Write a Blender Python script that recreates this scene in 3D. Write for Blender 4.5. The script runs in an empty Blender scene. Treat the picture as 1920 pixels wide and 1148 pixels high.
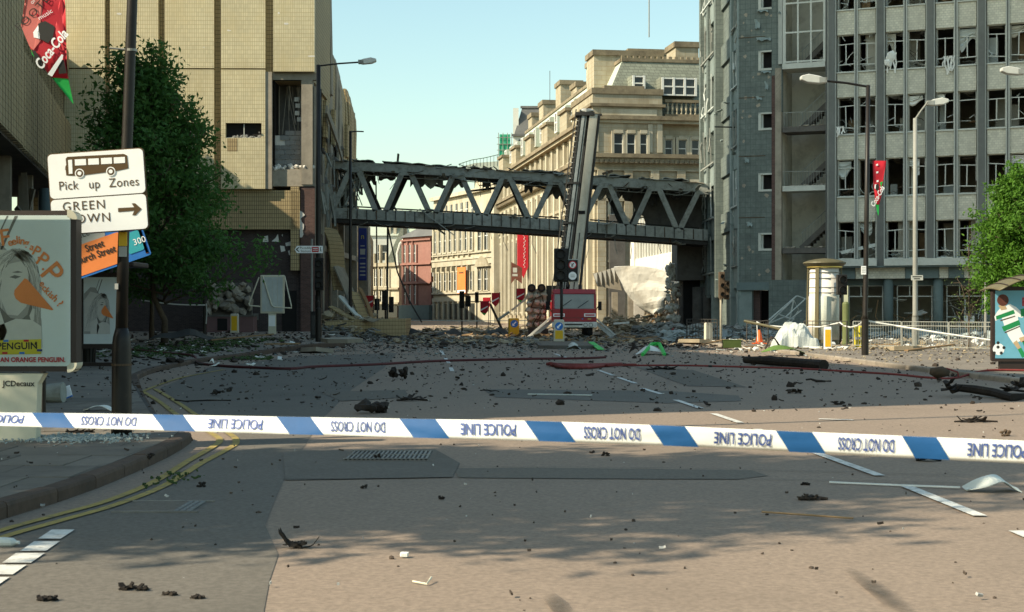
import bpy, bmesh, math, random
from mathutils import Vector, Matrix, noise
random.seed(11)
SC = bpy.context.scene; COL = SC.collection
R = math.radians
# ---------------------------------------------------------------- camera, sky, sun, exposure
F = 2667.0; HZ = 582.0; EYE = 1.6           # focal length in photo pixels, horizon row, eye height
cam_d = bpy.data.cameras.new('camera'); cam = bpy.data.objects.new('camera', cam_d); COL.objects.link(cam)
cam.location = (0, 0, EYE); cam.rotation_euler = (R(90), 0, 0)
cam_d.sensor_width = 36.0; cam_d.lens = 36.0 * F / 1920.0
cam_d.shift_y = (HZ - 574.0) / 1920.0
cam_d.clip_start = 0.05; cam_d.clip_end = 3000
cam_d.dof.use_dof = True; cam_d.dof.focus_distance = 70.0; cam_d.dof.aperture_fstop = 9.0
SC.camera = cam
SUN = Vector((1.0, 0.40, -0.80)).normalized()   # direction the light travels
wd = bpy.data.worlds.new('World'); SC.world = wd; wd.use_nodes = True
nt = wd.node_tree; nt.nodes.clear()
sky = nt.nodes.new('ShaderNodeTexSky'); sky.sky_type = 'NISHITA'; sky.sun_disc = False
sky.sun_elevation = math.asin(-SUN.z); sky.sun_rotation = math.atan2(-SUN.x, -SUN.y) % (2 * math.pi)
sky.air_density = 1.3; sky.dust_density = 1.2; sky.ozone_density = 2.2; sky.altitude = 60
bg = nt.nodes.new('ShaderNodeBackground'); bg.inputs[1].default_value = 0.135
wo = nt.nodes.new('ShaderNodeOutputWorld')
tint = nt.nodes.new('ShaderNodeMix'); tint.data_type = 'RGBA'; tint.blend_type = 'MULTIPLY'; tint.inputs[0].default_value = 1.0; tint.inputs[7].default_value = (1.0, 1.05, 0.88, 1)   # hazy summer sky, a little greener than the model's blue
nt.links.new(sky.outputs[0], tint.inputs[6]); nt.links.new(tint.outputs[2], bg.inputs[0]); nt.links.new(bg.outputs[0], wo.inputs[0])
sl = bpy.data.lights.new('sun', 'SUN'); sl.energy = 4.7; sl.angle = R(0.55); sl.color = (1.0, 0.88, 0.67)
so = bpy.data.objects.new('sun', sl); COL.objects.link(so); so.rotation_euler = SUN.to_track_quat('-Z', 'Y').to_euler()
so.location = (-60, -10, 60)
SC.view_settings.view_transform = 'Standard'; SC.view_settings.look = 'None'
SC.view_settings.exposure = 0.70; SC.view_settings.gamma = 1.0; SC.view_settings.use_curve_mapping = False
SC.render.engine = 'CYCLES'
SC.cycles.use_denoising = True
SC.cycles.max_bounces = 6; SC.cycles.diffuse_bounces = 3; SC.cycles.glossy_bounces = 3; SC.cycles.transparent_max_bounces = 12
SC.cycles.caustics_reflective = False; SC.cycles.caustics_refractive = False

# ---------------------------------------------------------------- photo pixel -> place helpers
def gx(px, Y): return (px - 960.0) / F * Y
def gz(py, Y): return EYE + (HZ - py) / F * Y
def P(px, py, Y): return Vector((gx(px, Y), Y, gz(py, Y)))
def G(px, py, z=0.0):
    Y = (EYE - z) * F / (py - HZ); return Vector((gx(px, Y), Y, z))

# ---------------------------------------------------------------- materials
MATS = {}
def mat(name, c, rough=0.85, var=0.12, scale=5.0, bump=0.15, metal=0.0, dirt=None, grid=None, stain=None, dirt2=None, spec=0.3, emit=None, oi=0.06, bdist=0.02):
    """procedural paint: colour c broken by two noises, optional dirt (colour, amount, scale), grid (w, h, mortar colour, width, offset)"""
    m = bpy.data.materials.new(name); m.use_nodes = True; MATS[name] = m
    t = m.node_tree; N = t.nodes; L = t.links; b = N['Principled BSDF']
    b.inputs['Roughness'].default_value = rough; b.inputs['Metallic'].default_value = metal
    b.inputs['Specular IOR Level'].default_value = spec
    tc = N.new('ShaderNodeTexCoord'); info = N.new('ShaderNodeObjectInfo')
    mul = N.new('ShaderNodeMath'); mul.operation = 'MULTIPLY'; mul.inputs[1].default_value = 37.0; L.new(info.outputs['Random'], mul.inputs[0])
    add = N.new('ShaderNodeVectorMath'); add.operation = 'ADD'; L.new(tc.outputs['Object'], add.inputs[0]); L.new(mul.outputs[0], add.inputs[1])
    V = add.outputs[0]
    def noi(s, d=6, ro=0.6, src=V):
        n = N.new('ShaderNodeTexNoise'); n.inputs['Scale'].default_value = s; n.inputs['Detail'].default_value = d
        n.inputs['Roughness'].default_value = ro; L.new(src, n.inputs['Vector']); return n.outputs['Fac']
    def rng(f, a, b_, lo, hi):
        r = N.new('ShaderNodeMapRange'); r.inputs[1].default_value = a; r.inputs[2].default_value = b_
        r.inputs[3].default_value = lo; r.inputs[4].default_value = hi; L.new(f, r.inputs[0]); return r.outputs[0]
    def mx(mode, fac, a, b_):
        x = N.new('ShaderNodeMix'); x.data_type = 'RGBA'; x.blend_type = mode
        if isinstance(fac, float): x.inputs[0].default_value = fac
        else: L.new(fac, x.inputs[0])
        for s, v in ((6, a), (7, b_)):
            if isinstance(v, tuple): x.inputs[s].default_value = (*v[:3], 1)
            else: L.new(v, x.inputs[s])
        return x.outputs[2]
    n1 = noi(scale, 8, 0.68); n2 = noi(scale * 0.13, 3)
    col = mx('MULTIPLY', 1.0, (c[0], c[1], c[2]), rng(n1, 0.25, 0.75, 1 - var, 1 + var))
    col = mx('MULTIPLY', 1.0, col, rng(n2, 0.3, 0.7, 1 - var * 0.8, 1 + var * 0.8))
    if oi: col = mx('MULTIPLY', 1.0, col, rng(info.outputs['Random'], 0, 1, 1 - oi, 1 + oi))
    hgt = n1
    if grid:
        gw, gh, mc, mw = grid[:4]; off = grid[4] if len(grid) > 4 else 0.0
        sx = N.new('ShaderNodeSeparateXYZ'); L.new(tc.outputs['Object'], sx.inputs[0])
        sm = N.new('ShaderNodeMath'); sm.operation = 'ADD'; L.new(sx.outputs[0], sm.inputs[0]); L.new(sx.outputs[1], sm.inputs[1])
        cb = N.new('ShaderNodeCombineXYZ'); L.new(sm.outputs[0], cb.inputs[0]); L.new(sx.outputs[2], cb.inputs[1])
        br = N.new('ShaderNodeTexBrick'); br.offset = off; br.squash = 1.0
        br.inputs['Scale'].default_value = 1.0; br.inputs['Brick Width'].default_value = gw; br.inputs['Row Height'].default_value = gh
        br.inputs['Mortar Size'].default_value = mw; br.inputs['Mortar Smooth'].default_value = 0.1; br.inputs['Bias'].default_value = 0.0
        tv = grid[5] if len(grid) > 5 else 0.1
        br.inputs['Color1'].default_value = (1 - tv, 1 - tv, 1 - tv, 1); br.inputs['Color2'].default_value = (1 + tv, 1 + tv, 1 + tv, 1)
        L.new(cb.outputs[0], br.inputs['Vector'])
        cc = mx('MULTIPLY', 1.0, col, br.outputs['Color'])
        col = mx('MIX', br.outputs['Fac'], cc, mc)
        hh = N.new('ShaderNodeMath'); hh.operation = 'SUBTRACT'; L.new(n1, hh.inputs[0]); L.new(br.outputs['Fac'], hh.inputs[1]); hgt = hh.outputs[0]
    if dirt:
        dc, da, ds = dirt[:3]; lo = dirt[3] if len(dirt) > 3 else 0.5
        n3 = noi(ds, 8, 0.7)
        col = mx('MIX', rng(n3, lo, lo + 0.18, 0.0, da), col, dc)
    if dirt2:
        n5 = noi(dirt2[2], 5, 0.6); col = mx('MIX', rng(n5, dirt2[3], dirt2[3] + 0.12, 0.0, dirt2[1]), col, dirt2[0])
    if stain:      # long vertical run-off marks
        mp = N.new('ShaderNodeMapping'); mp.inputs['Scale'].default_value = (stain[2], stain[2], stain[2] * 0.08); L.new(V, mp.inputs['Vector'])
        n4 = noi(1.0, 6, 0.65, mp.outputs[0]); col = mx('MIX', rng(n4, 0.48, 0.72, 0.0, stain[1]), col, stain[0])
    L.new(col, b.inputs['Base Color'])
    if bump:
        bp = N.new('ShaderNodeBump'); bp.inputs['Strength'].default_value = bump; bp.inputs['Distance'].default_value = bdist
        L.new(hgt, bp.inputs['Height']); L.new(bp.outputs[0], b.inputs['Normal'])
    if emit: b.inputs['Emission Color'].default_value = (*emit[0], 1); b.inputs['Emission Strength'].default_value = emit[1]
    return m
def leafmat(name, c, tr=0.35):
    m = mat(name, c, rough=0.6, var=0.35, scale=1.2, bump=0, spec=0.25, oi=0.1)
    t = m.node_tree; b = t.nodes['Principled BSDF']; out = t.nodes['Material Output']
    tl = t.nodes.new('ShaderNodeBsdfTranslucent'); src = b.inputs['Base Color'].links[0].from_socket
    t.links.new(src, tl.inputs[0]); ms = t.nodes.new('ShaderNodeMixShader'); ms.inputs[0].default_value = tr
    t.links.new(b.outputs[0], ms.inputs[1]); t.links.new(tl.outputs[0], ms.inputs[2]); t.links.new(ms.outputs[0], out.inputs[0]); return m
def glassmat(name, tint=(0.8, 0.9, 0.88), fac=0.25, rough=0.05):
    m = bpy.data.materials.new(name); m.use_nodes = True; MATS[name] = m; t = m.node_tree; N = t.nodes
    N.remove(N['Principled BSDF']); g = N.new('ShaderNodeBsdfGlossy'); g.inputs['Roughness'].default_value = rough
    tr = N.new('ShaderNodeBsdfTransparent'); tr.inputs[0].default_value = (*tint, 1)
    lw = N.new('ShaderNodeLayerWeight'); lw.inputs[0].default_value = fac
    ms = N.new('ShaderNodeMixShader'); t.links.new(lw.outputs['Fresnel'], ms.inputs[0]); t.links.new(tr.outputs[0], ms.inputs[1]); t.links.new(g.outputs[0], ms.inputs[2])
    t.links.new(ms.outputs[0], N['Material Output'].inputs[0]); return m

# ---------------------------------------------------------------- mesh builder
class MB:
    def __init__(s): s.v = []; s.f = []
    def add(s, vs, fs):
        o = len(s.v); s.v += [Vector(v) for v in vs]; s.f += [tuple(i + o for i in f) for f in fs]; return s
    def box(s, x0, x1, y0, y1, z0, z1, M=None):
        vs = [Vector(p) for p in ((x0,y0,z0),(x1,y0,z0),(x1,y1,z0),(x0,y1,z0),(x0,y0,z1),(x1,y0,z1),(x1,y1,z1),(x0,y1,z1))]
        if M: vs = [M @ v for v in vs]
        return s.add(vs, [(0,3,2,1),(4,5,6,7),(0,1,5,4),(1,2,6,5),(2,3,7,6),(3,0,4,7)])
    def bar(s, p, q, w, h=None, up=(0,0,1)):
        p = Vector(p); q = Vector(q); h = h or w; d = (q - p).normalized(); u = Vector(up)
        if abs(d.dot(u)) > 0.98: u = Vector((0,1,0))
        a = d.cross(u).normalized() * w / 2; b = a.cross(d).normalized() * h / 2
        vs = [p-a-b, p+a-b, p+a+b, p-a+b, q-a-b, q+a-b, q+a+b, q-a+b]
        return s.add(vs, [(0,3,2,1),(4,5,6,7),(0,1,5,4),(1,2,6,5),(2,3,7,6),(3,0,4,7)])
    def tube(s, pts, r, n=8, cap=True):
        pts = [Vector(p) for p in pts]; rs = r if isinstance(r, (list, tuple)) else [r] * len(pts); vs = []; fs = []
        prev = None
        for i, p in enumerate(pts):
            d = (pts[min(i+1, len(pts)-1)] - pts[max(i-1, 0)]).normalized()
            if prev is None: u = Vector((0,0,1)) if abs(d.z) < 0.9 else Vector((1,0,0))
            else: u = prev
            a = d.cross(u).normalized(); b = a.cross(d).normalized(); prev = b
            for k in range(n):
                t = 2 * math.pi * k / n; vs.append(p + (a * math.cos(t) + b * math.sin(t)) * rs[i])
        for i in range(len(pts) - 1):
            for k in range(n):
                k2 = (k + 1) % n; fs.append((i*n+k, i*n+k2, (i+1)*n+k2, (i+1)*n+k))
        if cap: fs.append(tuple(range(n))[::-1]); fs.append(tuple((len(pts)-1)*n + k for k in range(n)))
        return s.add(vs, fs)
    def lathe(s, prof, n=20, c=(0,0,0), cap=True):
        c = Vector(c); vs = []; fs = []
        for r, z in prof:
            for k in range(n):
                t = 2 * math.pi * k / n; vs.append(c + Vector((r*math.cos(t), r*math.sin(t), z)))
        for i in range(len(prof) - 1):
            for k in range(n):
                k2 = (k+1) % n; fs.append((i*n+k, i*n+k2, (i+1)*n+k2, (i+1)*n+k))
        if cap: fs.append(tuple(range(n))[::-1]); fs.append(tuple((len(prof)-1)*n + k for k in range(n)))
        return s.add(vs, fs)
    def prism(s, pts, a, b, ax='y', M=None):
        """polygon (2-D) pushed from a to b along ax; ax y: pts are (x,z); ax z: (x,y); ax x: (y,z)"""
        f = {'y': lambda p, d: (p[0], d, p[1]), 'z': lambda p, d: (p[0], p[1], d), 'x': lambda p, d: (d, p[0], p[1])}[ax]
        n = len(pts); vs = [Vector(f(p, a)) for p in pts] + [Vector(f(p, b)) for p in pts]
        if M: vs = [M @ v for v in vs]
        return s.add(vs, [tuple(range(n)), tuple(range(2*n-1, n-1, -1))] + [(i, n+i, n+(i+1) % n, (i+1) % n) for i in range(n)])
    def quad(s, a, b, c, d): return s.add([a, b, c, d], [(0,1,2,3)])
    def rock(s, c, sz, seed=None, jit=0.35):
        rd = random.Random(seed) if seed is not None else random
        ph = (1 + 5 ** 0.5) / 2; V = []
        for a, b in ((1, ph), (-1, ph), (1, -ph), (-1, -ph)):
            V += [(0, a, b), (a, b, 0), (b, 0, a)]
        q = Matrix.Rotation(rd.random() * 6.28, 3, 'Z') @ Matrix.Rotation(rd.uniform(-.4, .4), 3, 'X')
        vs = []
        for v in V:
            w = q @ (Vector(v) / 1.9 * (1 + rd.uniform(-jit, jit)))
            vs.append(Vector((c[0] + w.x * sz[0], c[1] + w.y * sz[1], c[2] + w.z * sz[2])))
        return s.add(vs, HULL)
    def shard(s, c, L, w, th, seed=None, curl=0.3):
        """bent plate fragment lying about c"""
        rd = random.Random(seed) if seed is not None else random
        q = Matrix.Translation(Vector(c)) @ Matrix.Rotation(rd.random() * 6.28, 4, 'Z') @ Matrix.Rotation(rd.uniform(-.35, .35), 4, 'X') @ Matrix.Rotation(rd.uniform(-.35, .35), 4, 'Y')
        n = 4; top = []; bot = []
        for i in range(n):
            t = i / (n - 1) - 0.5; zz = curl * L * (t * t) * rd.uniform(.3, 1.5)
            for j in (-.5, .5):
                p = Vector((t * L, j * w * rd.uniform(.45, 1.1), zz + rd.uniform(-.02, .02) * L)); top.append(q @ (p + Vector((0, 0, th)))); bot.append(q @ p)
        vs = top + bot; k = 2 * n; fs = []
        for i in range(n - 1):
            a = 2 * i; fs += [(a, a+2, a+3, a+1), (k+a, k+a+1, k+a+3, k+a+2), (a, k+a, k+a+2, a+2), (a+1, a+3, k+a+3, k+a+1)]
        fs += [(0, 1, k+1, k), (k-2, 2*k-2, 2*k-1, k-1)]
        return s.add(vs, fs)
    def sheet(s, fn, nu, nv, th=0.0):
        """surface fn(u,v) -> point, closed with thickness th along -normal estimate"""
        vs = []
        for j in range(nv + 1):
            for i in range(nu + 1): vs.append(Vector(fn(i / nu, j / nv)))
        W = nu + 1; fs = [(j*W+i, j*W+i+1, (j+1)*W+i+1, (j+1)*W+i) for j in range(nv) for i in range(nu)]
        if th:
            n = len(vs); nor = [Vector((0,0,0)) for _ in vs]
            for f in fs:
                m_ = (vs[f[1]] - vs[f[0]]).cross(vs[f[3]] - vs[f[0]])
                for i in f: nor[i] += m_
            vs += [vs[i] - nor[i].normalized() * th for i in range(n)]
            fs += [tuple(n + i for i in reversed(f)) for f in fs]
            rim = [i for i in range(nu + 1)] + [j*W+nu for j in range(1, nv + 1)] + [nv*W+i for i in range(nu-1, -1, -1)] + [j*W for j in range(nv-1, 0, -1)]
            for a, b in zip(rim, rim[1:] + rim[:1]): fs.append((b, a, n + a, n + b))
        return s.add(vs, fs)
    def build(s, name, m, parent=None, world=False, smooth=False, loc=None, bevel=0.0, kind=None):
        me = bpy.data.meshes.new(name); vs = s.v
        if world and parent is not None:
            iv = parent.matrix_basis.inverted(); vs = [iv @ v for v in vs]
        me.from_pydata([tuple(v) for v in vs], [], s.f); me.validate(); me.update()
        me.materials.append(MATS[m] if isinstance(m, str) else m)
        if smooth: me.shade_smooth()
        o = bpy.data.objects.new(name, me); COL.objects.link(o)
        if parent is not None: o.parent = parent
        if loc is not None: o.location = loc
        if bevel:
            bv = o.modifiers.new('bevel', 'BEVEL'); bv.width = bevel; bv.segments = 2; bv.limit_method = 'ANGLE'
        if kind: o['kind'] = kind
        return o
from mathutils.geometry import convex_hull_2d
def _hull():
    ph = (1 + 5 ** 0.5) / 2; V = []
    for a, b in ((1, ph), (-1, ph), (1, -ph), (-1, -ph)): V += [(0, a, b), (a, b, 0), (b, 0, a)]
    bm = bmesh.new(); vv = [bm.verts.new(v) for v in V]; bm.verts.ensure_lookup_table(); bm.verts.index_update()
    bmesh.ops.convex_hull(bm, input=vv); fs = [tuple(v.index for v in f.verts) for f in bm.faces]; bm.free(); return fs
HULL = _hull()
def tag(o, label, cat, group=None):
    o['label'] = label; o['category'] = cat
    if group: o['group'] = group
    return o
def thing(name, label, cat, loc=(0,0,0), rz=0.0, group=None):
    o = bpy.data.objects.new(name, None); COL.objects.link(o); o.empty_display_size = 0.2
    o.location = loc; o.rotation_euler = (0, 0, rz); o.matrix_basis = Matrix.Translation(Vector(loc)) @ Matrix.Rotation(rz, 4, 'Z')
    o['kind'] = 'thing'; return tag(o, label, cat, group)
def dup(root, loc=None, rz=None, label=None):
    r = root.copy(); COL.objects.link(r)
    if loc is not None: r.location = loc
    if rz is not None: r.rotation_euler = (0, 0, rz)
    if label: r['label'] = label
    for ch in root.children:
        c = ch.copy(); COL.objects.link(c); c.parent = r
        for g in ch.children:
            d = g.copy(); COL.objects.link(d); d.parent = c
    return r
def struct(o): o['kind'] = 'structure'; return o
def text_verts(s, size=1.0, align='CENTER', bold=0.0, sx=1.0, shear=0.0, space=1.0):
    """(verts2d, faces) of a word laid flat, using Blender's own built-in font"""
    cu = bpy.data.curves.new('t', 'FONT'); cu.body = s; cu.size = size; cu.align_x = align; cu.align_y = 'CENTER'; cu.offset = bold; cu.shear = shear
    cu.resolution_u = 3; cu.space_character = space
    ob = bpy.data.objects.new('t', cu); COL.objects.link(ob)
    dg = bpy.context.evaluated_depsgraph_get(); me = bpy.data.meshes.new_from_object(ob.evaluated_get(dg))
    vs = [(v.co.x * sx, v.co.y) for v in me.vertices]; fs = [tuple(p.vertices) for p in me.polygons]
    bpy.data.objects.remove(ob); bpy.data.curves.remove(cu); bpy.data.meshes.remove(me)
    return vs, fs
def word(s, name, m, parent, org, ux, uz, size, off=0.004, **k):
    """word printed on the plane org + x*ux + y*uz (parent space), lifted off along the facing normal"""
    vs, fs = text_verts(s, size, **k); ux = Vector(ux).normalized(); uz = Vector(uz).normalized(); n = ux.cross(uz)
    mb = MB(); mb.add([Vector(org) + ux * x + uz * y + n * off for x, y in vs], fs); return mb.build(name, m, parent)
def flat(pts, org, ux, uz, off, mb=None):
    mb = mb or MB(); ux = Vector(ux); uz = Vector(uz); n = ux.cross(uz)
    mb.add([Vector(org) + ux * x + uz * y + n * off for x, y in pts], [tuple(range(len(pts)))]); return mb
def circ(cx, cy, r, n=20, a0=0, a1=360, ry=None):
    return [(cx + r * math.cos(R(a0 + (a1-a0) * i / n)), cy + (ry or r) * math.sin(R(a0 + (a1-a0) * i / n))) for i in range(n)]
def lerp(tab, x):
    for (a, p), (b, q) in zip(tab, tab[1:]):
        if x <= b: t = (x - a) / (b - a); return p + (q - p) * max(0, t)
    return tab[-1][1]
# ---------------------------------------------------------------- palette
mat('asphalt', (0.25, 0.192, 0.145), 0.93, 0.26, 190, 0.22, dirt=((0.18, 0.14, 0.105), 0.4, 0.35, 0.5), dirt2=((0.15, 0.12, 0.09), 0.3, 0.09, 0.52), oi=0, bdist=0.01)
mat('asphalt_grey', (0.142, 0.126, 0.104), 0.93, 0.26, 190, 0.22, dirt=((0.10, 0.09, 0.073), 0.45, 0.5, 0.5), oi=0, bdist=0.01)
mat('asphalt_dark', (0.135, 0.116, 0.092), 0.93, 0.26, 190, 0.22, dirt2=((0.15, 0.13, 0.1), 0.45, 2.5, 0.54), oi=0.1, bdist=0.008)
mat('earth', (0.13, 0.12, 0.10), 0.95, 0.2, 0.6, 0.2, oi=0)
mat('paving', (0.165, 0.145, 0.118), 0.92, 0.14, 9, 0.25, dirt=((0.07, 0.065, 0.058), 0.55, 1.3, 0.5), oi=0.13, bdist=0.006)
mat('paving_base', (0.075, 0.068, 0.06), 0.95, 0.2, 8, 0.3, oi=0)
mat('paving_far', (0.20, 0.172, 0.14), 0.92, 0.2, 3, 0.3, dirt=((0.09, 0.08, 0.07), 0.6, 0.7, 0.5), oi=0)
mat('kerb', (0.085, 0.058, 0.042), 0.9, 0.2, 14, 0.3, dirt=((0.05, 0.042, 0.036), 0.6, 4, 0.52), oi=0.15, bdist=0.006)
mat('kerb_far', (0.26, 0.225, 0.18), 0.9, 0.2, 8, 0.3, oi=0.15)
mat('white_paint', (0.62, 0.61, 0.56), 0.8, 0.12, 16, 0.1, dirt=((0.17, 0.15, 0.125), 0.75, 9, 0.5))
mat('yellow_paint', (0.34, 0.255, 0.075), 0.85, 0.15, 16, 0.1, dirt=((0.12, 0.105, 0.08), 0.8, 8, 0.5))
mat('iron', (0.20, 0.19, 0.17), 0.6, 0.25, 12, 0.2, metal=0.6)
mat('tile_yellow', (0.58, 0.515, 0.33), 0.6, 0.10, 2.0, 0.2, grid=(0.125, 0.235, (0.36, 0.29, 0.15), 0.010, 0.0, 0.06), stain=((0.46, 0.37, 0.19), 0.55, 0.8), dirt=((0.50, 0.41, 0.22), 0.5, 0.5, 0.5), spec=0.4, oi=0.05)
mat('tile_wing', (0.40, 0.315, 0.185), 0.7, 0.08, 2.5, 0.2, grid=(0.18, 0.27, (0.16, 0.125, 0.07), 0.015, 0.0, 0.04), oi=0.07)
mat('tile_tan', (0.42, 0.32, 0.165), 0.7, 0.1, 2.5, 0.2, grid=(0.125, 0.235, (0.13, 0.095, 0.05), 0.014, 0.0, 0.05), oi=0.05)
mat('concrete', (0.33, 0.29, 0.225), 0.93, 0.16, 3, 0.3, dirt=((0.17, 0.15, 0.12), 0.6, 1.1, 0.5), stain=((0.2, 0.175, 0.14), 0.6, 1.5))
mat('concrete_pale', (0.64, 0.62, 0.55), 0.93, 0.13, 2.2, 0.35, dirt=((0.36, 0.31, 0.23), 0.6, 0.6, 0.52), stain=((0.4, 0.35, 0.26), 0.5, 0.8))
mat('concrete_dark', (0.13, 0.12, 0.105), 0.93, 0.2, 3, 0.3, dirt=((0.06, 0.055, 0.05), 0.6, 1.3, 0.5))
mat('block_grey', (0.21, 0.215, 0.205), 0.95, 0.15, 6, 0.3, oi=0.12)
mat('brick_brown', (0.062, 0.045, 0.043), 0.9, 0.2, 5, 0.3, grid=(0.22, 0.075, (0.09, 0.08, 0.07), 0.008, 0.5, 0.2))
mat('brick_maroon', (0.10, 0.055, 0.045), 0.9, 0.2, 5, 0.3, grid=(0.22, 0.075, (0.12, 0.09, 0.08), 0.008, 0.5, 0.2), oi=0.1)
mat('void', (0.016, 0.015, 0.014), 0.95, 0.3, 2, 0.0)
mat('plaster_white', (0.66, 0.63, 0.56), 0.95, 0.1, 5, 0.2)
mat('slate_pilaster', (0.135, 0.14, 0.128), 0.7, 0.15, 4, 0.15, stain=((0.16, 0.17, 0.16), 0.6, 1.6), oi=0.1)
mat('fin_grey', (0.42, 0.43, 0.385), 0.6, 0.1, 4, 0.1, oi=0.05)
mat('mosaic', (0.60, 0.575, 0.465), 0.9, 0.10, 4, 0.25, grid=(0.19, 0.13, (0.46, 0.44, 0.36), 0.010, 0.5, 0.10), dirt=((0.40, 0.38, 0.31), 0.55, 2.2, 0.5), oi=0.06)
mat('frame_pale', (0.55, 0.56, 0.50), 0.6, 0.1, 6, 0.05, oi=0.08)
mat('sill_pale', (0.52, 0.53, 0.47), 0.75, 0.12, 6, 0.1, oi=0.05)
mat('room_wall', (0.40, 0.38, 0.31), 0.95, 0.15, 1.5, 0.1, oi=0.2)
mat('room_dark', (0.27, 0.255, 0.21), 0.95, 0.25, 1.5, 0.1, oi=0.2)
mat('stair_wall', (0.60, 0.57, 0.47), 0.95, 0.1, 1.5, 0.15, dirt=((0.25, 0.22, 0.17), 0.6, 0.8, 0.5))
mat('mosaic_blue', (0.135, 0.16, 0.143), 0.75, 0.24, 4, 0.2, grid=(0.3, 0.3, (0.07, 0.09, 0.088), 0.008, 0.0, 0.05), dirt=((0.26, 0.29, 0.25), 0.6, 2.4, 0.58), oi=0.05)
mat('mosaic_light', (0.23, 0.275, 0.255), 0.8, 0.14, 4, 0.2, dirt=((0.09, 0.12, 0.115), 0.6, 2.0, 0.52), oi=0.1)
mat('fascia_blue', (0.125, 0.165, 0.16), 0.75, 0.14, 3, 0.15, dirt=((0.07, 0.09, 0.088), 0.6, 1.5, 0.52), oi=0.1)
mat('steel_grey', (0.29, 0.30, 0.265), 0.8, 0.2, 5, 0.25, dirt=((0.085, 0.075, 0.06), 0.65, 2.0, 0.5), stain=((0.27, 0.28, 0.25), 0.5, 2.2), oi=0.1)
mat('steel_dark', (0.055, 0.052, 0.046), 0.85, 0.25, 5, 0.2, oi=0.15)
mat('rust', (0.085, 0.058, 0.036), 0.9, 0.3, 8, 0.3, oi=0.2)
mat('sandstone', (0.39, 0.35, 0.255), 0.93, 0.12, 1.6, 0.25, grid=(0.9, 0.42, (0.33, 0.25, 0.145), 0.015, 0.5, 0.07), stain=((0.20, 0.16, 0.10), 0.7, 0.9), dirt=((0.28, 0.23, 0.145), 0.6, 0.35, 0.48), oi=0.05)
mat('sandstone_dark', (0.23, 0.19, 0.125), 0.95, 0.2, 1.5, 0.3, dirt=((0.10, 0.08, 0.055), 0.7, 0.9, 0.47), oi=0.1)
mat('sandstone_cream', (0.48, 0.44, 0.335), 0.93, 0.14, 1.5, 0.2, stain=((0.28, 0.23, 0.145), 0.65, 0.9), dirt=((0.36, 0.3, 0.19), 0.6, 0.4, 0.5), oi=0.05)
mat('slate_roof', (0.22, 0.235, 0.185), 0.85, 0.14, 2, 0.3, grid=(0.5, 0.28, (0.12, 0.125, 0.1), 0.02, 0.5, 0.13), oi=0.06)
mat('lead_roof', (0.42, 0.46, 0.385), 0.8, 0.1, 1, 0.1)
mat('slate_dark', (0.12, 0.12, 0.115), 0.85, 0.2, 2, 0.3, oi=0.1)
mat('brick_red', (0.29, 0.145, 0.115), 0.9, 0.15, 2, 0.2, stain=((0.24, 0.09, 0.07), 0.5, 1.0), oi=0.08)
mat('window_white', (0.72, 0.72, 0.66), 0.6, 0.06, 4, 0.0)
mat('window_dark', (0.035, 0.038, 0.036), 0.25, 0.3, 0.8, 0.0, spec=0.6, oi=0.4)
mat('pale_render', (0.62, 0.62, 0.55), 0.9, 0.1, 1, 0.1)
mat('green_net', (0.05, 0.36, 0.20), 0.9, 0.25, 3, 0.3)
mat('post_black', (0.018, 0.015, 0.012), 0.45, 0.3, 6, 0.15, spec=0.3, dirt=((0.045, 0.032, 0.02), 0.5, 4, 0.55), oi=0.1)
mat('post_silver', (0.25, 0.25, 0.22), 0.55, 0.12, 5, 0.1)
mat('lamp_glass', (0.52, 0.52, 0.47), 0.3, 0.1, 6, 0.05, spec=0.6)
mat('sign_white', (0.93, 0.93, 0.90), 0.5, 0.03, 4, 0.0, oi=0)
mat('sign_black', (0.03, 0.028, 0.022), 0.6, 0.1, 4, 0.0, oi=0)
mat('sign_brown', (0.10, 0.058, 0.022), 0.6, 0.1, 4, 0.0, oi=0)
mat('sign_orange', (0.80, 0.24, 0.065), 0.55, 0.08, 4, 0.0, oi=0)
mat('sign_blue', (0.03, 0.18, 0.55), 0.5, 0.08, 4, 0.0, oi=0)
mat('sign_teal', (0.04, 0.36, 0.42), 0.5, 0.08, 4, 0.0, oi=0)
mat('sign_navy', (0.03, 0.045, 0.20), 0.55, 0.1, 4, 0.0, oi=0)
mat('sign_red', (0.50, 0.025, 0.03), 0.55, 0.1, 4, 0.0, oi=0)
mat('sign_grey', (0.42, 0.42, 0.38), 0.6, 0.1, 4, 0.0, oi=0)
mat('tape_white', (0.70, 0.71, 0.67), 0.5, 0.04, 9, 0.1, spec=0.5, oi=0)
mat('tape_blue', (0.010, 0.075, 0.21), 0.6, 0.08, 9, 0.1, spec=0.25, oi=0)
mat('tape_ink', (0.05, 0.085, 0.25), 0.5, 0.1, 9, 0.0, oi=0)
mat('red_paint', (0.36, 0.012, 0.022), 0.35, 0.1, 3, 0.05, spec=0.5, dirt=((0.2, 0.06, 0.05), 0.4, 2.0, 0.55))
mat('white_metal', (0.62, 0.61, 0.55), 0.5, 0.12, 5, 0.08, dirt=((0.3, 0.26, 0.2), 0.6, 3, 0.55))
mat('cream_metal', (0.50, 0.46, 0.36), 0.55, 0.12, 3, 0.1, dirt=((0.33, 0.27, 0.19), 0.6, 1.6, 0.53), stain=((0.3, 0.25, 0.17), 0.5, 2.5))
mat('boom_metal', (0.34, 0.345, 0.31), 0.5, 0.2, 4, 0.1, metal=0.3, dirt=((0.1, 0.09, 0.075), 0.7, 2.5, 0.5))
mat('windscreen', (0.20, 0.19, 0.15), 0.12, 0.35, 0.9, 0.0, spec=0.8)  # beige reflection on the glass is put into the base colour
mat('rubber', (0.018, 0.018, 0.018), 0.8, 0.2, 6, 0.1)
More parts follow.
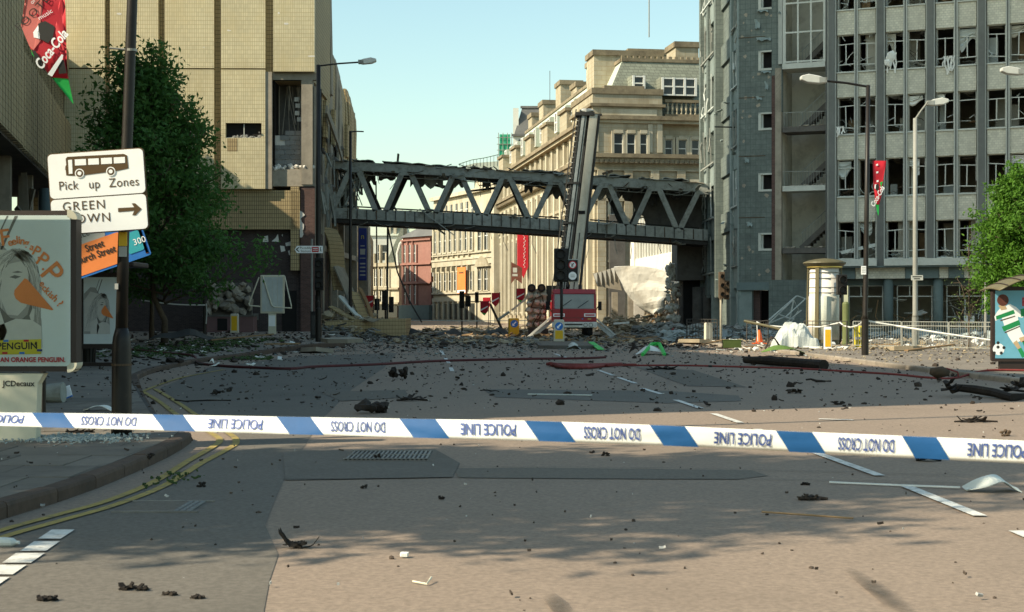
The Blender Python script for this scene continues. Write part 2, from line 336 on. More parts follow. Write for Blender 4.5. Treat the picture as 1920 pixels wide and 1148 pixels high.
mat('yellow_plastic', (0.72, 0.43, 0.02), 0.5, 0.08, 3, 0.05, oi=0.05)
mat('pale_plastic', (0.62, 0.58, 0.46), 0.6, 0.1, 4, 0.05, dirt=((0.35, 0.3, 0.22), 0.5, 4, 0.55))
mat('hose_red', (0.20, 0.035, 0.03), 0.75, 0.2, 8, 0.15)
mat('hose_dark', (0.085, 0.02, 0.02), 0.75, 0.2, 8, 0.15)
mat('scorched', (0.022, 0.017, 0.013), 0.9, 0.4, 9, 0.4, dirt=((0.09, 0.065, 0.045), 0.6, 7, 0.55), oi=0.4)
mat('crumb', (0.045, 0.034, 0.026), 0.95, 0.5, 3, 0.3, oi=0.3)
mat('crumb_pale', (0.55, 0.54, 0.5), 0.8, 0.3, 3, 0.2, oi=0.2)
mat('rubble_grey', (0.19, 0.19, 0.17), 0.95, 0.35, 1.5, 0.3, oi=0.2)
mat('rubble_tan', (0.33, 0.27, 0.18), 0.95, 0.35, 1.5, 0.3, oi=0.2)
mat('rubble_blue', (0.27, 0.31, 0.30), 0.8, 0.35, 1.5, 0.2, oi=0.2)
mat('timber', (0.24, 0.155, 0.08), 0.9, 0.3, 5, 0.2, oi=0.25)
mat('paper', (0.74, 0.74, 0.68), 0.8, 0.08, 3, 0.1, oi=0.1)
mat('sheet_grey', (0.50, 0.53, 0.49), 0.5, 0.12, 3, 0.2, oi=0.1)
mat('leaf_debris', (0.045, 0.08, 0.02), 0.85, 0.4, 4, 0.2, oi=0.2)
mat('green_sheet', (0.10, 0.17, 0.03), 0.6, 0.3, 2, 0.2)
mat('bright_green', (0.04, 0.48, 0.08), 0.5, 0.1, 2, 0.1)
mat('orange_cone', (0.85, 0.14, 0.02), 0.5, 0.1, 2, 0.1)
mat('banner_red', (0.50, 0.018, 0.03), 0.6, 0.12, 2, 0.15, oi=0)
mat('banner_pink', (0.62, 0.16, 0.13), 0.6, 0.12, 2, 0.15, oi=0)
mat('banner_green', (0.015, 0.37, 0.06), 0.6, 0.1, 2, 0.1, oi=0)
mat('poster_ground', (0.70, 0.75, 0.72), 0.4, 0.05, 2, 0.0, oi=0)
mat('poster_shade', (0.15, 0.145, 0.13), 0.5, 0.15, 5, 0.0, oi=0)
mat('poster_mid', (0.34, 0.33, 0.30), 0.5, 0.12, 4, 0.0, oi=0)
mat('poster_pale', (0.58, 0.56, 0.50), 0.5, 0.1, 4, 0.0, oi=0)
mat('poster_sky', (0.17, 0.44, 0.56), 0.45, 0.1, 3, 0.0, oi=0)
mat('poster_green', (0.02, 0.27, 0.085), 0.45, 0.1, 3, 0.0, oi=0)
mat('poster_skin', (0.62, 0.44, 0.25), 0.5, 0.1, 3, 0.0, oi=0)
mat('poster_hair', (0.13, 0.045, 0.03), 0.6, 0.3, 8, 0.0, oi=0)
mat('poster_yellow', (0.60, 0.50, 0.03), 0.5, 0.1, 6, 0.0, oi=0)
mat('poster_dimmed', (0.15, 0.125, 0.11), 0.4, 0.1, 2, 0.0, oi=0)  # these four: poster inks with shade mixed into the colour, not used
mat('poster_dimmed_dark', (0.055, 0.048, 0.045), 0.4, 0.1, 2, 0.0, oi=0)
mat('poster_dimmed_mid', (0.10, 0.085, 0.075), 0.4, 0.1, 2, 0.0, oi=0)
mat('poster_dimmed_red', (0.33, 0.05, 0.02), 0.4, 0.1, 2, 0.0, oi=0)
mat('bronze_frame', (0.03, 0.018, 0.013), 0.6, 0.15, 5, 0.05, spec=0.5)
mat('frame_cream', (0.62, 0.58, 0.44), 0.5, 0.08, 5, 0.05)
mat('bin_black', (0.016, 0.015, 0.014), 0.5, 0.2, 5, 0.1)
mat('drum_paper', (0.80, 0.76, 0.68), 0.55, 0.1, 1.5, 0.1, stain=((0.45, 0.38, 0.3), 0.5, 2.0))
mat('drum_green', (0.12, 0.105, 0.055), 0.5, 0.15, 4, 0.1)
mat('brass', (0.52, 0.40, 0.12), 0.35, 0.1, 4, 0.0, metal=0.6)
mat('olive', (0.125, 0.145, 0.055), 0.6, 0.15, 3, 0.1)
mat('bark', (0.085, 0.062, 0.042), 0.95, 0.3, 9, 0.5)
mat('planter_pink', (0.18, 0.105, 0.10), 0.9, 0.12, 3, 0.2)
leafmat('leaf_dark', (0.062, 0.145, 0.032), 0.4)
leafmat('leaf_bright', (0.095, 0.215, 0.022), 0.4)
leafmat('leaf_sapling', (0.12, 0.17, 0.05), 0.4)
glassmat('glass', (0.95, 0.97, 0.96), 0.12)
# ---------------------------------------------------------------- ground, road, pavements, markings
mb = MB(); mb.quad((-900,-60,-.03), (900,-60,-.03), (900,1500,-.03), (-900,1500,-.03)); struct(mb.build('ground', 'earth'))
mb = MB(); mb.quad((-40,-8,0), (60,-8,0), (60,230,0), (-40,230,0)); road = struct(mb.build('road', 'asphalt'))
def ground_poly(name, pxs, m, z, parent=None):
    mb = MB(); mb.add([G(x, y, z) for x, y in pxs], [tuple(range(len(pxs)))][::1]); o = mb.build(name, m, parent); return o
# mended and older strips of asphalt, thin sheets on the road
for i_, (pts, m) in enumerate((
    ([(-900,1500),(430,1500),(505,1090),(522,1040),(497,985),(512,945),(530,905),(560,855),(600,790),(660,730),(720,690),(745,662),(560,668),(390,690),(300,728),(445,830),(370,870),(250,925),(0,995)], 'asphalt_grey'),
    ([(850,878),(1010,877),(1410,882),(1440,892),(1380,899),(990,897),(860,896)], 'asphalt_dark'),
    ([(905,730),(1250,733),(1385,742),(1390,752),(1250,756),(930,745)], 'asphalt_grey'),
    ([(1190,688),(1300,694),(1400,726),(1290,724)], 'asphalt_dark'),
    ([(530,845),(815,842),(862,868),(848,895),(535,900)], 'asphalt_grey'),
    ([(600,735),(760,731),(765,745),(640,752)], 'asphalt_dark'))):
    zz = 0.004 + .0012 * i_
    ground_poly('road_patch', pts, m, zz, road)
# painted lines
def line(pts, w, name, m, z=0.013):
    """painted stripe of width w along ground points"""
    mb = MB(); pts = [Vector(p) for p in pts]; vs = []
    for i, p in enumerate(pts):
        d = (pts[min(i+1, len(pts)-1)] - pts[max(i-1, 0)]).normalized(); a = Vector((-d.y, d.x, 0)) * w / 2
        vs += [Vector((p.x, p.y, z)) + a, Vector((p.x, p.y, z)) - a]
    mb.add(vs, [(2*i, 2*i+1, 2*i+3, 2*i+2) for i in range(len(pts)-1)]); return mb.build(name, m, road)
for a, b in (((1700,914),(1838,970)), ((1528,850),(1650,894)), ((1338,777),(1388,794)), ((1267,751),(1314,767)), ((1203,729),(1240,740)), ((1160,709),(1192,720)), ((1122,695),(1150,705)),
             ((1420,806),(1490,836)), ((1905,998),(1960,1022)), ((845,690),(848,697)), ((835,672),(842,682)), ((826,657),(832,666)), ((1040,664),(1062,671)), ((1535,787),(1600,789))):
    line([G(*a), G(*b)], 0.11, 'lane_dash', 'white_paint')
for x0, x1, y0, y1 in ((75,140,993,1010), (42,112,1015,1033), (8,84,1037,1055), (-28,50,1059,1077), (-62,18,1082,1100)):
    mb = MB(); mb.add([G(x0 - 4, y1, .013), G(x1 - 26, y1, .013), G(x1, y0, .013), G(x0 + 22, y0, .013)], [(0,1,2,3)]); mb.build('white_square', 'white_paint', road)
def curve(pts, n=6):
    pts = [Vector(p) for p in pts]; out = []
    for i in range(len(pts) - 1):
        p0 = pts[max(i-1,0)]; p1 = pts[i]; p2 = pts[i+1]; p3 = pts[min(i+2, len(pts)-1)]
        for k in range(n):
            t = k / n; out.append(0.5 * ((2*p1) + (p2-p0)*t + (2*p0-5*p1+4*p2-p3)*t*t + (3*p1-p0-3*p2+p3)*t**3))
    out.append(pts[-1]); return out
for pxs in ([(-160,1052),(0,998),(100,970),(200,942),(290,905),(350,868),(395,842),(412,828),(398,815),(340,785),(300,755),(268,735)],
            [(-160,1072),(0,1012),(110,980),(220,948),(310,912),(375,872),(425,845),(443,830),(428,813),(372,782),(335,757),(290,730)]):
    line(curve([G(x, y) for x, y in pxs]), 0.085, 'yellow_line', 'yellow_paint')
line(curve([G(x, y) for x, y in ((268,735),(300,722),(345,708),(420,694))]), 0.085, 'yellow_line', 'yellow_paint', 0.014)
line([G(1010,640), G(1012,644)], 0.1, 'lane_dash', 'white_paint')
rs3 = random.Random(3)
def seam(pxs, w=.016):
    pts = [G(x, y) for x, y in pxs]; out = []
    for a, b in zip(pts, pts[1:]):
        n = max(2, int((b - a).length / .25))
        for k in range(n): out.append(a.lerp(b, k / n) + Vector((rs3.uniform(-.02, .02), rs3.uniform(-.02, .02), 0)))
    out.append(pts[-1]); line(out, w, 'tar_seam', 'asphalt_dark', .0125)
for pxs in ([(530,900),(700,899),(848,896),(990,898),(1380,900),(1700,905),(1990,915)], [(850,878),(1010,877),(1410,882),(1800,893)], [(905,730),(1250,733),(1385,742),(1700,748)], [(1250,757),(1500,762),(1990,775)]): seam(pxs)
m_ = mat('oil_stain', (0.12, 0.10, 0.08), 0.9, 0.26, 120, 0.2, oi=0)
def fade(m):      # worn stain: dense in the middle, breaking up to nothing at its rim
    t = m.node_tree; N = t.nodes; L = t.links; tc = N.new('ShaderNodeTexCoord'); gr = N.new('ShaderNodeTexGradient'); gr.gradient_type = 'SPHERICAL'
    mp = N.new('ShaderNodeMapping'); mp.inputs['Location'].default_value = (-1, -1, 0); mp.inputs['Scale'].default_value = (2, 2, 0); L.new(tc.outputs['Generated'], mp.inputs[0]); L.new(mp.outputs[0], gr.inputs[0])
    nz = N.new('ShaderNodeTexNoise'); nz.inputs['Scale'].default_value = 5; nz.inputs['Detail'].default_value = 8; L.new(tc.outputs['Object'], nz.inputs[0])
    mu = N.new('ShaderNodeMath'); mu.operation = 'MULTIPLY'; L.new(gr.outputs['Fac'], mu.inputs[0]); L.new(nz.outputs['Fac'], mu.inputs[1]); m2 = N.new('ShaderNodeMath'); m2.operation = 'MULTIPLY'; m2.use_clamp = True; m2.inputs[1].default_value = 1.7; L.new(mu.outputs[0], m2.inputs[0])
    tr = N.new('ShaderNodeBsdfTransparent'); ms = N.new('ShaderNodeMixShader'); L.new(m2.outputs[0], ms.inputs[0]); L.new(tr.outputs[0], ms.inputs[1]); L.new(N['Principled BSDF'].outputs[0], ms.inputs[2]); L.new(ms.outputs[0], N['Material Output'].inputs[0])
fade(m_)
for pts in ([(1575,1065),(1592,1062),(1640,1085),(1690,1118),(1740,1165),(1690,1165),(1640,1120)], [(1010,1110),(1035,1108),(1065,1130),(1085,1160),(1045,1160)]): ground_poly('oil_stain', pts, 'oil_stain', .0118, road)
# drain grate and covers
c = G(728, 857); g = thing('drain_grate', 'rectangular iron drain grate set in the road below the police tape', 'drain grate', (c.x, c.y, 0.006))
mb = MB()
for i in range(19): mb.box(-.42 + i * .047, -.42 + i * .047 + .022, -.45, .45, 0, .02)
for y in (-.45, 0, .43): mb.box(-.44, .46, y, y + .025, .0, .024)
mb.build('bars', 'iron', g); mb = MB(); mb.box(-.5, .52, -.52, .52, -.003, .006); mb.build('frame', 'asphalt_dark', g)
c = G(318, 952); g = thing('access_cover', 'flat rectangular iron access cover beside the yellow lines', 'manhole cover', (c.x, c.y, 0.005))
mb = MB(); mb.box(-.34, .22, -.3, .3, 0, .008); mb.build('plate', 'asphalt_dark', g)
mb = MB()
for i in range(3):
    for j in range(5): mb.box(.10 + i * .05, .135 + i * .05, -.28 + j * .115, -.19 + j * .115, .004, .013)
mb.build('studs', 'block_grey', g); mb = MB(); mb.box(-.38, .3, .3, .33, 0, .013); mb.box(-.38, .3, -.33, -.3, 0, .013); mb.build('frame', 'iron', g)

# left pavement, rising gently to the arcade at the back
KL = [(3,-5.4),(6,-4.75),(9,-4.15),(10.86,-3.9),(11.75,-3.79),(13,-3.72),(15.08,-3.73),(16.4,-3.80),(17.4,-3.9),(17.9,-4.15),(20,-4.9),(24,-6.1),(28,-7.3),(30.9,-8.1),(33,-8.65),(37,-9.2),(43.5,-9.5),(50,-9.05),(56.9,-8.5),(61,-7.5),(66,-7.4),(74,-8.2),(82,-9.5),(110,-9.8)]
ZL = [(0,.12),(48,.12),(62,.24),(76,.40),(120,.42)]
def XW(Y): return -6.5 - 0.23 * Y      # street face of the ribbed wing on the left
mb = MB(); ys = sorted(set([y for y, _ in KL] + [62, 70, 76, 95])); vs = []
for y in ys: z = lerp(ZL, y) - .006; vs += [(-46, y, z), (lerp(KL, y) - .1, y, z), (lerp(KL, y) - .1, y, -.02)]
fs = []
for i in range(len(ys) - 1):
    a = 3*i; fs += [(a, a+1, a+4, a+3), (a+1, a+2, a+5, a+4)]
mb.add(vs, fs); pav = struct(mb.build('pavement', 'paving_base'))
mb = MB(); vs = []
ys2 = [y for y in ys if y >= 24]
for y in ys2: z = lerp(ZL, y); vs += [(-46, y, z), (lerp(KL, y) - .16, y, z)]
mb.add(vs, [(2*i, 2*i+1, 2*i+3, 2*i+2) for i in range(len(ys2)-1)]); mb.build('tarmac_surface', 'paving_far', pav)
# paving slabs cut to the kerb
def clip(poly, x0, x1, y0, y1):
    for ax, lim, sgn in ((0,x0,1),(0,x1,-1),(1,y0,1),(1,y1,-1)):
        out = []
        for i in range(len(poly)):
            a = poly[i-1]; b = poly[i]; da = (a[ax]-lim)*sgn; db = (b[ax]-lim)*sgn
            if da >= 0 and db >= 0: out.append(b)
            elif da >= 0 > db or db >= 0 > da:
                t = da / (da - db); q = (a[0]+(b[0]-a[0])*t, a[1]+(b[1]-a[1])*t); out.append(q)
                if db >= 0: out.append(b)
        poly = out
        if len(poly) < 3: return []
    return poly
edge = [(lerp(KL, 5 + i * .25) - .165, 5 + i * .25) for i in range(77)]
pave_poly = [(-13, 5)] + edge + [(-13, 24)]
sw, sd = 0.72, 0.95; rs = random.Random(5)
for r in range(20):
    for k in range(13):
        x0 = -3.2 - (k + 1) * sw - (r % 2) * sw * .5; y0 = 5 + r * sd
        if abs(gx(-260, y0) ) < abs(x0) - .2 and x0 < 0: continue
        pl = clip(pave_poly, x0 + .006, x0 + sw - .006, y0 + .006, y0 + sd - .006)
        if len(pl) < 3: continue
        ar = abs(sum(pl[i-1][0]*pl[i][1] - pl[i][0]*pl[i-1][1] for i in range(len(pl)))) / 2
        if ar < .01: continue
        cx = sum(p[0] for p in pl) / len(pl); cy = sum(p[1] for p in pl) / len(pl)
        m_ = MB(); m_.prism([(p[0]-cx, p[1]-cy) for p in pl][::-1], -.03, .002 + rs.uniform(-.003, .004), 'z')
        o = m_.build('paving_slab', 'paving', pav, loc=(cx, cy, .12)); o.rotation_euler = (rs.uniform(-.004,.004), rs.uniform(-.004,.004), 0)
# kerb stones
def kerb(pts, h0, name, m, w=.15, stone=.9, side=-1, ylim=60):
    k = struct(bpy.data.objects.new(name, None)); COL.objects.link(k)
    pts = [Vector((x, y, 0)) for x, y in pts]; seg = []; d = 0
    path = curve(pts, 5); acc = [0]
    for a, b in zip(path, path[1:]): acc.append(acc[-1] + (b - a).length)
    def at(s):
        for i in range(len(acc) - 1):
            if s <= acc[i+1]: t = (s - acc[i]) / max(1e-6, acc[i+1] - acc[i]); return path[i].lerp(path[i+1], t)
        return path[-1]
    n = int(acc[-1] / stone)
    for i in range(n):
        a = at(i * stone + .008); b = at((i+1) * stone - .008); mid = (a + b) / 2
        L_ = (b - a).length / 2; ang = math.atan2(b.y - a.y, b.x - a.x); z = h0(mid.y)
        m_ = MB(); prof = [(0, -.05), (0, z - .035), (.012, z - .008), (.035, z + .002), (w, z + .002), (w, -.05)]
        m_.prism([(p[0] * -side, p[1]) for p in prof], -L_, L_, 'x')
        o = m_.build('kerb_stone', m, k, loc=(mid.x, mid.y, random.uniform(-.004, .004))); o.rotation_euler = (0, 0, ang)
    return k
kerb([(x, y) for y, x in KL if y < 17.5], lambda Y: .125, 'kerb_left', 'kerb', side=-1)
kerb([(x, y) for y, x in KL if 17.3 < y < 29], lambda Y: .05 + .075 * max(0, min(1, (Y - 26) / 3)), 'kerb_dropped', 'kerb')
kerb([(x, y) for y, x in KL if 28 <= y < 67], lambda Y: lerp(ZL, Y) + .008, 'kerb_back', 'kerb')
# right pavement
KR = [(8,13.2),(16,12.2),(22,11.6),(30.5,10.97),(43.5,10.4),(54.7,10.0),(64.6,8.96),(70,7.9),(76,7.6),(96,7.4)]
mb = MB(); vs = []
for y, x in KR: vs += [(x + .12, y, -.02), (x + .12, y, .12), (60, y, .12)]
fs = []
for i in range(len(KR) - 1):
    a = 3*i; fs += [(a, a+1, a+4, a+3), (a+1, a+2, a+5, a+4)]
mb.add(vs, fs); pavr = struct(mb.build('pavement', 'paving_far'))
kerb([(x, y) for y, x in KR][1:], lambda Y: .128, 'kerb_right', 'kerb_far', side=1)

for o_, lb_, ct_ in ((road, 'wide brown asphalt road with grey mended strips', 'road'), (pav, 'left pavement of grey slabs and tarmac', 'pavement'), (pavr, 'sunlit right pavement behind its kerb', 'pavement')): tag(o_, lb_, ct_)
for n_, lb_ in (('kerb_left', 'brown kerb stones curving round the near left pavement'), ('kerb_dropped', 'low dropped kerb at the mouth of the shaded bay'), ('kerb_back', 'far kerb of the shaded bay on the left'), ('kerb_right', 'pale kerb stones along the right pavement')): tag(bpy.data.objects[n_], lb_, 'kerb')
tag(bpy.data.objects['ground'], 'open ground beyond the street', 'ground')
# ---------------------------------------------------------------- yellow tiled shopping centre (left) with its ribbed wing and unseen tower
WA = R(1.0)
A0 = Vector((-24.9, 80, 0))
arc = thing('shopping_centre', 'large yellow tiled shopping building with blown out corner and brown brick base', 'building', A0, WA)
def at(px):
    k = (px - 960) / F; return (24.9 + 80 * k) / (math.cos(WA) - math.sin(WA) * k)
def az(py, px=400):
    return gz(py, 80 + math.sin(WA) * at(px))
HT = 28.0
Z1, Z2, Z3 = az(355), az(131), az(430)
# backing wall of the upper floors
def part(name, m, *boxes, parent=None, **k):
    mb = MB()
    for b in boxes: mb.box(*b)
    return mb.build(name, m, parent or arc, **k)
part('upper_wall', 'tile_tan', (-3, at(508), .05, 9, Z1 - .15, HT), (at(508), 13.65, .05, 9, az(150, 550), HT), parent=arc)
part('first_floor_wall', 'tile_tan', (-3, at(562), .25, 9, Z3, Z1 - .15))
part('brick_wall', 'brick_brown', (-3, 13.6, .45, 9, 0, Z3 - .001))
for (a, b) in ((100,199),(209,299),(311,403),(416,499)):
    part('wall_panel', 'tile_yellow', (at(a), at(b), -.32, .05, Z2 + .04, HT - .5))
    if b < 300: part('wall_panel', 'tile_yellow', (at(a), at(b), -.32, .05, Z1, Z2 - .04))
part('wall_panel', 'tile_yellow', (at(514), at(591), -.32, .05, az(136, 550), HT - .5))
# lower panels with a window in each
def panel_win(a, b, wa, wb, y0, y1):
    xa, xb, x0, x1, z0, z1 = at(a), at(b), at(wa), at(wb), az(y1), az(y0)
    p = part('wall_panel', 'tile_yellow', (xa, x0, -.32, .05, Z1, Z2 - .04), (x1, xb, -.32, .05, Z1, Z2 - .04), (x0, x1, -.32, .05, Z1, z0), (x0, x1, -.32, .05, z1, Z2 - .04))
    w = part('window', 'void', (x0, x1, -.04, .04, z0, z1))
    part('mullion', 'frame_pale', ((x0 + x1) / 2 - .02, (x0 + x1) / 2 + .03, -.2, -.14, z0, z1), (x0, x1, -.2, -.14, z0, z0 + .05), parent=w)
    mb = MB(); rd = random.Random(a)
    for i in range(9): mb.rock((x0 + .1 + (x1 - x0 - .2) * rd.random(), -.15, z0 + .06), (.13, .08, rd.uniform(.06, .2)), i)
    mb.build('rubble', 'block_grey', w, kind='stuff')
panel_win(311, 403, 330, 388, 232, 258); panel_win(416, 499, 425, 492, 232, 260)
part('side_trim', 'concrete', (at(499), at(511), -.26, .05, az(355), az(136)))
rs4 = random.Random(14)
for q in range(30):
    x = rs4.uniform(at(215), at(588)); z = rs4.uniform(az(250), az(10)); w = rs4.uniform(.06, .3); h = rs4.uniform(.03, .1)
    if any(abs(x - at(e)) < .4 for e in (204, 305, 409, 507)) or (x > at(505) and z < az(135)): continue
    mb = MB(); mb.prism([(x + w * math.cos(a_) * rs4.uniform(.4, 1), z + h * math.sin(a_) * rs4.uniform(.4, 1)) for a_ in (0, .8, 1.7, 2.6, 3.4, 4.3, 5.3)][::-1], -.326, -.315, 'y'); mb.build('chipped_tile', rs4.choice(('plaster_white', 'tile_tan', 'concrete')), arc)
mb = MB(); mb.tube([(at(498) - .3, -.34, az(250)), (at(498) - .3, -.40, az(250))], .05); mb.build('vent_pipe', 'iron', arc)
part('mended_tile', 'tile_tan', (at(428), at(447), -.326, -.31, az(285), az(261)))
part('string_course', 'tile_tan', (at(390), at(500), .2, .28, az(362), az(357)))
# blown out corner bay
part('corner_lintel', 'concrete', (at(511), at(596), .0, .4, az(150, 550), az(137, 550)))
part('corner_column', 'concrete', (at(565), at(586), .0, .7, az(346, 570), az(150, 550)))
part('broken_pier', 'concrete', (at(587), at(596), .2, .8, 5.0, az(160, 590)))
part('bay_back', 'void', (at(511), at(590), 3.2, 3.4, az(345, 550), az(150, 550)), (at(511), at(513), .4, 3.2, az(345, 550), az(150, 550)))
part('bay_floor', 'concrete', (at(511), at(590), .05, 3.2, az(346, 550) - .1, az(318, 550)), (at(513), at(566), .12, .6, az(322,550), az(317,550)))
rb = random.Random(8); z0 = az(316, 550); z1 = az(243, 550); nr = 8; rh = (z1 - z0) / nr
for r in range(nr):
    x = at(513) + (0.0 if r % 2 else -.28); xe = at(564)
    while x < xe - .05:
        xa = max(x, at(513)); xb = min(x + .56, xe)
        if xb - xa > .08 and not (r >= 5 and xa < at(521)) and not (r == 0 and rb.random() < .4):
            part('concrete_block', 'block_grey', (xa + .012, xb - .012, .5 + rb.uniform(-.015, .015), .75, z0 + r * rh + .01, z0 + (r + 1) * rh - .01))
        x += .57
part('block_mortar', 'plaster_white', (at(513), at(563), .56, .7, z0, z0 + (nr - 1.0) * rh))
mb = MB()
for i in range(26): mb.rock((at(512) + (at(588) - at(512)) * rb.random(), .1 + rb.random() * .5, az(318, 550) + rb.uniform(0, .2)), (rb.uniform(.08, .22),) * 3, i)
mb.build('broken_blocks', 'plaster_white', arc, kind='stuff')
mb = MB()
for i in range(12):
    x = at(516 + rb.random() * 46); mb.bar((x, 1.0 + rb.random(), az(155, 550)), (x + rb.uniform(-.4, .6), 1 + rb.random(), az(190 + rb.random() * 60, 550)), .04)
mb.build('hanging_strips', 'concrete', arc, kind='stuff')
for px, py in ((548, 178), (550, 190), (549, 204), (553, 216)):
    part('junction_box', 'frame_pale', (at(px), at(px + 8), .9, 1.0, az(py + 8, 550), az(py, 550)))
part('torn_tile_edge', 'tile_tan', (at(545), at(561), .0, .3, az(507), az(350)), (at(395), at(562), .0, .25, az(430), az(357)))
part('maroon_brick', 'brick_maroon', (at(563), at(590), .1, .6, .3, az(350)))
mb = MB(); rd = random.Random(3); pl = [(at(562), az(395)), (at(562), az(445))]
for i in range(9): pl.append((at(564 + rd.random() * 9), az(445 - i * 6)))
mb.prism(pl, .06, .12, 'y'); mb.build('plaster_scar', 'plaster_white', arc)
for pts in ([(490,453),(492,443),(500,441),(501,453)], [(507,452),(514,446),(519,438),(521,453)], [(533,455),(543,452),(543,460),(534,461)], [(523,460),(531,461),(533,470),(525,472)], [(538,470),(541,469),(542,478),(540,478)], [(526,440),(528,438),(528,443)]):
    mb = MB(); mb.prism([(at(x), az(y)) for x, y in pts], .43, .46, 'y'); mb.build('torn_paper', 'paper', arc)
part('doorway', 'void', (at(527), at(554), .40, .47, .35, az(545)))
part('vent_grille', 'iron', (at(468), at(482), .41, .47, az(600), az(588)))
# side facade along the street: bent upright panels, holes and hanging slabs
XS = -11.25
def sidebox(y0, y1, z0, z1, dx0=-3, dx1=0.0): return (XS + dx0, XS + dx1, y0, y1, z0, z1)
def wpart(name, m, *boxes):
    mb = MB()
    for b in boxes: mb.box(*b)
    return mb.build(name, m, arc, world=True)
wpart('side_core', 'concrete_dark', sidebox(82.3, 91.4, 0, HT, -3, -.55), sidebox(91.4, 107, 0, 16.4, -3, -.55))
wpart('side_block', 'tile_tan', (-26, XS - 2, 91, 107, 0, 17))
rd = random.Random(21)
y = 82.1
while y < 106:
    w = rd.uniform(.8, 1.5); tall = y < 90.6
    zt = HT - .5 if tall else lerp([(92,18.6),(97,18.2),(98.5,17.0),(103,17.6),(105,16.6),(107,13.5)], y)
    zb = 11 + rd.uniform(-2.5, 2.5) if y < 96 else rd.uniform(8.6, 10)
    lean = rd.uniform(-.02, .03); yaw = rd.uniform(-.12, .1)
    if not (84.5 < y < 86 or 89 < y < 89.8):
        mb = MB(); n = 7; prof = []
        zm = 15.2 if tall else zt
        def sh(t, z0_, z1_): return XS - .28 + .22 * math.sin(t * 2.2 + y) * .4 + lean * (t - .5) * 6 + (-.5 * max(0, t - .82) * 4 if not tall else 0)
        for seg in (((zb, 15.0), (15.3, zt)) if tall else ((zb, zt),)):
            pr = [(sh(i / n, *seg), seg[0] + (seg[1] - seg[0]) * i / n) for i in range(n + 1)]
            pl = pr + [(p[0] - .16, p[1]) for p in reversed(pr)]
            mb.prism([(p[0], p[1]) for p in pl], y + .06, y + w - .06, 'y')
        o = mb.build('facade_panel', 'tile_tan' if rd.random() < .55 else 'concrete', arc, world=True)
    y += w
# torn concrete frame of the lower street side
for y0 in (82.6, 85.6, 89.0, 92.4, 96, 100, 104): wpart('street_column', 'concrete', sidebox(y0, y0 + .5, 0, 11 if y0 < 95 else 9.5, -.7, -.1))
for z0 in (5.2, 8.8): wpart('floor_edge', 'concrete', sidebox(82.7, 106, z0, z0 + .35, -.75, -.15))
mb = MB()
for i in range(40):
    yy = rd.uniform(82.5, 98); zz = rd.choice((5.2, 8.8, 11)) + rd.uniform(-.3, .6)
    mb.bar((XS + rd.uniform(-.2, .1), yy, zz), (XS + rd.uniform(-.3, .35), yy + rd.uniform(-.6, .6), zz - rd.uniform(.6, 2.6)), rd.uniform(.03, .14))
mb.build('hanging_strips', 'steel_grey', arc, world=True, kind='stuff')
mb = MB()
for i in range(60):
    yy = rd.uniform(84, 97); mb.rock((XS - .35 + rd.uniform(-.2, .2), yy, rd.choice((9.2, 5.6, 11.3, 12.2)) + rd.uniform(-.1, .3)), (rd.uniform(.1, .35), .3, rd.uniform(.1, .35)), i)
mb.build('broken_edge', 'concrete_dark', arc, world=True, kind='stuff')
# hanging slanted slab seen against the dark hole
mb = MB(); mb.bar(P(612, 205, 84), P(632, 262, 88), .12, .5); mb.bar(P(632, 262, 88), P(642, 300, 91), .1, .35); mb.build('hanging_slab', 'concrete', arc, world=True)
for px, Y, w in ((622, 85.3, .8), (631, 89.2, .7), (651, 96.2, 1.2)):
    p = P(px, 300, Y); mb = MB(); mb.box(XS - .1, XS + .12, Y, Y + w, 12.0, 14.2); mb.build('loose_panel', 'tile_tan', arc, world=True)
# banner on the far end of the side
bp = thing('hanging_banner', 'tall dark blue banner with pale lettering on the far end of the tiled building', 'banner', P(680, 478, 105))
q = .0394 * 1.0
mb = MB(); mb.box(-.30, .30, -.03, .03, gz(526,105) - gz(478,105), gz(428,105) - gz(478,105)); mb.build('cloth', 'sign_navy', bp)
word('n', 'emblem', 'poster_yellow', bp, (0, -.03, 1.35), (1,0,0), (0,0,1), .55)
mb = MB()
for i, (w, h) in enumerate(((.3,.08),(.4,.12),(.36,.3),(.42,.06))): flat([(-w/2, .62 - i*.3), (w/2, .62 - i*.3), (w/2, .62 - i*.3 + h), (-w/2, .62 - i*.3 + h)], (0, -.03, 0), (1,0,0), (0,0,1), .004, mb)
for i in range(4): flat([(-.2, -.7 - i*.28), (.2, -.7 - i*.28), (.2, -.6 - i*.28), (-.2, -.6 - i*.28)], (0, -.03, 0), (1,0,0), (0,0,1), .004, mb)
mb.build('lettering', 'sign_grey', bp)
wpart('end_pier', 'concrete', (gx(673,106), gx(692,106), 105.3, 107, 0, gz(425,106)))

# ribbed wing running towards the camera on the left, and an unseen tower placed behind it to shade the offices
wing = thing('ribbed_wing', 'ribbed tan wing of the shopping building above a dark arcade on the left edge', 'building', (XW(80), 80, 0), math.atan2(1, -.23) - math.pi / 2 + math.pi / 2)
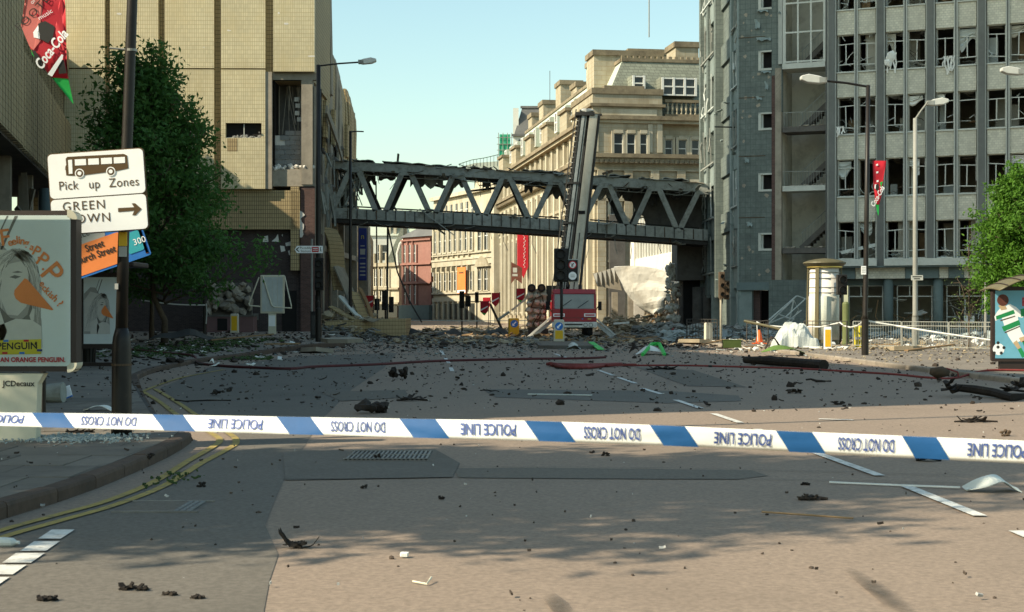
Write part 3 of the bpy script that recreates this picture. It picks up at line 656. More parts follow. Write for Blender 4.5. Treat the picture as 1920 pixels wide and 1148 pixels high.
# local x runs away along the street face (-.23,1), local y points away from the street
def wz(s): return lerp([(-62, 19.0), (-34, 19.0), (-33.9, 21.0), (-8, 21.0), (-7.9, 16.0), (1, 16.0)], s)
rz = wing.rotation_euler.z
mb = MB(); mb.box(-64.6, -34, .4, 26, 8.1, 19); mb.box(-34, -8, .4, 26, 8.1, 21); mb.box(-8, -.2, .4, 26, 8.1, 16); mb.build('upper_mass', 'tile_wing', wing)
mb = MB(); mb.box(-64.6, -.2, 3.4, 26, 0, 8.1); mb.build('arcade_back', 'void', wing)
mb = MB(); mb.box(-64.7, -.2, .05, 3.6, 7.9, 8.1); mb.build('arcade_soffit', 'concrete_dark', wing)
s = -64.6; rd = random.Random(2)
def px_of(s):
    p = wing.matrix_basis @ Vector((s, 0, 0)); return 960 + p.x / p.y * F
while s < -.7:
    near = s > -36
    w = .82 if near else 2.4
    low = 12.2 if px_of(s) > 33 else 8.0
    if px_of(s) > 33:      # recessed ribs: a strip above and one below a dark slot band
        mb = MB(); mb.prism([(s + .09, 13.7), (s + w - .09, 13.7), (s + w - .09, wz(s + .3)), (s + .09, wz(s + .3))][::-1], -.02, .42, 'y'); mb.build('rib', 'tile_wing', wing)
        mb = MB(); mb.box(s + .10, s + w * .70, -.16, .42, 8.0, 11.9 ); mb.build('rib', 'tile_wing', wing)
        mb = MB(); mb.box(s + w * .5, s + w * .62, .2, .42, 11.9, 13.7); mb.build('slot_fin', 'tile_wing', wing)
    else:
        mb = MB(); mb.box(s + .09, s + w - .09, -.2, .42, 8.0, wz(s + .3)); mb.build('rib', 'tile_wing', wing)
    s += w
for s in (-31.5, -27, -22.5, -14, -5):
    mb = MB(); mb.box(s, s + .6, .6, 1.2, .1, 7.9); mb.build('arcade_pier', 'concrete', wing)
mb = MB(); mb.tube([(-12.5, .1, .3), (-12.5, .1, 7.4)], .34, 12); mb.build('drain_pipe', 'fascia_blue', wing, smooth=True)
mb = MB(); rd = random.Random(6)
for i in range(6):
    s0 = rd.uniform(-31, -10); mb.bar((s0, rd.uniform(.2, 1.5), rd.uniform(5, 7.8)), (s0 + rd.uniform(-1.5, 1.5), rd.uniform(.2, 1.5), rd.uniform(3, 6)), .09, .25)
mb.build('hanging_strips', 'concrete', wing, kind='stuff')
MB().box(-34, -.4, .32, .4, 11.9, 13.7).build('slot_band', 'void', wing)
tow = thing('shade_tower', 'unseen tan tiled tower placed behind the ribbed wing to shade the office block', 'tower', (-39, 57.3, 0))  # out of view; placed and sized so its shadow covers the office front
mb = MB(); mb.box(-5, 5, -6.8, 6.8, 0, 72); mb.build('shaft', 'tile_wing', tow)
for i in range(8):
    mb = MB(); mb.box(5.0, 5.4, -6.6 + i * 1.75, -6.0 + i * 1.75, 0, 72.6); mb.build('rib', 'tile_wing', tow)
# ---------------------------------------------------------------- grey office block with blown out windows and blue stair tower (right)
O0 = Vector((17.88, 80, 0)); OA = math.atan2(-.369, .929)
off = thing('office_block', 'grey stone panelled office block with every window blown out and a blue stair tower', 'building', O0, OA)
OC, OS = math.cos(OA), math.sin(OA)
def ot(px):      # photo column -> metres along the facade plane
    k = (px - 960) / F; return (k * 80 - 17.88) / (OC - k * OS)
def oz(py, px): t = ot(px); return gz(py, 80 + OS * t)
def opart(name, m, *boxes, parent=None, **k):
    mb = MB()
    for b in boxes: mb.box(*b)
    return mb.build(name, m, parent or off, **k)
BAY = 2.665; T0 = .13; NB = 5; ST = 3.49; SILLS = [4.47 + ST * i for i in range(6)]; WH = 2.08; TOP = 26.0; LEN = T0 + NB * BAY
# floors, back wall, cross walls
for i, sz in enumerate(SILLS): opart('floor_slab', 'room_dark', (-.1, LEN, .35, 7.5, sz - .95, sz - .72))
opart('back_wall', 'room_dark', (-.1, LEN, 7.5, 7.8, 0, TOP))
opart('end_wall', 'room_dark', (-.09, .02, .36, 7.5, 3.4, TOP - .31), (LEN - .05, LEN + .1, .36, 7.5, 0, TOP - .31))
opart('roof_slab', 'concrete', (-.2, LEN, .2, 7.8, TOP - .3, TOP))
rd = random.Random(4)
for sz in SILLS:
    for t in (1.9, 4.0, 7.2, 9.4, 12):
        if rd.random() < .75: opart('cross_wall', 'room_wall', (t + rd.uniform(-.4, .4), t + .6, rd.choice((.5, 2.2, 3.0)), 7.4, sz - .7, sz + 2.5))
for k in range(NB + 1):
    t = T0 + BAY * k
    opart('pilaster', 'slate_pilaster', (t - .17, t + .17, -.30, .4, 4.06, TOP))
    opart('pilaster_fin', 'fin_grey', (t + .172, t + .235, -.22, .4, 4.06, TOP)); opart('pilaster_fin', 'fin_grey', (t - .235, t - .172, -.22, .4, 4.06, TOP))
for k in range(NB):
    t = T0 + BAY * (k + .5)
    opart('mullion_post', 'fin_grey', (t - .10, t - .035, -.16, .4, 4.06, TOP)); opart('mullion_post', 'slate_pilaster', (t - .034, t + .034, -.13, .4, 4.06, TOP)); opart('mullion_post', 'fin_grey', (t + .035, t + .10, -.16, .4, 4.06, TOP))
    opart('reveal', 'room_wall', (t + .12, t + .18, .1, .55, 4.1, TOP - 1)); opart('reveal', 'sill_pale', (T0 + BAY * k + .28, T0 + BAY * k + .34, .1, .75, 4.1, TOP - 1))
half = []
for k in range(NB): half += [(T0 + BAY * k + .275, T0 + BAY * (k + .5) - .105), (T0 + BAY * (k + .5) + .105, T0 + BAY * (k + 1) - .275)]
for i, sz in enumerate(SILLS):
    for j, (a, b) in enumerate(half):
        if i > 0: opart('spandrel_panel', 'mosaic', (a, b, -.06 + rd.uniform(-.012, .012), .14, sz - ST + WH, sz - .075))
        opart('sill', 'sill_pale', (a - .02, b + .02, -.13, .2, sz - .07, sz - .005))
        zt = sz + WH; fr = MB(); w = .05
        bent = rd.random()
        fr.box(a, b, .10, .16, zt - .045, zt); fr.box(a, a + .04, .10, .16, sz, zt); fr.box(b - .04, b, .10, .16, sz, zt); fr.box(a, b, .10, .16, sz, sz + .05)
        dz = rd.uniform(-.05, .05)
        if bent < .88: fr.bar((a, .13, zt - .5 + dz), (b, .13, zt - .5 + rd.uniform(-.07, .07)), .05)
        if bent < .80: fr.bar((a, .13, sz + .42), (b, .13 + rd.uniform(-.2, .05), sz + .42 + rd.uniform(-.08, .06)), .05)
        mxx = a + (b - a) * rd.choice((.5, .5, .46))
        if bent < .85: fr.bar((mxx, .13, sz + .42), (mxx + rd.uniform(-.03, .03), .13, zt - .5), .055)
        wf = fr.build('window_frame', 'frame_pale', off)
        # twisted bits left in the opening
        near_stair = j < 2
        nbits = rd.randint(4, 8) if near_stair else rd.randint(0, 5)
        if nbits:
            bt = MB()
            for q in range(nbits):
                x = rd.uniform(a, b); z = sz + rd.uniform(0, .7) if rd.random() < .7 else zt - rd.uniform(0, .4)
                p0 = Vector((x, rd.uniform(-.15, .6), z)); p1 = p0 + Vector((rd.uniform(-.7, .7), rd.uniform(-.2, .4), rd.uniform(-.25, .75)))
                p1.x = max(a - .1, min(b + .1, p1.x)); mid = (p0 + p1) / 2 + Vector((rd.uniform(-.15, .15), 0, rd.uniform(-.2, .2)))
                bt.tube([p0, mid, p1], rd.uniform(.012, .028), 5)
            bt.build('twisted_bars', rd.choice(('frame_pale', 'sheet_grey', 'rust', 'steel_grey')), off, kind='stuff')
        if rd.random() < .55:
            bt = MB()
            for q in range(rd.randint(1, 4)): bt.shard((rd.uniform(a + .2, b - .2), rd.uniform(.2, 1.4), sz + rd.uniform(.05, .5)), rd.uniform(.3, .8), rd.uniform(.1, .4), .02, None, .5)
            bt.build('loose_board', rd.choice(('paper', 'timber', 'sheet_grey', 'room_wall')), off, kind='stuff')
        if rd.random() < .6:      # pale partition, cupboard or door standing in the room
            x = a + (b - a) * rd.uniform(-.1, .55); yy = rd.uniform(.7, 2.6); opart('room_partition', rd.choice(('room_wall', 'room_wall', 'timber', 'sheet_grey')), (x, x + rd.uniform(.25, .7), yy, yy + .12, sz - .7, sz + rd.uniform(.6, 2.3)))
        if rd.random() < .22:     # crumpled blind
            bl_ = MB(); x0, x1 = a + .08, a + (b - a) * rd.uniform(.4, .95); zz = zt - .1; hh = rd.uniform(.4, 1.4); ph = rd.random() * 6
            bl_.sheet(lambda u, v: (x0 + (x1 - x0) * u, .2 + .05 * math.sin(v * 20 + ph), zz - hh * v * (.7 + .3 * math.sin(u * 4 + ph))), 5, 8, .008); bl_.build('torn_blind', rd.choice(('paper', 'sheet_grey', 'room_wall')), off)
        if rd.random() < .6:
            bt = MB(); x = rd.uniform(a + .2, b - .2); bt.shard((x, rd.uniform(.6, 1.8), zt + .05), 1.0, .5, .03, None, .4); bt.shard((x + .3, rd.uniform(.6, 2.2), zt - .1), .8, .4, .02, None, .6)
            bt.build('ceiling_board', 'room_wall' if rd.random() < .6 else 'paper', off, kind='stuff')
opart('spandrel_top', 'mosaic', (T0, LEN, .02, .16, SILLS[-1] + WH, TOP - .3))
# hanging blinds
for (px, y0, y1, n, sd) in ((1673, 100, 142, 6, 1), (1780, 106, 142, 7, 2), (1577, 238, 262, 5, 3)):
    rr = random.Random(sd); t = ot(px); bl = thing('hanging_blind', {1: 'crumpled white blind hanging like a rag from an upper office window', 2: 'shredded white blind strips hanging below an upper office window', 3: 'tangle of white strips hanging beside the stair tower window'}[sd], 'blind', off.matrix_basis @ Vector((t, -.16, oz(y1, px))), OA)
    h = oz(y0, px) - oz(y1, px); mb = MB()
    for i in range(n):
        x = (i - n/2) * .09; mb.sheet(lambda u, v, x=x, f=rr.uniform(.5, 1), d=rr.uniform(-.2, .2): (x + u * .08 + d * (1 - v) + .03 * math.sin(v * 9 + x * 20), -.02 * math.sin(v * 7 + x * 9) - .03, h * (1 - f) + v * h * f), 1, 6, .006)
    mb.build('strips', 'paper', bl)
    if sd == 1: mb = MB(); mb.rock((0, -.05, h * .85), (.3, .14, .35), 4); mb.rock((-.2, -.05, h * .55), (.25, .12, .25), 5); mb.build('bundle', 'paper', bl)
# long pale duct fallen across the lower windows
d_ = thing('fallen_duct', 'long pale duct lying aslant in the lowest row of office windows', 'duct', off.matrix_basis @ Vector((ot(1577), .1, oz(478, 1577))), OA)
mb = MB(); mb.bar((0, .0, .12), (1.2, .0, .38), .28, .18); mb.bar((1.3, .1, .42), (2.4, .15, .62), .28, .2); mb.build('casing', 'sheet_grey', d_)
# canopy, fascia and ground floor
opart('canopy', 'sill_pale', (-.4, T0 + 2.5, -.55, .4, 4.06, 4.44), (T0 + 2.9, LEN, -.55, .4, 4.06, 4.44))
opart('canopy_soffit', 'fascia_blue', (-.4, LEN, -.45, 2.0, 3.97, 4.055))
for a, b, m in ((-.6, 1.4, 'fascia_blue'), (1.4, 4.1, 'mosaic'), (4.1, 5.9, 'fascia_blue'), (5.9, 6.4, 'mosaic'), (6.4, 7.2, 'fascia_blue'), (7.2, 8.0, 'mosaic'), (8.0, LEN, 'fascia_blue')):
    opart('fascia_panel', m, (a + .01, b - .01, -.02 if m == 'fascia_blue' else .06, .2, 3.36, 3.965))
for k in range(6):
    mb = MB(); t = T0 + BAY * k + (.35 if k else .3); mb.tube([(t, .45, .1), (t, .45, 3.36)], .27, 16); mb.build('round_column', 'fascia_blue', off, smooth=True)
opart('shop_lintel', 'fascia_blue', (-.4, LEN, .9, 1.2, 3.0, 3.36)); opart('shop_stall', 'fascia_blue', (-.4, LEN, .95, 1.15, .1, .55))
opart('shop_floor', 'room_dark', (-.4, LEN, 1.2, 7.5, .1, .2))
for k in range(5):
    a = T0 + BAY * k + .75; b = a + BAY - .75; fr = MB()
    for z in (.55, 2.35, 2.95): fr.box(a, b, 1.0, 1.06, z, z + .06)
    for x in (a, (a + b) / 2, b - .05): fr.box(x, x + .05, 1.0, 1.06, .55, 2.35)
    for x in (a, a + (b - a) * .35, b - .05): fr.box(x, x + .05, 1.0, 1.06, 2.35, 3.0)
    fr.build('shop_frame', 'frame_pale', off); bt = MB()
    for q in range(6):
        p0 = Vector((rd.uniform(a, b), rd.uniform(.5, 2.5), .5)); bt.tube([p0, p0 + Vector((rd.uniform(-.4, .4), 0, rd.uniform(.5, 1.0))), p0 + Vector((rd.uniform(-.9, .9), 0, rd.uniform(.6, 1.8)))], .03, 5)
    bt.build('twisted_bars', rd.choice(('frame_pale', 'sheet_grey', 'timber')), off, kind='stuff')
    bt = MB()
    for q in range(4): bt.shard((rd.uniform(a, b), rd.uniform(1.3, 3), rd.uniform(.4, 2.4)), rd.uniform(.6, 1.4), .5, .03, None, .3)
    bt.build('loose_board', rd.choice(('timber', 'paper', 'room_wall')), off, kind='stuff')
opart('paper_notice', 'paper', (ot(1805), ot(1825), .94, .945, oz(607, 1815), oz(592, 1815)))

# stair bay: glazed above, torn open below
SA, SB = ot(1468), -.24
zL = [oz(y, 1510) for y in (118, 237, 348, 465)]
opart('stair_back_wall', 'stair_wall', (SA - .2, SB + .02, 3.4, 3.6, 0, TOP)); opart('stair_side_wall', 'stair_wall', (SA - .35, SA - .12, .35, 3.4, 3.2, TOP)); opart('stair_side_wall', 'stair_wall', (SB, SB + .1, .3, 3.4, 3.2, TOP))
for i, z in enumerate(zL):
    m = 'sill_pale' if i in (0, 2) else 'concrete_dark'
    opart('landing', m, (SA - .02, SB - .01, -.05 if i else -.12, 1.5, z - .3, z))
    if i: # landing debris and railing
        mb = MB()
        for q in range(12): mb.rock((rd.uniform(SA, SB), rd.uniform(0, .4), z + .04), (rd.uniform(.05, .2), .12, .06), None)
        mb.build('landing_rubble', 'concrete', off, kind='stuff')
        ra = MB(); ra.bar((SA, .12, z + .85), (SB, .12, z + .85 + rd.uniform(-.1, .05)), .035)
        for q in range(16):
            x = SA + (SB - SA) * (q + .5) / 16; ra.bar((x, .12, z), (x + rd.uniform(-.03, .03), .12, z + .85), .016)
        if i < 3: ra.build('railing', 'steel_grey', off)
    # flight rising to the right behind the landing
    mb = MB(); n = 9; x0 = SA + .75; x1 = SB - .05; zt = z + (1.55 if i else 1.6)
    for q in range(n):
        xa = x0 + (x1 - x0) * q / n; xb = x0 + (x1 - x0) * (q + 1) / n; za = z + (zt - z) * (q + 1) / n
        mb.box(xa, xb, 1.55, 2.6, max(z, za - .34), za)
    mb.bar((x0, 1.5, z + .02), (x1, 1.5, zt - .05), .09, .3)
    mb.build('stair_flight', 'concrete_dark', off)
    rl = MB(); rl.bar((x0, 1.52, z + .9), (x1, 1.52, zt + .8), .04)
    for q in range(9):
        xa = x0 + (x1 - x0) * (q + .5) / 9; rl.bar((xa, 1.52, z + (zt - z) * (q + .5) / 9), (xa, 1.52, z + .9 + (zt - z) * (q + .5) / 9), .018)
    rl.build('stair_rail', 'steel_grey', off)
    opart('wall_opening', 'void', (SB - .55, SB - .35, 3.33, 3.395, z + 1.9, z + 2.5))
zg = zL[0]; fr = MB()
for i in range(4): x = SA + .12 + (SB - SA - .2) * i / 3; fr.box(x - .045, x + .045, -.06, .02, zg, TOP)
for i in range(8): z = zg + .1 + i * 1.66; fr.box(SA, SB, -.055, .015, z - .045, z + .045)
for (x) in (SA + .05, SB - .05): fr.box(x - .05, x + .05, -.07, .03, zg, TOP)
fr.build('stair_glazing', 'frame_pale', off)
opart('stair_edge_post', 'fin_grey', (SA - .25, SA - .02, -.1, .3, zg, TOP)); opart('stair_edge_post', 'slate_pilaster', (SB + .01, T0 - .28, -.1, .35, 3.3, TOP))
opart('stair_lower_wall', 'mosaic_blue', (ot(1442), ot(1532), -.08, .5, .1, oz(525, 1490)))
opart('torn_brick_pier', 'brick_maroon', (ot(1447) , ot(1453), -.02, .34, 3.3, oz(142, 1450))); opart('torn_plaster_pier', 'concrete', (ot(1453) + .005, ot(1465), .0, .38, 3.3, oz(128, 1455)))
# blue mosaic front of the stair tower, with square windows cut through
C0 = ot(1385); C1 = ot(1470) ; W0 = ot(1424); W1 = ot(1447)
wins = [(oz(b, 1435), oz(a, 1435)) for a, b in ((-18, 15), (95, 129), (211, 241), (325, 356), (437, 467))]
zc = 3.2
for i, (wa, wb) in enumerate(sorted(wins)):
    opart('tower_wall', 'mosaic_blue', (C0, W0, .0, .3, zc, wb), (W1, ot(1447) + (.01 if wb < oz(140, 1450) else .6), .0, .3, zc, wb), (W0, W1, .0, .3, zc, wa))
    w_ = opart('tower_window', 'void', (W0, W1, .34, .36, wa, wb)); fr = MB(); t = .09
    fr.box(W0 - .06, W0 + t, -.04, .12, wa, wb); fr.box(W0 - .06, W1, -.05, .12, wa - .1, wa + .02); fr.box(W0 - .06, W1, -.04, .12, wb - t, wb); fr.box(W0 + t, W0 + t + .1, .12, .3, wa, wb)
    fr.build('frame', 'sill_pale', w_); zc = wb
opart('tower_wall', 'mosaic_blue', (C0, SA - .26, .0, .3, zc, TOP)); opart('tower_wall', 'mosaic_blue', (ot(1447) + .61, SA - .26, .004, .3, oz(128, 1450), zc))
opart('tower_base_beam', 'fascia_blue', (C0 - .1, ot(1442), -.1, .35, 2.75, 3.2))
for y in (-60, 70, 183, 293, 408): opart('string_crack', 'rust', (C0, W0 + rd.uniform(-.2, .4), -.02, .02, oz(y, 1410) - .02, oz(y, 1410) + .02))
# flaked mosaic: curled scraps and bare fixing patches
for q in range(46):
    x = rd.uniform(C0 + .1, ot(1465)); z = rd.uniform(3.4, 20)
    if W0 - .3 < x < W1 + .2 and any(a - .25 < z < b + .25 for a, b in wins): continue
    if x > ot(1445) and z < oz(150, 1450): continue
    mb = MB(); s_ = rd.uniform(.05, .13); n = 6
    mb.prism([(x + s_ * math.cos(i) * rd.uniform(.5, 1.3), z + s_ * math.sin(i) * rd.uniform(.5, 1.4)) for i in range(n)], -.014, .01, 'y'); mb.build('bare_patch', 'concrete', off)
for px, py, w, h in ((1420, 45, 9, 18), (1437, 160, 6, 16), (1423, 184, 10, 7), (1436, 134, 18, 6), (1430, 20, 20, 5), (1432, 73, 26, 7), (1462, 20, 5, 12), (1400, 300, 8, 10), (1405, 420, 10, 8)):
    x0, x1 = ot(px - w/2), ot(px + w/2); z0, z1 = oz(py + h/2, px), oz(py - h/2, px); mb = MB(); rr = random.Random(px + py)
    mb.sheet(lambda u, v: (x0 + (x1-x0) * u + .04 * math.sin(v * 5), -.01 - .16 * (1-v) ** 2 - .03 * math.sin(u * 6), z0 + (z1-z0) * v + .06 * math.sin(u * 11) * (1 - v)), 5, 4, .015); mb.build('curled_mosaic', 'mosaic_light', off)
# street side of the tower, seen edge-on: piers, window strips, twisted frames
c0 = off.matrix_basis @ Vector((C0, 0, 0))
def sp(u, d, z): return Vector((c0.x - .012 * u - d, c0.y + u, z))   # u metres along the street, d metres out towards the street
def sidep(name, m, u0, u1, d0, d1, z0, z1):
    mb = MB(); vs = [sp(u, d, z) for z in (z0, z1) for u, d in ((u0, d0), (u1, d0), (u1, d1), (u0, d1))]
    mb.add(vs, [(0,1,2,3), (7,6,5,4), (0,4,5,1), (1,5,6,2), (2,6,7,3), (3,7,4,0)]); return mb.build(name, m, off, world=True)
sidep('street_wall', 'mosaic_blue', .0, 13.5, -.8, -.28, 0, TOP)
for u0, u1, d in ((.0, .5, .02), (2.2, 2.7, .06), (7.2, 7.9, .22), (10.2, 10.8, .26), (12.9, 13.5, .34)): sidep('street_pier', 'mosaic_blue' if u0 > 5 else 'mosaic_light', u0, u1, -.28, d, 2.4, TOP)  # farther piers get the darker mosaic in place of shade falling on them
for k in range(7):
    z = 2.9 + 3.49 * k
    sidep('street_spandrel', 'mosaic_light', .51, 2.19, -.27, -.06, z, z + 1.35); sidep('street_spandrel', 'mosaic_light', 7.91, 12.89, -.27, .1, z - .3, z + 1.1); sidep('street_spandrel', 'mosaic_blue', 2.71, 7.19, -.27, -.12, z, z + 1.2)
    mb = MB(); rr = random.Random(k)
    for q in range(7):
        u = rr.uniform(.5, 2.2) if q < 3 else rr.uniform(8, 12.8); zz = z + rr.uniform(1.2, 3.2); d = rr.uniform(-.1, .12) if q < 3 else rr.uniform(.1, .42)
        mb.tube([sp(u, d, zz), sp(u + rr.uniform(-.3, .3), d + rr.uniform(-.1, .1), zz - .4), sp(u + rr.uniform(-.5, .5), d + rr.uniform(-.12, .12), zz - rr.uniform(.5, 1.3))], rr.uniform(.02, .06), 5)
    for u, d in ((.9, -.02), (1.7, .0), (9.3, .18), (11.6, .24)): mb.bar(sp(u, d, z + 1.2), sp(u + rr.uniform(-.1, .1), d + rr.uniform(-.05, .1), z + 3.4), .07)
    mb.bar(sp(.4, .02, z + 1.3), sp(2.3, .06, z + 1.25), .08); mb.bar(sp(8, .2, z + 1.1), sp(12.8, .3, z + 1.0), .1)
    mb.build('twisted_frame', 'sheet_grey' if k % 2 else 'steel_grey', off, world=True, kind='stuff')
mb = MB()
for q in range(26):
    u = rd.uniform(.2, 13); mb.shard(sp(u, rd.uniform(-.1, .25), rd.uniform(3, 20)), rd.uniform(.2, .6), rd.uniform(.1, .3), .02, None, .6)
mb.build('torn_flakes', 'mosaic_light', off, world=True, kind='stuff')
# ground storey of the tower: piers and dark openings
for px in (1338, 1362, 1388): 
    u = {1338: 8.5, 1362: 2.3, 1388: .1}[px]; sidep('ground_pier', 'mosaic_light', u, u + .6, -.3, .2 if u > 5 else .05, .1, 2.6)
opart('ground_back', 'void', (C0, ot(1442), 1.6, 1.8, .1, 2.75)); opart('ground_pier', 'mosaic_light', (C0 + .02, C0 + .75, .05, .6, .1, 2.75)); opart('brick_stump', 'brick_maroon', (ot(1408), ot(1422), .5, .9, .1, 2.75))
# dark concrete mass that carries the end of the footbridge
mb = MB(); X0, X1 = gx(1264, 96), 13.4
mb.box(X0, X1, 94.2, 97.5, 3.6, gz(452, 94.5)); mb.build('bridge_abutment', 'concrete_dark', off, world=True)
mb = MB(); mb.box(X0 + .5, X1, 95, 97.4, 0, 3.6); mb.build('abutment_back', 'void', off, world=True)
for px in (1308, 1326): mb = MB(); mb.tube([P(px, 640, 94.6), P(px, 538, 94.6)], .35, 12); mb.build('round_column', 'concrete_dark', off, world=True, smooth=True)
mb = MB(); rr = random.Random(9)
for q in range(60): mb.rock(P(1252 + rr.random() * 22, 495 + rr.random() * 105, 95.5), (rr.uniform(.08, .3), .3, rr.uniform(.08, .3)), q)
mb.build('broken_concrete', 'concrete_pale', off, world=True, kind='stuff')
# ---------------------------------------------------------------- wrecked lattice footbridge across the street
YB = 91.3; YF = 94.3
br = thing('footbridge', 'wrecked grey steel lattice footbridge spanning the street between the two buildings', 'footbridge', (0, 92.8, 0))
TT = [(600,299),(700,302),(1000,321),(1240,335),(1330,342)]; TB = [(600,313),(680,319),(900,332),(1300,358),(1330,360)]
BT = [(600,388),(650,391),(900,401),(1300,429),(1330,431)]; BB = [(600,416),(650,418),(900,431),(1310,458),(1330,460)]
def bq(px, tab, Y=YB): return P(px, lerp(tab, px), Y * (1 if Y == YB else 1)) if Y == YB else Vector((gx(px, YB), Y, gz(lerp(tab, px), YB)))
def chord(name, m, ta, tb, Y, d, x0=606, x1=1327, n=10):
    mb = MB()
    for i in range(n):
        a = x0 + (x1 - x0) * i / n; b = x0 + (x1 - x0) * (i + 1) / n
        A, B, C, D = bq(a, ta, Y), bq(b, ta, Y), bq(b, tb, Y), bq(a, tb, Y); k = Vector((0, d, 0))
        mb.add([A, B, C, D, A + k, B + k, C + k, D + k], [(0,1,2,3)[::-1], (4,5,6,7), (0,4,5,1)[::-1], (3,2,6,7)[::-1], (0,3,7,4)[::-1], (1,5,6,2)[::-1]])
    return mb.build(name, m, br, world=True)
def sh(tab, dy): return [(x, y + dy) for x, y in tab]
chord('top_chord', 'steel_grey', sh(TT, 3), sh(TB, 1.5), YB, .25); chord('top_chord', 'steel_grey', sh(TT, 5), TB, YF, .25)
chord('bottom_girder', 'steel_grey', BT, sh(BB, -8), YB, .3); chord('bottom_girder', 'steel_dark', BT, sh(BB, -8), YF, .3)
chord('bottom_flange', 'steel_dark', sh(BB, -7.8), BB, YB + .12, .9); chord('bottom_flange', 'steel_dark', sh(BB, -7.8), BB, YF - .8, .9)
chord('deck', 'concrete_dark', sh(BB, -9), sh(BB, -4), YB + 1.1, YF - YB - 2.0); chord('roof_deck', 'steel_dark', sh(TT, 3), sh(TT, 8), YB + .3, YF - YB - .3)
# torn roofing lying on the top chord
rd = random.Random(31)
for q in range(16):
    px = 622 + q * 44 + rd.uniform(-8, 8); p = bq(px, TT); L_ = rd.uniform(1.2, 2.4); q2 = bq(min(1326, px + L_ * 29), TT); mb = MB()
    z0 = rd.uniform(-.1, .08); n = 8
    mb.sheet(lambda u, v: p.lerp(q2, u) + Vector((0, -.14 + v * 3.2, z0 + .03 * math.sin(u * 9 + q) * (1 - v) + rd.uniform(-.02, .03))), n, 2, .05); mb.build('roof_sheet', rd.choice(('steel_grey', 'steel_grey', 'concrete')), br, world=True)
for px, dy, L_, a in ((745, -8, .5, 1.5), (905, -14, 1.0, -.35), (885, -8, 1.3, -.4), (1130, -6, .7, .3)):
    p = bq(px, TT) + Vector((0, .3, .1)); mb = MB(); mb.bar(p, p + Vector((math.cos(a) * L_, .1, math.sin(a) * L_)), .09, .16); mb.build('loose_beam', 'rust', br, world=True)
# girder stiffeners
for i in range(38):
    px = 652 + i * 18; a = bq(px, BT) + Vector((0, -.03, -.04)); b = bq(px, sh(BB, -9)) + Vector((0, -.03, 0)); mb = MB(); mb.bar(a, b, .05, .06); mb.build('stiffener', 'steel_dark' if i % 3 else 'rust', br, world=True)
# lattice members, front and rear
tops = [664, 762, 857.6, 949.6, 1042, 1135, 1228, 1318]
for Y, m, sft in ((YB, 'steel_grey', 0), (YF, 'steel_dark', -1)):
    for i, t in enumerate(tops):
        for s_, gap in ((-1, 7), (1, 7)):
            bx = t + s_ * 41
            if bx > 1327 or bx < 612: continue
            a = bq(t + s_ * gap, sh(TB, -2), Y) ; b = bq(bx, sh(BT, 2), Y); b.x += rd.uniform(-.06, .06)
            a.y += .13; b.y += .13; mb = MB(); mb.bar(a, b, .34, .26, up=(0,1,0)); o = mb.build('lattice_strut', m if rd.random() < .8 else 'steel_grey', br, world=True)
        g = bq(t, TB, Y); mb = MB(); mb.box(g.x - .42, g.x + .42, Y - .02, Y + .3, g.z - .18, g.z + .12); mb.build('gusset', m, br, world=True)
# thin rails, dangling conduit and strips
mb = MB()
for off_ in (-2, 5):
    for a, b in zip(range(640, 1320, 85), range(725, 1405, 85)): mb.bar(bq(a, sh(TB, 3 + off_)) + Vector((0, .5, 0)), bq(min(b, 1325), sh(TB, 3 + off_ + rd.uniform(-1, 1))) + Vector((0, .5, 0)), .05)
for i in range(28): px = 652 + i * 24; mb.bar(bq(px, sh(TB, -3)) + Vector((0, .45, 0)), bq(px, sh(TB, 8)) + Vector((0, .45, 0)), .05)
mb.build('upper_rail', 'steel_grey', br, world=True, kind='stuff')
mb = MB(); mb.bar(bq(642, sh(BT, -9)) + Vector((0, 2.5, 0)), bq(1050, sh(BT, -8)) + Vector((0, 2.5, 0)), .09); mb.bar(bq(1110, sh(BT, -8)) + Vector((0, 2.5, 0)), bq(1320, sh(BT, -6)) + Vector((0, 2.5, 0)), .09); mb.build('lower_rail', 'steel_dark', br, world=True, kind='stuff')
mb = MB(); mb.bar(P(787, 392, YB - .3), P(851, 441, YB - .3), .16, .06); mb.bar(P(801, 415, YB + 1), P(835, 440, YB + 1), .2, .12); mb.build('hanging_rail', 'steel_grey', br, world=True, kind='stuff')
mb = MB()
for q in range(26):
    px = rd.uniform(650, 1320); tb = rd.choice((TB, BT, BB)); p = bq(px, sh(tb, 2)) + Vector((0, rd.uniform(-.1, 1.5), 0)); l = rd.uniform(.3, 1.3)
    mb.tube([p, p + Vector((rd.uniform(-.1, .1), -.05, -l * .5)), p + Vector((rd.uniform(-.3, .3), -.05, -l))], .018, 4)
mb.build('hanging_wires', 'steel_grey', br, world=True, kind='stuff')
for q in range(18):
    px = rd.uniform(660, 1170); p = bq(px, sh(TB, 7)) + Vector((0, rd.uniform(.8, 2.6), 0)); mb = MB(); mb.shard(p, rd.uniform(.8, 2.0), .35, .03, None, .25); mb.build('torn_ceiling', 'steel_dark', br, world=True, kind='stuff')
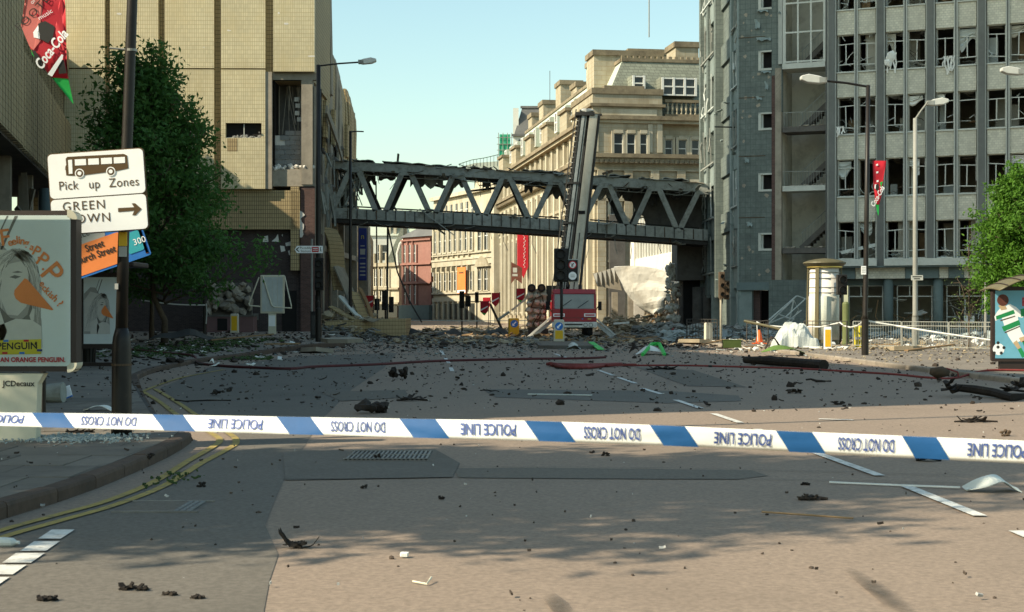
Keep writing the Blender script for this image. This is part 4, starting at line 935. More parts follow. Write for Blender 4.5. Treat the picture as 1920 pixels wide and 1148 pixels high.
# remaining dark cladding on the far side at the right-hand end, and the broken sheet in mid span
mb = MB(); pl = [(1170,353),(1200,349),(1327,358),(1327,432),(1222,428),(1214,400),(1200,392),(1192,372),(1178,370)]
mb.prism([(gx(x, YB), gz(y, YB)) for x, y in pl], YF - .12, YF - .05, 'y'); mb.build('far_cladding', 'concrete_dark', br, world=True)
mb = MB(); mb.prism([(gx(x, YB), gz(y, YB)) for x, y in ((768,334),(780,333),(840,343),(836,349),(800,341))], YF - .6, YF - .5, 'y'); mb.prism([(gx(x, YB), gz(y, YB)) for x, y in ((877,351),(935,343),(936,348),(880,354))], YF - .5, YF - .45, 'y'); mb.build('torn_ceiling', 'steel_dark', br, world=True, kind='stuff')
mb = MB()
for q in range(90):
    px = rd.uniform(645, 1322); tb = rd.choice((sh(TT, 3), TB, sh(TB, 4), BT, BB)); p = bq(px, tb) + Vector((0, rd.uniform(-.22, .1), rd.uniform(-.15, .12))); mb.shard(p, rd.uniform(.25, 1.3), rd.uniform(.06, .3), .02, None, .35)
mb.build('torn_cladding', 'steel_grey', br, world=True, kind='stuff')
mb = MB()
for q in range(26):
    px = rd.uniform(645, 1322); p = bq(px, rd.choice((TB, TB, sh(TB, 5), BB))) + Vector((0, rd.uniform(-.25, .6), rd.uniform(-.05, .1))); mb.shard(p, rd.uniform(.3, 1.6), rd.uniform(.05, .22), .02, None, .5)
mb.build('torn_cladding', 'rust', br, world=True, kind='stuff')
for q in range(14):
    px = 690 + q * 44 + rd.uniform(-12, 12); a = bq(px, sh(TB, 1)) + Vector((0, 1.2, 0)); l = rd.uniform(.4, 1.1); mb = MB(); w = rd.uniform(.5, 1.3)
    mb.sheet(lambda u, v: a + Vector((w * (u - .5), .25 * math.sin(v * 2), -l * v * (.5 + .5 * abs(math.sin(u * 5 + q))))), 6, 3, .02); mb.build('hanging_panel', rd.choice(('steel_dark', 'concrete_dark', 'steel_grey')), br, world=True)
# lattice at the left abutment is crushed
mb = MB()
for q in range(26):
    a = P(rd.uniform(640, 690), rd.uniform(305, 340), YB + rd.uniform(0, 2)); b = P(rd.uniform(640, 680), rd.uniform(340, 400), YB + rd.uniform(0, 2)); mb.bar(a, b, rd.uniform(.04, .12))
mb.build('crushed_bars', 'steel_grey', br, world=True, kind='stuff')

# ---------------------------------------------------------------- sandstone exchange building behind the bridge
EA = math.atan(.154)
ex = thing('sandstone_exchange', 'grand sandstone commercial building with slate mansard roof and dormers behind the footbridge', 'building', (gx(1115, 125), 125, 0), EA)
EM = ex.matrix_basis; EI = EM.inverted()
def ep(name, m, *boxes, **k):
    mb = MB()
    for b in boxes: mb.box(*b)
    return mb.build(name, m, ex, **k)
def fx(px):      # photo column -> metres along the front face
    k = (px - 960) / F; c, s = math.cos(EA), math.sin(EA); return (k * 125 - EM.translation.x) / (c - k * s)
def fz(py, px=1200): return gz(py, 125 + fx(px) * math.sin(EA))
ep('main_wall', 'sandstone', (0, 22, 0, 58, 0, 15.2)); ep('attic_wall', 'sandstone', (.4, 22, .35, 58, 15.2, 18.6))
xa = fx(1240)
ep('corner_pavilion', 'sandstone', (-.25, xa, -.3, 9, 15.2, 20.6)); ep('parapet', 'sandstone_dark', (-.35, xa + .1, -.4, 9.1, 20.6, 21.1), (-.5, xa + .25, -.55, 9.25, 19.5, 19.75), (.8, xa - 1.6, -.3, .6, 21.1, 21.35))
ep('pavilion_panel', 'sandstone_cream', (.5, xa - .5, -.36, -.3, 18.5, 19.3))
for z, h, d in ((15.0, .35, .75), (14.6, .4, .45), (18.35, .35, .7), (18.05, .3, .45), (13.9, .12, .2), (11.2, .25, .35)): ep('cornice', 'sandstone_dark' if d > .6 else 'sandstone', (-d, 22, -d, 58, z, z + h))
mb = MB()
for i in range(44): mb.box(-.1 + i * .45, .12 + i * .45, -.62, -.44, 14.55, 14.85)
for i in range(110): mb.box(-.62, -.44, .2 + i * .52, .45 + i * .52, 14.55, 14.85)
mb.build('dentils', 'sandstone_dark', ex, kind='stuff')
# balustrade to the right of the pavilion
ep('balustrade_rail', 'sandstone_dark', (xa + .3, 22, -.2, .25, 20.0, 20.25), (xa + .3, 22, -.25, .3, 18.7, 18.95))
for i in range(22):
    x = xa + .6 + i * .42; mb = MB(); mb.lathe([(.10, 0), (.10, .1), (.06, .25), (.15, .55), (.07, .85), (.10, .95), (.10, 1.05)], 8, (x, .05, 18.95)); mb.build('baluster', 'sandstone', ex, smooth=True)
def win(x0, x1, z0, z1, front=True, trim='sandstone_cream', y=0.0, sash='window_white'):
    """window in front (x = along) or on the street side (x = along the street, facing -x)"""
    mb = MB(); fr = MB(); tr = MB()
    def bx(M, a, b, d0, d1, c, d):
        if front: M.box(a, b, y + d0, y + d1, c, d)
        else: M.box(y + d0, y + d1, a, b, c, d)
    bx(mb, x0, x1, -.02, .02, z0, z1); o = mb.build('window', 'window_dark', ex)
    for a, b, c, d in ((x0, x0+.06, z0, z1), (x1-.06, x1, z0, z1), (x0, x1, z0, z0+.07), (x0, x1, z1-.06, z1), (x0, x1, (z0+z1)/2-.04, (z0+z1)/2+.04)): bx(fr, a, b, -.07, -.025, c, d)
    fr.build('sash', sash, o)
    for a, b, c, d, e in ((x0-.22, x0-.001, z0, z1+.2, .22), (x1+.001, x1+.22, z0, z1+.2, .22), (x0, x1, z1+.001, z1+.3, .26), (x0-.25, x1+.25, z0-.18, z0-.001, .3)): bx(tr, a, b, -e, .0, c, d)
    tr.build('surround', trim, o); return o
for a, b in ((1149,1166),(1173.5,1189),(1198,1211)): win(fx(a), fx(b), fz(291), fz(252), True, y=-.3)
for a, b in ((1248,1262),(1273,1288.5),(1298,1312),(1330,1345)): win(fx(a), fx(b), fz(294), fz(260), True, y=.35)
for p_ in ((-.3, .25, -.42, -.3, 15.5, 18.0), (xa - .45, xa, -.42, -.3, 15.5, 18.0), (xa - 1.3, xa - .9, -.4, -.3, 15.5, 18.0)): ep('pavilion_pier', 'sandstone_cream', p_)
# lower front: giant pilasters
for i in range(9): ep('giant_pilaster', 'sandstone', (.2 + i * 2.4, .95 + i * 2.4, -.35, 0, .5, 13.9))
for i in range(8):
    for z0, z1 in ((1.2, 4.2), (6, 9.4), (10, 12.9)): win(1.35 + i * 2.4, 2.2 + i * 2.4, z0, z1, True)
ep('recess', 'concrete_dark', (fx(1140), fx(1170), -.5, -.36, 0, 10))
# mansard roof
rz0, rz1 = 18.6, 24.1; sb = 2.0
mb = MB(); xr = 22
V = [(.5, .6, rz0), (xr, .6, rz0), (xr, 58, rz0), (.5, 58, rz0), (.5 + 2.6, .6 + sb, rz1), (xr, .6 + sb, rz1), (xr, 56, rz1), (.5 + 2.6, 56, rz1)]
mb.add(V, [(0,1,5,4), (4,5,6,7), (1,2,6,5), (2,3,7,6)]); mb.build('mansard_front', 'slate_roof', ex)
mb = MB(); mb.add([V[0], V[3], V[7], V[4]], [(0,3,2,1)]); mb.build('mansard_street', 'lead_roof', ex)
mb = MB(); mb.box(3.0, xr, 2.45, 2.75, rz1 - .1, rz1 + .2)
for i in range(34): mb.box(3.0 + i * .55, 3.28 + i * .55, 2.45, 2.75, rz1 + .2, rz1 + .42)
mb.build('ridge_crest', 'sandstone_dark', ex)
mb = MB(); mb.box(2.9, 3.2, 2.8, 56, rz1 - .1, rz1 + .2); mb.build('ridge_cap', 'sandstone_dark', ex)
def dormer(x0, x1, z0, z1, n, front=True, along=0.0):
    d = MB(); yf = .35
    if front: d.box(x0 - .15, x1 + .15, yf, 3.0, z0 - .1, z1 + .2); o = d.build('dormer', 'slate_roof', ex)
    else: d.box(.1, 3.0, x0 - .15, x1 + .15, z0 - .1, z1 + .2); o = d.build('dormer', 'lead_roof', ex)
    g = MB(); fr = MB()
    def bx(M, a, b, e0, e1, c, e):
        if front: M.box(a, b, yf + e0, yf + e1, c, e)
        else: M.box(.1 + e0, .1 + e1, a, b, c, e)
    bx(g, x0, x1, -.03, -.01, z0, z1); g.build('pane', 'window_dark', o)
    for i in range(n + 1): x = x0 + (x1 - x0) * i / n; bx(fr, x - .10, x + .10, -.14, -.03, z0 - .1, z1 + .15)
    for z in (z0 - .1, (z0 + z1) / 2 - .04, z1): bx(fr, x0, x1, -.12, -.03, z, z + .12)
    fr.build('frame', 'window_white', o)
dormer(fx(1189), fx(1209), fz(168), fz(144), 1); dormer(fx(1244), fx(1306), fz(175), fz(146), 3)
for i in range(11): dormer(9.5 + i * 4.3, 10.6 + i * 4.3, 19.6, 21.4, 1, False)
for i in range(5): ep('street_gable', 'sandstone', (-.45, .6, 10.6 + i * 10.4, 14.2 + i * 10.4, 18.6, 20.6)); ep('gable_cap', 'sandstone_dark', (-.65, .7, 10.4 + i * 10.4, 14.4 + i * 10.4, 20.6, 20.9))
for i in range(17):
    y0 = 1.2 + i * 3.3
    win(y0 + .9, y0 + 2.3, 15.9, 17.8, False, y=.4); win(y0 + .9, y0 + 2.3, 10.9, 13.6, False); win(y0 + .9, y0 + 2.3, 1.4, 9.8, False, sash='sandstone_dark')
    ep('street_pilaster', 'sandstone_cream', (-.42, 0, y0 - .35, y0 + .45, 1.0, 13.9)); ep('street_pilaster', 'sandstone_cream', (-.05, .4, y0 - .3, y0 + .4, 15.4, 18.0))
ep('end_pier', 'sandstone_cream', (-.9, .5, 57, 59.5, 0, 18))
# chimney stacks
def stack(name, px0, px1, py, depth, zb):
    x0, x1 = fx(px0), fx(px1); zt = fz(py); o = ep('chimney_stack', 'sandstone', (x0, x1, depth, depth + 3.2, zb, zt - .5)); ep('chimney_cap', 'sandstone_dark', (x0 - .15, x1 + .15, depth - .15, depth + 3.35, zt - .5, zt), parent=None) if False else None
    mb = MB(); mb.box(x0 - .15, x1 + .15, depth - .15, depth + 3.35, zt - .5, zt); mb.build('cap', 'sandstone_dark', o); return o
stack('a', 1136, 1268, 76, 5.0, 22); stack('b', 1224, 1315, 56, 9.0, 22); stack('c', 1286, 1330, 62, 3.4, 22)
for yy, w, zt in ((16, 2.6, 26.6), (24, 1.6, 25.6), (33, 2.4, 27.2), (44, 2.4, 26.6), (52, 2, 26.2)):
    o = ep('chimney_stack', 'sandstone', (3.2, 3.2 + w, yy, yy + 3.0, 22, zt - .5)); mb = MB(); mb.box(3.05, 3.35 + w, yy - .15, yy + 3.15, zt - .5, zt); mb.build('cap', 'sandstone_dark', o)
fp = tag(MB().tube([Vector((gx(1217, 132), 132, gz(70, 132))), Vector((gx(1217, 132), 132, gz(-30, 132)))], .06, 6).build('flagpole', 'post_silver'), 'thin white flagpole rising from the sandstone rooftop', 'flagpole')
an = tag(MB().tube([P(1031, 190, 150), P(1031, 133, 150)], .03, 5).build('roof_aerial', 'steel_dark'), 'thin roof aerial standing against the sky above the sandstone building', 'aerial')

# ---------------------------------------------------------------- white shop front and collapsed folded canopy under the bridge
ws = thing('white_shopfront', 'white shopfront with a band of broken white framed windows under the footbridge', 'building', (10.1, 117, 0), math.atan2(-17, 1.6))
mb = MB(); mb.box(0, 17.1, 0, 3, 3.4, 5.7); mb.build('spandrel', 'plaster_white', ws); mb = MB(); mb.box(0, 17.1, .5, 3, 5.7, 9); mb.build('window_recess', 'room_wall', ws); mb = MB(); mb.box(-1.6, .2, -.1, 3, 0, 9); mb.build('end_pier', 'plaster_white', ws)
mb = MB(); mb.box(.2, 17.1, 1.2, 3, 0, 3.4); mb.build('shop_recess', 'concrete_dark', ws)
for i in range(15):
    mb = MB(); mb.box(.3 + i * 1.15, .44 + i * 1.15, .1, .22, 5.7, 9); mb.build('window_post', 'window_white', ws)
mb = MB(); mb.box(.2, 17, .08, .2, 7.3, 7.42); mb.box(.2, 17, .06, .24, 5.7, 5.8); mb.build('transom', 'window_white', ws)
cn = thing('folded_canopy', 'collapsed pale concrete canopy slab with zigzag folded edge hanging under the footbridge', 'canopy', P(1205, 600, 104))
YC = 104
edge_l = [(1152,500),(1158,514),(1166,530),(1174,545),(1184,558),(1196,570),(1210,579),(1226,586)]
edge_r = [(1262,512),(1258,523),(1262,536),(1252,545),(1255,556),(1246,566),(1250,578),(1236,588)]
n = len(edge_l) - 1; rr = random.Random(12)
def fan(u, v):
    i = min(int(v * n), n - 1); t = v * n - i
    a = Vector(edge_l[i]).lerp(Vector(edge_l[i+1]), t); b = Vector(edge_r[i]).lerp(Vector(edge_r[i+1]), t); p = a.lerp(b, u)
    return P(p.x, p.y - 6 * math.sin(u * 3.14) * (1 - v), YC - .4 - 1.8 * u + .16 * noise.noise(Vector((u * 3, v * 3, 3))) + .03 * noise.noise(Vector((u * 13, v * 14, 5))))
mb = MB(); mb.sheet(fan, 24, 20, .22); mb.build('slab', 'concrete_pale', cn, world=True)
for i in range(6):
    x = 1113 + i * 8.2; yt = 514 - i * 2.6; mb = MB()
    mb.add([P(x, yt, YC), P(x + 6.5, yt - 2, YC), P(x + 7.5, yt + 24, YC), P(x + .5, yt + 1, YC + 3), P(x + 7, yt - 1, YC + 3), P(x + 8, yt + 22, YC + 3)], [(0,2,1), (3,4,5), (0,1,4,3), (1,2,5,4), (2,0,3,5)]); mb.build('fold', 'concrete_pale', cn, world=True)
mb = MB(); mb.add([P(*p) for p in ((1111,513,YC+.1),(1154,502,YC+.1),(1166,545,YC+.1),(1120,537,YC+.1),(1111,513,YC+3),(1154,502,YC+3),(1166,545,YC+3),(1120,537,YC+3))], [(0,1,2,3)[::-1],(4,5,6,7),(0,4,5,1),(1,5,6,2),(2,6,7,3),(3,7,4,0)]); mb.build('underside', 'concrete', cn, world=True)
mb = MB()
for q in range(46): mb.rock(P(1226 + rr.random() * 36, 508 + rr.random() * 84, YC + 1 + rr.random() * 2), (rr.uniform(.08, .4), .3, rr.uniform(.08, .4)), q)
mb.build('crumbled_edge', 'concrete_pale', cn, world=True, kind='stuff')
mb = MB()
for q in range(22): mb.tube([P(1215 + rr.random() * 40, 570 + rr.random() * 25, YC + 1), P(1190 + rr.random() * 60, 600 + rr.random() * 16, YC + rr.random() * 2)], .035, 4)
mb.build('reinforcing_bars', 'timber', cn, world=True, kind='stuff')
for px in (1153, 1183, 1213): mb = MB(); a = P(px, 625, YC + 5); mb.box(a.x - .22, a.x + .22, a.y, a.y + .4, 0, gz(548, YC + 5)); mb.build('post', 'concrete', cn, world=True)
# ---------------------------------------------------------------- far end of the street
def far_block(name, label, px0, Y0, px1, Y1, ztop, m, depth=10):
    """facade from photo column px0 at distance Y0 to px1 at Y1; local x along it, local y behind it"""
    a = Vector((gx(px0, Y0), Y0, 0)); b = Vector((gx(px1, Y1), Y1, 0)); d = b - a
    r = thing(name, label, 'building', a, math.atan2(d.y, d.x)); mb = MB(); mb.box(0, d.length, 0, depth, 0, ztop); mb.build('wall', m, r); return r, d.length
def fwin(r, x0, x1, z0, z1, arch=False, m='window_dark', frame='window_white', trim=None):
    mb = MB(); pts = [(x0, z0), (x1, z0), (x1, z1), (x0, z1)]
    if arch: c = (x0 + x1) / 2; w = (x1 - x0) / 2; pts = [(x0, z0), (x1, z0)] + [(c + w * math.cos(R(a)), z1 - w + w * math.sin(R(a))) for a in range(0, 181, 30)]
    mb.prism(pts, -.04, .01, 'y'); o = mb.build('window', m, r)
    if frame:
        f = MB(); f.box((x0+x1)/2 - .05, (x0+x1)/2 + .05, -.10, -.045, z0, z1 - (w if arch else 0) * .3); f.box(x0, x1, -.1, -.045, z0 + (z1-z0) * .5, z0 + (z1-z0) * .5 + .09); f.build('sash', frame, o)
    if trim:
        f = MB(); f.box(x0 - .22, x0 - .01, -.22, 0, z0, z1); f.box(x1 + .01, x1 + .22, -.22, 0, z0, z1); f.box(x0 - .3, x1 + .3, -.3, 0, z0 - .25, z0 - .01); f.build('surround', trim, o)
    return o
cb, L = far_block('cream_palace', 'cream stone building with rows of slender arched windows at the end of the street', 813, 217, 927, 195, 18.6, 'sandstone_cream', 12)
def cp(name, m, *boxes):
    mb = MB()
    for b in boxes: mb.box(*b)
    return mb.build(name, m, cb)
for z, h, d in ((8.9, .3, .35), (8.1, .8, .22), (9.7, .18, .28), (4.0, .25, .3), (2.9, .5, .2), (14.4, .4, .4), (18.2, .5, .6)): cp('cornice', 'sandstone_cream', (-.2, L + .2, -d, 0, z, z + h))
nwin = 8; LW = L * .70
for i in range(nwin):
    x = .8 + i * LW / nwin
    fwin(cb, x, x + .85, 10.2, 13.6, True, trim='sandstone_cream'); fwin(cb, x, x + .85, 4.5, 7.2, True, trim='sandstone_cream'); fwin(cb, x, x + .9, 15, 17.2, False)
    cp('pilaster', 'sandstone_cream', (x - .62, x - .26, -.3, 0, 9.9, 14.4)); cp('corbel', 'sandstone', (x - .5, x - .1, -.55, 0, 7.35, 8.05)); cp('parapet_post', 'sandstone', (x - .5, x - .3, -.3, -.1, 9.2, 9.7))
    cp('shop_pillar', 'sandstone_cream', (x - .6, x - .25, -.25, 0, 0, 2.9)); 
    mb = MB(); mb.box(x - .2, x + 1.3, -.06, .01, .3, 2.6); mb.build('shop_window', 'window_dark', cb)
for z0, z1 in ((10.0, 13.9), (4.4, 7.4)):
    for x in (LW + 1.6, LW + 4.0): fwin(cb, x, x + 1.3, z0, z1, z0 < 5, trim='sandstone_cream')
mb = MB(); xc = LW + 3.4; mb.prism([(xc - 2.6, 7.7), (xc + 2.6, 7.7), (xc + 1.6, 8.7), (xc, 9.2), (xc - 1.6, 8.7)][::-1], -.45, 0, 'y'); mb.build('pediment', 'sandstone', cb)
cp('attic_block', 'sandstone_cream', (LW + .6, L, -.3, 8, 18.7, 20.4))
pb = thing('shop_poster', 'orange vertical banner on the cream stone building', 'banner', cb.matrix_basis @ Vector((L * .55, -.6, 4.6)), cb.rotation_euler.z)
mb = MB(); mb.box(-1.6, 1.6, -.04, .04, -.6, 3.2); mb.build('cloth', 'sign_orange', pb); mb = MB(); mb.box(-1.6, 1.6, -.05, -.042, -.5, -.1); mb.build('white_band', 'sign_white', pb); MB().box(-.9, .9, -.05, -.042, 2.3, 2.5).build('print', 'sign_brown', pb)
rb_, L = far_block('red_brick_house', 'red brick building with slate roof and tall red chimneys at the end of the street', 755, 228, 808, 222, 13.2, 'brick_red', 10)
for i in range(3):
    x = .5 + i * 1.4
    for z0, z1 in ((2.6, 5.6), (6.2, 8.6), (9.2, 12)): fwin(rb_, x, x + .62, z0, z1, False, trim='brick_red')
    mb = MB(); mb.box(x - .45, x - .25, -.25, 0, 2.5, 12.6); mb.build('pilaster', 'brick_red', rb_)
for z in (12.6, 8.8, 5.8): mb = MB(); mb.box(-.2, L + .2, -.35, 0, z, z + .25); mb.build('cornice', 'brick_red', rb_)
mb = MB(); mb.box(-.3, L + .3, -.6, 3, .2, 2.4); mb.build('shopfront', 'fascia_blue', rb_)
mb = MB(); mb.add([(-.5,-.5,13.2),(L+3,-.5,13.2),(L+3,10,13.2),(-.5,10,13.2),(L*.8,3.5,16.6),(L+3,3.5,16.6)], [(0,1,5,4),(2,3,4,5),(3,0,4)]); mb.build('roof', 'slate_dark', rb_)
for x in (L * .62, L * 1.05, L * 1.35): mb = MB(); mb.box(x, x + .8, 3, 4, 14, 19.2); mb.build('chimney', 'brick_red', rb_); 
mb = MB(); mb.box(L, L + 2.6, .4, 5, 0, 12); mb.build('side_wing', 'sandstone_dark', rb_)
for k in range(4): fwin(rb_, L + .3, L + 1.0, 1.5 + k * 2.7, 3.3 + k * 2.7, False)
gb, L = far_block('pale_gabled_house', 'pale building with steep grey roof and small paned window beyond the banner', 688, 246, 762, 246, 14.5, 'pale_render', 8)
fwin(gb, 1.9, 3.4, 10.3, 12.9, False); mb = MB(); mb.add([(-.3,-.3,14.5),(L+.3,-.3,14.5),(L+.3,8,14.5),(-.3,8,14.5),(2.2,3.8,19.5),(L-1,3.8,19.5)], [(0,1,5,4),(1,2,5),(2,3,4,5),(3,0,4)]); mb.build('roof', 'lead_roof', gb)
mb = MB(); mb.prism([(3.2, 9.2), (6.4, 9.2), (6.4, 16.5)], -1.6, 0, 'y'); mb.build('gable_roof', 'slate_roof', gb)
for x in (3.6, 4.6): mb = MB(); mb.box(x, x + .5, -.1, 1, 14.5, 18.6); mb.build('chimney', 'sandstone_cream', gb)
mb = MB(); mb.box(6.0, 6.9, -.3, 1.2, 9, 18.4); mb.build('chimney_stack', 'sandstone', gb)
cc, L = far_block('cream_corner_house', 'ornate cream stone corner building with rounded bay and carved pilasters', 699, 236, 748, 232, 9.2, 'sandstone_cream', 6)
for z, h in ((8.8, .6), (5.0, .3), (2.6, .3)): mb = MB(); mb.box(-.2, L + .2, -.45, 0, z, z + h); mb.build('cornice', 'sandstone', cc)
for i in range(3):
    x = .5 + i * 1.4; fwin(cc, x, x + .6, 5.6, 8.4, False, trim='sandstone_cream'); fwin(cc, x, x + .6, 3.0, 4.8, True, trim='sandstone_cream'); mb = MB(); mb.box(x - .45, x - .22, -.3, 0, 2.9, 8.8); mb.build('pilaster', 'sandstone', cc)
    mb = MB(); mb.box(x - .1, x + .2, -.3, .2, 9.4, 11 + (i == 1) * 1.4); mb.build('finial', 'sandstone', cc)
mb = MB(); mb.box(-.1, L + .1, -.5, 0, .4, 2.3); mb.build('shopfront', 'window_dark', cc)
mb = MB(); mb.tube([(L + .1, -.3, 8.9), (L - .1, -.3, 10.8), (L + .6, -.3, 12.4), (L + 1.8, -.3, 13.4)], .22, 6); mb.build('curved_brace', 'pale_render', cc)
# hidden street wall on the left beyond the tiled building
lb, L = far_block('shaded_stone_block', 'plain stone building just beyond the tiled centre on the far left of the street', 672, 150, 700, 225, 12.5, 'sandstone_dark', 8)
for i in range(5): fwin(lb, 4 + i * 12, 7 + i * 12, 3, 6.5, False); fwin(lb, 4 + i * 12, 7 + i * 12, 8, 11, False)
# beyond the exchange: slate mansard house, green netting, railing
mh = thing('mansard_house', 'white house with dark slate mansard roof beyond the sandstone building', 'building', (gx(962, 232), 232, 0))
def mz(py): return gz(py, 232)
mb = MB(); mb.box(0, 12, 0, 12, 0, mz(252)); mb.build('wall', 'pale_render', mh)
mb = MB(); a = gx(976, 232) - gx(962, 232); mb.add([(.2,-.2,mz(252)),(12,-.2,mz(252)),(12,12,mz(252)),(.2,12,mz(252)),(a+.3,2,mz(198)),(12,2,mz(198)),(12,10,mz(198)),(a+.3,10,mz(198))], [(0,1,5,4),(4,5,6,7),(3,0,4,7),(1,2,6,5),(2,3,7,6)]); mb.build('roof', 'slate_dark', mh)
mb = MB(); mb.box(a, 12, 1.7, 2.2, mz(200), mz(196)); mb.box(-.3, 12.2, -.4, .2, mz(256), mz(252)); mb.build('ridge', 'slate_dark', mh)
mb = MB(); mb.box(0, .9, .5, 4, mz(252), mz(202)); mb.build('gable_end', 'pale_render', mh)
o = MB().box(gx(1000, 232) - gx(962, 232), gx(1019, 232) - gx(962, 232), -.3, 2, mz(240), mz(212)).build('dormer', 'window_white', mh); x0 = gx(1003, 232) - gx(962, 232); MB().box(x0, x0 + 1.1, -.34, -.305, mz(238), mz(216)).build('pane', 'window_dark', o)
MB().box(-.4, 4, -.5, 8, mz(300), mz(284)).build('cornice', 'sandstone_cream', mh)
for i in range(3): fwin(mh, .9 + i * 2.2, 1.8 + i * 2.2, mz(282), mz(262), False)
gn = thing('green_scaffold_net', 'small green netted scaffold on a far rooftop', 'scaffold', P(947, 300, 205))
MB().box(-.85, .85, 0, 2.4, .5, 2.2).build('net', 'green_net', gn); MB().box(-.8, .75, .1, 2.3, 2.3, 3.7).build('net', 'green_net', gn)
mb = MB()
for x in (-.95, -.3, .35, .95):
    mb.tube([(x, -.1, -1.2), (x, -.1, 3.9)], .05, 5)
for z in (.4, 1.4, 2.25, 3.2): mb.tube([(-1.2, -.1, z), (1.2, -.1, z)], .05, 5)
mb.build('poles', 'post_silver', gn)
mb = MB(); mb.box(-2.2, 1.6, .2, 4, -14, -1.0); mb.build('plinth', 'sandstone_cream', gn)
dr = thing('roof_railing', 'curved metal railing along a far rooftop above the footbridge', 'railing', P(905, 302, 200))
mb = MB()
def rp(px, py): return P(px, py, 200)
mb.tube([rp(860, 308), rp(885, 300), rp(910, 296), rp(935, 290)], .05, 5)
for i in range(12): px = 862 + i * 6.4; mb.tube([rp(px, lerp([(860,308),(885,300),(910,296),(935,290)], px)), rp(px, 312)], .03, 4)
mb.build('bars', 'steel_dark', dr, world=True, kind='stuff'); mb = MB(); mb.add([rp(858,314), rp(890,306), rp(938,302), rp(938,330), rp(858,330)] + [p + Vector((0,6,0)) for p in (rp(858,314), rp(890,306), rp(938,302), rp(938,330), rp(858,330))], [(4,3,2,1,0),(5,6,7,8,9),(0,1,6,5),(1,2,7,6),(2,3,8,7),(3,4,9,8),(4,0,5,9)]); mb.build('lead_roof', 'lead_roof', dr, world=True)
# banners on the street side of the sandstone building
bn = thing('red_banner', 'long red banner with white script hanging from the sandstone building', 'banner', P(980, 480, 158))
w = gx(991, 158) - gx(970, 158); z0 = gz(500, 158) - gz(480, 158); z1 = gz(425, 158) - gz(480, 158); zt = gz(522, 158) - gz(480, 158)
mb = MB(); mb.prism([(-w/2, z0), (0.1, zt), (w/2, z0), (w/2, z1), (-w/2, z1)], -.03, .03, 'y'); mb.build('cloth', 'banner_red', bn)
mb = MB(); mb.tube([(.2 + .10 * math.sin(i * 1.3) + .05 * math.sin(i * .5), -.045, 3.0 - i * .085) for i in range(52)], .016, 4); mb.build('script', 'sign_white', bn)
MB().bar((-w/2, .1, z1), (w/2 + .8, .1, z1), .08).build('bracket', 'steel_dark', bn)
b2 = thing('swallowtail_banner', 'small dark swallowtail pennant with pale emblem below the long red banner', 'banner', P(966, 520, 150))
w = .85; mb = MB(); mb.prism([(-w/2, -.7), (0, -.15), (w/2 + .3, -.7), (w/2 + .3, 1.0), (-w/2, 1.6)], -.03, .03, 'y'); mb.build('cloth', 'poster_hair', b2); MB().box(-.3, .25, -.045, -.035, .1, .35).build('emblem', 'sign_grey', b2); MB().box(-.25, .2, -.045, -.035, .5, 1.0).build('emblem', 'sign_grey', b2)
MB().tube([(.1, .1, -5.5), (.1, .1, 3.6)], .05, 6).build('pole', 'steel_dark', b2)
# ---------------------------------------------------------------- fire appliance with raised boom
fe = thing('fire_engine', 'red fire engine with white bumper and raised hydraulic boom parked under the footbridge', 'fire engine', (gx(1077, 80.5), 80.5, 0))
def fp_(name, m, *boxes, parent=None, **k):
    mb = MB()
    for b in boxes: mb.box(*b)
    return mb.build(name, m, parent or fe, **k)
mb = MB(); side = [(0.06, 1.05), (0.0, 1.75), (.16, 2.78), (2.2, 2.82), (2.2, .95), (.06, .95)]
# cab shell: red lower front, pillars, roof
cab = MB(); cab.prism([(0, .95), (2.2, .95), (2.2, 1.68), (0.0, 1.68)], -1.25, 1.25, 'x')
cab.prism([(.13, 2.52), (2.2, 2.52), (2.2, 2.80), (.18, 2.80)], -1.22, 1.22, 'x')
for x0, x1 in ((-1.24, -1.12), (1.12, 1.24)): cab.prism([(.0, 1.68), (.14, 1.68), (.27, 2.52), (.13, 2.52)], x0, x1, 'x')
cab.box(-1.24, 1.24, 2.0, 2.2, 1.68, 2.52); cab = cab.build('cab', 'red_paint', fe, bevel=.03)
mb = MB(); mb.prism([(.05, 1.69), (.09, 1.69), (.22, 2.51), (.18, 2.51)], -1.12, 1.12, 'x'); mb.build('windscreen', 'windscreen', fe)
fp_('dashboard', 'steel_dark', (-1.1, 1.1, .2, .6, 1.5, 1.75)); fp_('seat', 'rubber', (-.95, -.4, .9, 1.5, 1.3, 2.2), (.4, .95, .9, 1.5, 1.3, 2.2)); fp_('roof_lining', 'cream_metal', (.25, .75, .35, .6, 2.3, 2.45))
mb = MB(); mb.bar((-.8, .03, 1.74), (-.15, .12, 2.2), .03); mb.bar((.2, .03, 1.74), (.8, .12, 2.15), .03); mb.build('wipers', 'rubber', fe)
fp_('bumper', 'white_metal', (-1.27, 1.27, -.18, .12, .62, .94), bevel=.03); fp_('grille_slot', 'steel_dark', (-.55, .45, -.19, -.17, .76, .84)); fp_('number_plate', 'pale_plastic', (-.3, .25, -.195, -.18, .64, .73))
for x in (-1.05, -.8, .62, .92):
    mb = MB(); mb.tube([(x, -.2, .77), (x, -.14, .77)], .095, 14); h = mb.build('headlight', 'lamp_glass', fe); mb = MB(); mb.tube([(x, -.19, .77), (x, -.14, .77)], .12, 14); mb.build('bezel', 'steel_dark', h)
for s_ in (-1, 1):
    x0, x1 = sorted((s_ * .55, s_ * 1.2)); o = fp_('reflective_panel', 'sign_white', (x0, x1, -.02, .0, 1.24, 1.42)); fp_('red_stripe', 'sign_red', (x0 + .06, x1 - .06, -.03, -.021, 1.29, 1.37), parent=o)
fp_('recess_line', 'steel_dark', (-1.2, 1.2, -.012, -.002, 1.16, 1.18))
